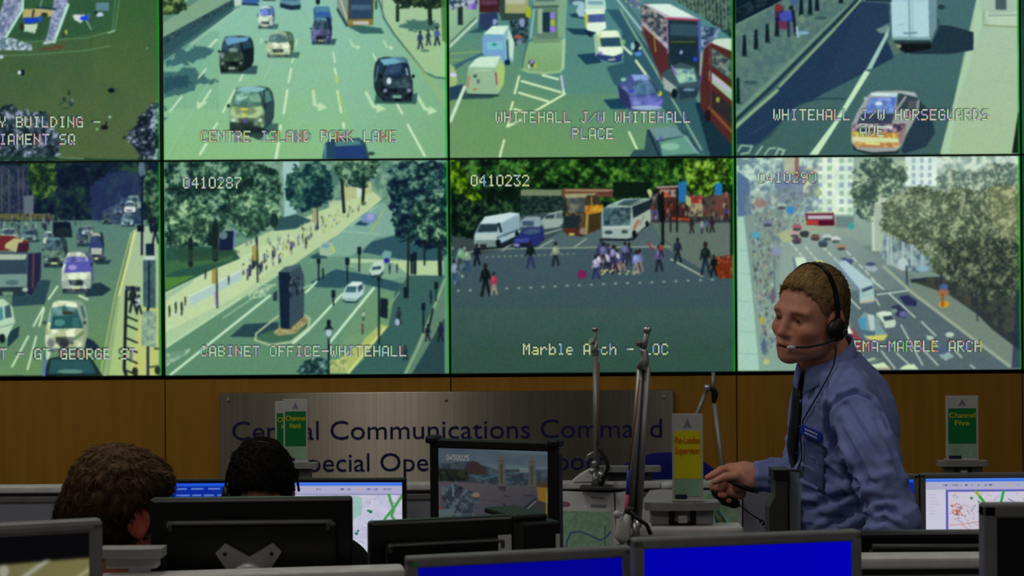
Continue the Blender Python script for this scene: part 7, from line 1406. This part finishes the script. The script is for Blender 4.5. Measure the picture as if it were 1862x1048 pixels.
# ---------------------------------------------------------------- desks and partitions
def desk(label, x0, x1, y0, y1, z=.74):
    t = thing('desk', label, 'desk', ((x0+x1)/2, (y0+y1)/2, 0)); w, d = x1-x0, y1-y0
    obj('desk_top', MB().box((0, 0, z-.0125), (w, d, .025), .004), M['desk'], t)
    for q in (1, -1):
        for r in (1, -1): obj('leg', MB().box((q*(w/2-.05), r*(d/2-.06), (z-.025)/2), (.05, .05, z-.025), .005), M['grey_dark'], t)
    obj('modesty_panel', MB().box((0, 0, z*.62), (w-.16, .018, z*.5), .002), M['grey'], t)
def partition(label, P0, P1, zt, th=.05, fabric='fabric'):
    c, w, rz = place((P0[0], P0[1], 0), (P1[0], P1[1], 0))
    t = thing('partition', label, 'partition', (c.x, c.y, 0), rz)
    obj('panel', MB().box((0, 0, (zt-.05+.06)/2), (w, th-.012, zt-.05-.06), .003), M[fabric], t)
    mb = MB().box((0, 0, zt-.012), (w, th+.006, .024), .008, seg=3); obj('top_rail', mb, M['rail'], t)
    obj('groove', MB().box((0, 0, zt-.029), (w, th-.006, .012)), M['gap'], t); obj('lower_rail', MB().box((0, 0, zt-.042), (w, th, .018), .003), M['post'], t)
    for q in (1, -1): obj('foot', MB().box((q*(w/2-.15), 0, .03), (.06, .4, .06), .01), M['grey_dark'], t)
    return t
def post(label, x0, x1, ytop, Y, zbase, th=.016, bw=.8, mat='post', dep=.05, bracket=True):
    """a square post on a partition carrying a small rounded shelf"""
    A, B = W(x0, ytop, Y), W(x1, ytop, Y); w = B.x-A.x; c = (A+B)/2
    t = thing('desk_post', label, 'post', (c.x, Y, zbase), 0, 'posts with small shelves'); H = c.z-zbase
    n = 12; pts = [(-w/2, dep/2), (w/2, dep/2)]
    for i in range(n+1): a = -PI/2*0+(i/n)*PI; pts.append((w/2*math.cos(a), -dep*.32-dep*.2*math.sin(a)))
    mb = MB(); mb.add([(x, y, H-th) for x, y in pts]+[(x, y, H) for x, y in pts], [list(range(len(pts))), list(range(2*len(pts)-1, len(pts)-1, -1))]+[[i, (i+1) % len(pts), (i+1) % len(pts)+len(pts), i+len(pts)] for i in range(len(pts))])
    obj('shelf', mb, M['grey'], t)
    obj('post', MB().box((0, .01, (H-th)/2), (w*bw, dep*.7, H-th), .003), M[mat], t)
    if bracket:
        mb = MB()
        for q in (1, -1): mb.box((q*w*bw*.17, .01-dep*.36, (H-th)/2), (.012, .008, H-th), .002)
        mb.box((0, .01-dep*.36, .004), (w*bw*.36, .008, .008), .001)
        obj('bracket', mb, M['black'], t); obj('cable_plug', MB().box((0, .005-dep*.38, (H-th)*.4), (.02, .012, (H-th)*.5), .003), M['sign_white'], t)
    return t, c.z
def sign(label, x0, x1, y0, y1, Y, field, words, ink, rz=0, tilt=0):
    A, B = W(x0, y1, Y), W(x1, y1, Y); w = B.x-A.x; c = (A+B)/2; h = (y1-y0)/F*Y
    t = thing('channel_sign', label, 'sign', (c.x, Y, c.z), rz, 'channel signs on the desk posts')
    obj('card', MB().box((0, 0, h/2), (w, .006, h), .001), M['sign_white'], t); obj('foot', MB().box((0, .012, .002), (w, .035, .004), .001), M['sign_white'], t)
    obj('field', MB().box((0, -.0035, h*.535), (w*.86, .001, h*.545)), M[field], t)
    obj('tint_strip', MB().box((0, -.0033, h*.16), (w*.86, .001, h*.2)), M['sign_pale'], t); obj('footer_mark', MB().box((-w*.22, -.0042, h*.055), (w*.38, .001, h*.05), 0), M['ink_navy'], t)
    mb = MB(); mb.prism([(-w*.09, h*.87), (w*.09, h*.87), (w*.06, h*.9), (0, h*.95), (-w*.06, h*.9)], -.0042, -.0034); mb.box((-w*.07, -.0038, h*.855), (w*.08, .0006, h*.012)); mb.box((w*.07, -.0038, h*.855), (w*.08, .0006, h*.012)); obj('crest', mb, M['ink_grey'], t)
    for s, z in zip(words, (.665, .545)):
        m = text_mb(s, 1, .0004, 'CENTER', bold=.012); xs = [v.co.x for v in m.bm.verts]; ww = max(xs)-min(xs); k = (w*.8 if len(s) > 6 else w*.46)/ww; kz = h*.078/.72 if len(s) > 6 else h*.08/.72
        move(m, Matrix.Translation((-(max(xs)+min(xs))/2*k, -.0046, h*z)) @ Matrix.Diagonal((k, 1, kz, 1))); obj('lettering', m, M[ink], t)
def furniture():
    desk('grey front desk carrying the two blue-screen monitors', -1.75, 1.75, 2.3, 2.84); desk('grey desk behind the front partition, under the monitors seen from behind', -.57, 1.8, 3.02, 3.33)
    desk('grey desk along the far partition under the map monitors, on the left', -2.3, -.34, 4.66, 5.15); desk('deep grey desk under the bridge-picture monitor', -.3, .36, 4.2, 5.15); desk('grey desk along the far partition behind the standing man', .42, 2.3, 4.62, 5.15)
    zA = W(290, 1043, 2.9).z
    a = W(290, 1043, 2.89); b = W(735, 1029, 2.95); d = (b-a)/(b.x-a.x); a0 = a+d*(-.10); 
    partition('pale-railed front partition below the silver-mounted black monitor, left of the blue screens', (a0.x, a0.y), (b.x, b.y), (a.z+b.z)/2)
    c = W(1500, 1013, 2.97); partition('pale-railed front partition at lower right, below the handled black monitor', (b.x+.012, 2.985), (2.2, 2.985), W(1660, 1012, 2.96).z)
    partition('long far partition with a pale rail, in front of the steel sign', (-2.6, 5.2), (2.5, 5.2), W(1060, 877, 5.17).z)
    e0, e1 = W(1140, 960, 3.52), W(1352, 958, 3.52); partition('short partition under the yellow supervisor sign', (e0.x, 3.54), (e1.x, 3.54), W(1270, 958, 3.51).z, .06)
    zf = W(1060, 877, 5.17).z
    _, z1 = post('post with a shelf holding the green Channel Five sign', 1706, 1795, 838, 5.2, zf+.001, bw=.8)
    _, z2 = post('post with a shelf holding the green Channel North sign', 478, 578, 842, 5.2, zf+.001, bw=.72)
    post('post with an empty shelf in front of the blue chair', 1088, 1201, 848, 5.2, zf+.001, bw=.72, mat='grey_dark', bracket=False)
    _, z3 = post('near post with a shelf holding the yellow supervisor sign', 1172, 1307, 912, 3.54, W(1270, 958, 3.51).z+.001, bw=.84, mat='grey', dep=.06)
    post('post with an empty shelf beside the brown-haired person', 182, 298, 996, 2.9, 1.176, bw=.8, mat='rail', bracket=False)
    sign('green Channel Five sign on its shelf, right of the standing man', 1720, 1779, 720, 838, 5.19, 'sign_green', ('Channel', 'Five'), 'ink_yellow')
    sign('green Channel North sign on its shelf, the front one of the pair', 516, 560, 726, 842, 5.19, 'sign_green', ('Channel', 'North'), 'ink_yellow', .04)
    sign('green channel sign mostly hidden behind the Channel North sign', 501, 546, 730, 842, 5.225, 'sign_green', ('Channel', 'North'), 'ink_yellow', .04)
    sign('yellow Pan-London Supervisor sign on the near post', 1223, 1279, 753, 912, 3.53, 'sign_yellow', ('Pan-London', 'Supervisor'), 'ink_red', -.1)
    # blue chair behind the far partition
    c = W(1210, 822, 5.42); t = thing('office_chair', 'royal blue office chair with a wide rounded back, behind the far partition', 'chair', (c.x, 5.42, 0), PI); zt = c.z
    fd = Field(seg_axis((-.26, .26, .008)), seg_axis((-.1, .1, .008)), seg_axis((-.30, .10, .008))); fd.ell((0, 0, -.13), (.205, .045, .155), .01); fd.cone((-.12, .01, -.16), (.12, .01, -.16), .05, .05, .03); fd.ell((0, -.075, -.1), (.15, .04, .1), .03, None, 'sub')
    co, q = fd.surface(); co = relax(co, q, 2); co[:, 2] += zt-.025; link('backrest', mesh_np('backrest', co, q), M['chair'], t)
    obj('seat', MB().box((0, -.2, .46), (.46, .44, .08), .035, seg=4), M['chair'], t); obj('back_stem', MB().tube([(0, .05, zt-.25), (0, .06, .6), (0, .0, .44), (0, -.15, .42)], .018, 10), M['black'], t); obj('gas_column', MB().tube([(0, -.18, .1), (0, -.18, .42)], .025, 14), M['black'], t)
    mb = MB()
    for k in range(5): a = 2*PI*k/5; mb.tube([(0, -.18, .11), (.28*math.cos(a), -.18+.28*math.sin(a), .07)], [.024, .014], 8)
    obj('star_base', mb, M['black'], t)
    for k in range(5):
        a = 2*PI*k/5; obj('castor', MB().lathe([(.002, -.02), (.028, -.02), (.03, 0), (.028, .02), (.002, .02)], 14, Matrix.Translation((.28*math.cos(a), -.18+.28*math.sin(a), .031)) @ Matrix.Rotation(a, 4, 'Z') @ Matrix.Rotation(PI/2, 4, 'X')), M['black'], t)
# ---------------------------------------------------------------- lamp arms, papers and small things
def arms():
    # thin arm on the far partition
    Y = 5.16; g = lambda x, y, d=0: W(x, y, Y+d); b = g(1085, 884); t = thing('lamp_arm', 'thin upright steel lamp arm clamped to the far partition, reaching up to the crossing picture', 'lamp arm', tuple(b), 0, 'steel lamp arms')
    R = lambda n, mb, m: rebase(obj(n, mb, m, t), t)
    R('lower_tube', MB().tube([g(1085, 872), g(1083, 648)], .0095, 12), M['steel_tube']); R('top_bracket', MB().tube([g(1083, 650), g(1082, 634), g(1082, 618)], [.009, .011, .008], 10), M['chrome']); R('upper_rod', MB().tube([g(1082, 632), g(1082, 601)], .0055, 10), M['steel_tube']); R('tip_cap', MB().lathe([(.002, -.006), (.01, -.004), (.01, .004), (.002, .008)], 12, Matrix.Translation(g(1082, 599))), M['chrome'])
    R('clamp_knob', MB().tube([g(1074, 620, -.012), g(1080, 624, -.006)], [.012, .006], 10), M['chrome'])
    R('joint', MB().lathe([(.003, -.012), (.008, -.011), (.009, 0), (.008, .011), (.003, .012)], 16, Matrix.Translation(g(1081, 843, -.02)) @ Matrix.Rotation(PI/2, 4, 'X')), M['chrome']); R('joint_lever', MB().tube([g(1066, 838, -.02), g(1070, 828, -.02), g(1080, 822, -.02)], .004, 8), M['chrome']); R('clamp_bolt', MB().tube([g(1074, 860, -.03), g(1080, 852, -.02)], .008, 10), M['chrome']); R('clamp_bolt', MB().tube([g(1096, 868, -.03), g(1088, 858, -.02)], .009, 10), M['chrome'])
    R('base_socket', MB().tube([g(1085, 885), g(1085, 858)], [.017, .012], 14), M['chrome']); R('base_plate', MB().box(g(1085, 886), (.1, .08, .012), .004), M['grey_dark'])
    R('cable', MB().tube([g(1086, 806, -.014), g(1091, 818, -.02), g(1100, 832, -.03), g(1106, 850, -.03), g(1098, 872, -.03), g(1092, 886, -.02)], .006, 8), M['black']); R('wire', MB().tube([g(1089, 660, -.012), g(1089, 740, -.012), g(1087, 806, -.013)], .0025, 6), M['wire_orange'])
    # thick twin-tube arm nearer the camera
    Y = 3.52; b = g(1158, 966); t = thing('lamp_arm', 'thick twin-tube steel lamp arm leaning right, with a blue sleeved cable', 'lamp arm', tuple(b), 0, 'steel lamp arms')
    R2 = lambda n, mb, m: rebase(obj(n, mb, m, t), t)
    for dx in (-6.5, 7.5): R2('tube', MB().tube([g(1153+dx, 955), g(1170+dx*.95, 668)], .0072, 12), M['steel_tube'])
    R2('tube_spring', MB().tube([g(1153.5, 950, .008), g(1170, 672, .008)], .005, 8), M['grey_dark'])
    R2('top_bracket', MB().tube([g(1167, 672), g(1172, 655), g(1171, 640), g(1166, 632)], [.012, .0105, .008, .0075], 12), M['chrome']); R2('upper_rod', MB().tube([g(1168, 634), g(1173, 622), g(1177, 602)], [.009, .006, .006], 10), M['steel_tube']); R2('tip_cap', MB().lathe([(.001, -.006), (.0085, -.004), (.0085, .004), (.001, .007)], 12, Matrix.Translation(g(1177, 600))), M['chrome']); R2('clamp_knob', MB().tube([g(1160, 620, -.01), g(1162, 628, -.006)], [.008, .005], 10), M['chrome'])
    R2('sleeve', MB().tube([g(1141, 900, -.012), g(1139, 925, -.012), g(1136, 948, -.012)], .0042, 8), M['cable_pink']); R2('cable', MB().tube([g(1143, 855, -.012), g(1142, 880, -.012), g(1141, 902, -.012)], .004, 8), M['cable_blue']); R2('wire', MB().tube([g(1163, 690, -.01), g(1152, 780, -.011), g(1143, 860, -.012)], .0022, 6), M['wire_orange'])
    R2('lower_joint', MB().lathe([(.003, -.014), (.011, -.013), (.013, 0), (.011, .013), (.003, .014)], 16, Matrix.Translation(g(1146, 930, -.012)) @ Matrix.Rotation(PI/2, 4, 'X')), M['black']); R2('base_shell', MB().tube([g(1143, 936, -.02), g(1135, 955, -.02), g(1130, 975, -.02), g(1138, 985, -.02)], [.008, .014, .016, .013], 12), M['sign_white']); R2('base_socket', MB().tube([g(1156, 990), g(1155, 940)], [.018, .012], 14), M['chrome'])
    R2('loose_cable', MB().tube([g(1146, 930, -.03), g(1160, 944, -.03), g(1176, 955, -.03), g(1183, 972, -.03)], .0042, 8), M['black']); R2('bright_stud', MB().lathe([(.001, -.006), (.008, -.005), (.008, .005), (.001, .007)], 12, Matrix.Translation(g(1122, 936, -.03)) @ Matrix.Rotation(PI/2, 4, 'X')), M['sign_white']); R2('lever', MB().tube([g(1122, 936, -.025), g(1138, 934, -.02)], .004, 8), M['chrome'])
    # hinged arm behind the yellow sign
    Y = 5.12; b = g(1317, 890); t = thing('lamp_arm', 'hinged steel lamp arm behind the yellow supervisor sign', 'lamp arm', tuple(b), 0, 'steel lamp arms')
    R3 = lambda n, mb, m: rebase(obj(n, mb, m, t), t)
    R3('lower_tube', MB().tube([g(1317, 890), g(1314, 850), g(1299, 735)], .0075, 10), M['steel_tube']); R3('stem', MB().tube([g(1297, 720), g(1297, 677)], .006, 10), M['steel_tube']); R3('hinge', MB().tube([g(1286, 706), g(1297, 708), g(1300, 716), g(1298, 733)], [.007, .01, .011, .006], 10), M['black']); R3('hinge_bolt', MB().lathe([(.001, -.012), (.01, -.01), (.01, .01), (.001, .012)], 12, Matrix.Translation(g(1286, 705, -.01)) @ Matrix.Rotation(PI/2, 4, 'X')), M['chrome']); R3('strut', MB().tube([g(1286, 706), g(1268, 752), g(1252, 800), g(1250, 850)], .0065, 10), M['steel_tube']); R3('base_clamp', MB().box(g(1317, 892), (.07, .07, .02), .004), M['grey_dark'])
def sheet(name, label, cat, pts, Y, mat='white', th=.002, pic=None, group=None, tilt=.0):
    """a flat sheet standing against something: four photo corners (tl, tr, br, bl) at one depth"""
    q = [W(x, y, Y+(tilt if k > 1 else 0)) for k, (x, y) in enumerate(pts)]; c = sum(q, Vector())/4
    mb = MB(); f = [p-c for p in q]; mb.add([tuple(p) for p in f]+[tuple(p+Vector((0, th, 0))) for p in f], [[0, 1, 2, 3], [7, 6, 5, 4], [0, 4, 5, 1], [1, 5, 6, 2], [2, 6, 7, 3], [3, 7, 4, 0]])
    o = obj(name, mb, M[mat]); o.location = c; tag(o, label, cat, group)
    return o, f
M['print'] = nodemat('printed_paper', (255, 255, 255), .7, var=.03, vcol=True)
def papers():
    o, f = sheet('map_poster', 'printed green map poster with a blue river, pinned to the far partition', 'poster', [(1012, 893), (1116, 897), (1122, 1010), (1012, 1010)], 5.165)
    c = Picture(110, 116, 2); c.rect(0, 0, 110, 116, (226, 226, 230)); c.poly([(4, 36), (104, 34), (104, 116), (4, 116)], (150, 196, 162)); c.mott([(4, 36), (104, 34), (104, 116), (4, 116)], (138, 184, 150), (170, 212, 180), 6, 3, .8)
    R = random.Random(2)
    for k in range(60): a = R.uniform(0, 6.3); r = R.uniform(10, 50); c.line([(60+math.cos(a)*r*.4, 84+math.sin(a)*r*.4), (60+math.cos(a)*r, min(114, max(37, 84+math.sin(a)*r)))], .6, (176, 206, 176), .6)
    c.line([(16, 116), (20, 90), (28, 74), (46, 72), (64, 78), (84, 86), (98, 78), (106, 66)], 3.2, (96, 112, 180)); c.ell(16, 24, 11, 5, (176, 96, 90)); c.ell(16, 24, 6, 3, (150, 120, 190)); c.rect(66, 8, 92, 12, (150, 150, 156)); c.rect(66, 22, 96, 28, (150, 150, 156)); c.rect(92, 60, 94, 116, (90, 120, 100)); c.rect(0, 0, 4, 116, (200, 200, 204)); c.rect(104, 30, 110, 116, (190, 190, 196)); c.blur(.8)
    p = [Vector(v) for v in f]; d = Vector((0, -.0006, 0))
    pr = grid_screen('map_print', c, p[0]+d, p[1]-p[0], p[3]-p[0], o, M['print'])
    o, f = sheet('map_poster', 'printed green map poster partly hidden behind the outstretched hand', 'poster', [(1226, 893), (1349, 891), (1349, 1000), (1226, 1000)], 5.165)
    c = Picture(123, 109, 1.5); c.rect(0, 0, 123, 109, (200, 200, 204)); c.mott([(2, 4), (116, 4), (116, 109), (2, 109)], (160, 206, 170), (184, 220, 190), 8, 5); c.line([(20, 20), (60, 50), (110, 40)], 1.5, (176, 206, 180)); c.blur(.8); p = f; grid_screen('map_print', c, p[0]+d, p[1]-p[0], p[3]-p[0], o, M['print'])
    o, f = sheet('leaflet', 'blue and yellow leaflet against the green poster, right of the near post', 'leaflet', [(1296, 920), (1306, 926), (1330, 962), (1302, 962)], 3.62)
    c = Picture(34, 42, 3); c.rect(0, 0, 34, 42, (70, 130, 160)); c.line([(3, 4), (14, 22), (22, 38)], 7, (206, 196, 50)); c.line([(10, 34), (20, 20)], 5, (190, 180, 50)); c.line([(24, 40), (30, 36)], 4, (200, 190, 60)); c.ell(8, 30, 4, 5, (50, 96, 130)); c.blur(.8)
    # the print follows the leaflet's own outline
    mb = MB(); vs_ = []; 
    q = [Vector(v)+d for v in f]; n = 14; co = []; 
    for j in range(n):
        for i in range(n):
            a, b = i/(n-1), j/(n-1); co.append((q[0]*(1-a)+q[1]*a)*(1-b)+(q[3]*(1-a)+q[2]*a)*b)
    idx = np.arange(n*n).reshape(n, n); fq = np.stack([idx[1:, :-1], idx[1:, 1:], idx[:-1, 1:], idx[:-1, :-1]], -1).reshape(-1, 4); me = mesh_np('leaflet_print', np.array(co), fq, False)
    sm = c.a[np.linspace(0, c.a.shape[0]-1, n).astype(int)][:, np.linspace(0, c.a.shape[1]-1, n).astype(int)].reshape(-1, 3); setcol(me, sm**2.2); link('leaflet_print', me, M['print'], o)
    sheet('notice', 'plain grey sheet on the far partition left of the standing man', 'sheet', [(1352, 890), (1402, 890), (1402, 985), (1352, 985)], 5.165, 'fabric')
    sheet('paper', 'white paper between the map poster and the thick lamp arm', 'paper', [(1119, 897), (1143, 893), (1143, 990), (1121, 990)], 5.16, group='loose white papers')
    sheet('paper', 'folded white paper right of the thick lamp arm', 'paper', [(1163, 924), (1188, 924), (1188, 990), (1163, 990)], 5.157, group='loose white papers')
    sheet('paper', 'white paper lying behind the near post', 'paper', [(1182, 892), (1228, 888), (1228, 930), (1160, 920)], 5.163, group='loose white papers')
    a = W(1062, 870, 5.2); t = tag(obj('folded_card', MB().prism([(-.035, -.012), (.035, -.012), (.035, .022), (.02, .024), (-.01, .008)], -.03, .03), M['white']), 'folded white card on the far partition rail beside the thin lamp arm', 'card'); t.location = (a.x, 5.2, W(1060, 877, 5.17).z+.0125)
    a = W(1217, 884, 5.05); t = thing('paper_cup', 'white paper cup lying on its side on the far desk behind the yellow sign', 'cup', tuple(a)); Mx = Matrix.Rotation(PI/2, 4, 'Y') @ Matrix.Translation((0, 0, -.012)); obj('cup', MB().lathe([(.001, -.012), (.01, -.012), (.012, .025), (.011, .025), (.009, -.008), (.001, -.008)], 18, Mx), M['white'], t); obj('lid', MB().lathe([(.001, -.016), (.0095, -.016), (.01, -.012), (.001, -.012)], 18, Mx), M['silver'], t)
    # upright equipment post with its clear panel
    Y = 3.46; g = lambda x, y: W(x, y, Y); b = g(1412, 1000); t = thing('equipment_stand', 'dark grey equipment post with black cap and clear side panel, before the man\'s chest', 'stand', (b.x, Y, .74)); L = inv(t)
    P = lambda pts: [((L @ g(x, y)).x, (L @ g(x, y)).z) for x, y in pts]
    lowz = .02
    pp = P([(1406, 866), (1430, 866), (1430, 980)]); q = P([(1395, 980), (1395, 920), (1406, 898)]); obj('post', MB().prism(pp+[(pp[-1][0], lowz), (q[0][0], lowz)]+q[1:], -.03, .03), M['grey_dark'], t)
    obj('cap', MB().prism(P([(1402, 852), (1431, 852), (1431, 870), (1402, 870)]), -.034, .034), M['black'], t); obj('edge_strip', MB().prism(P([(1428, 866), (1432, 866), (1432, 990), (1428, 990)]), -.032, .032), M['black'], t)
    cp = obj('clear_panel', MB().prism(P([(1432, 857), (1455, 859), (1455, 990), (1432, 990)]), -.004, .004), M['clear'], t); cp['label'] = 'clear plastic side panel'
    obj('hook', MB().tube([(L @ g(1431, 856)), (L @ g(1452, 857)), (L @ g(1455, 860)), (L @ g(1455, 869))], .0035, 8), M['black'], t)
    obj('foot', MB().box((0, 0, .01), (.2, .16, .02), .005), M['grey_dark'], t)
    # desk under the stand
    desk('small grey desk carrying the equipment post with the clear panel', .49, .95, 3.40, 3.72)
room(); video_wall(); plaque(); furniture(); monitors(); arms(); papers(); man(); sitters()
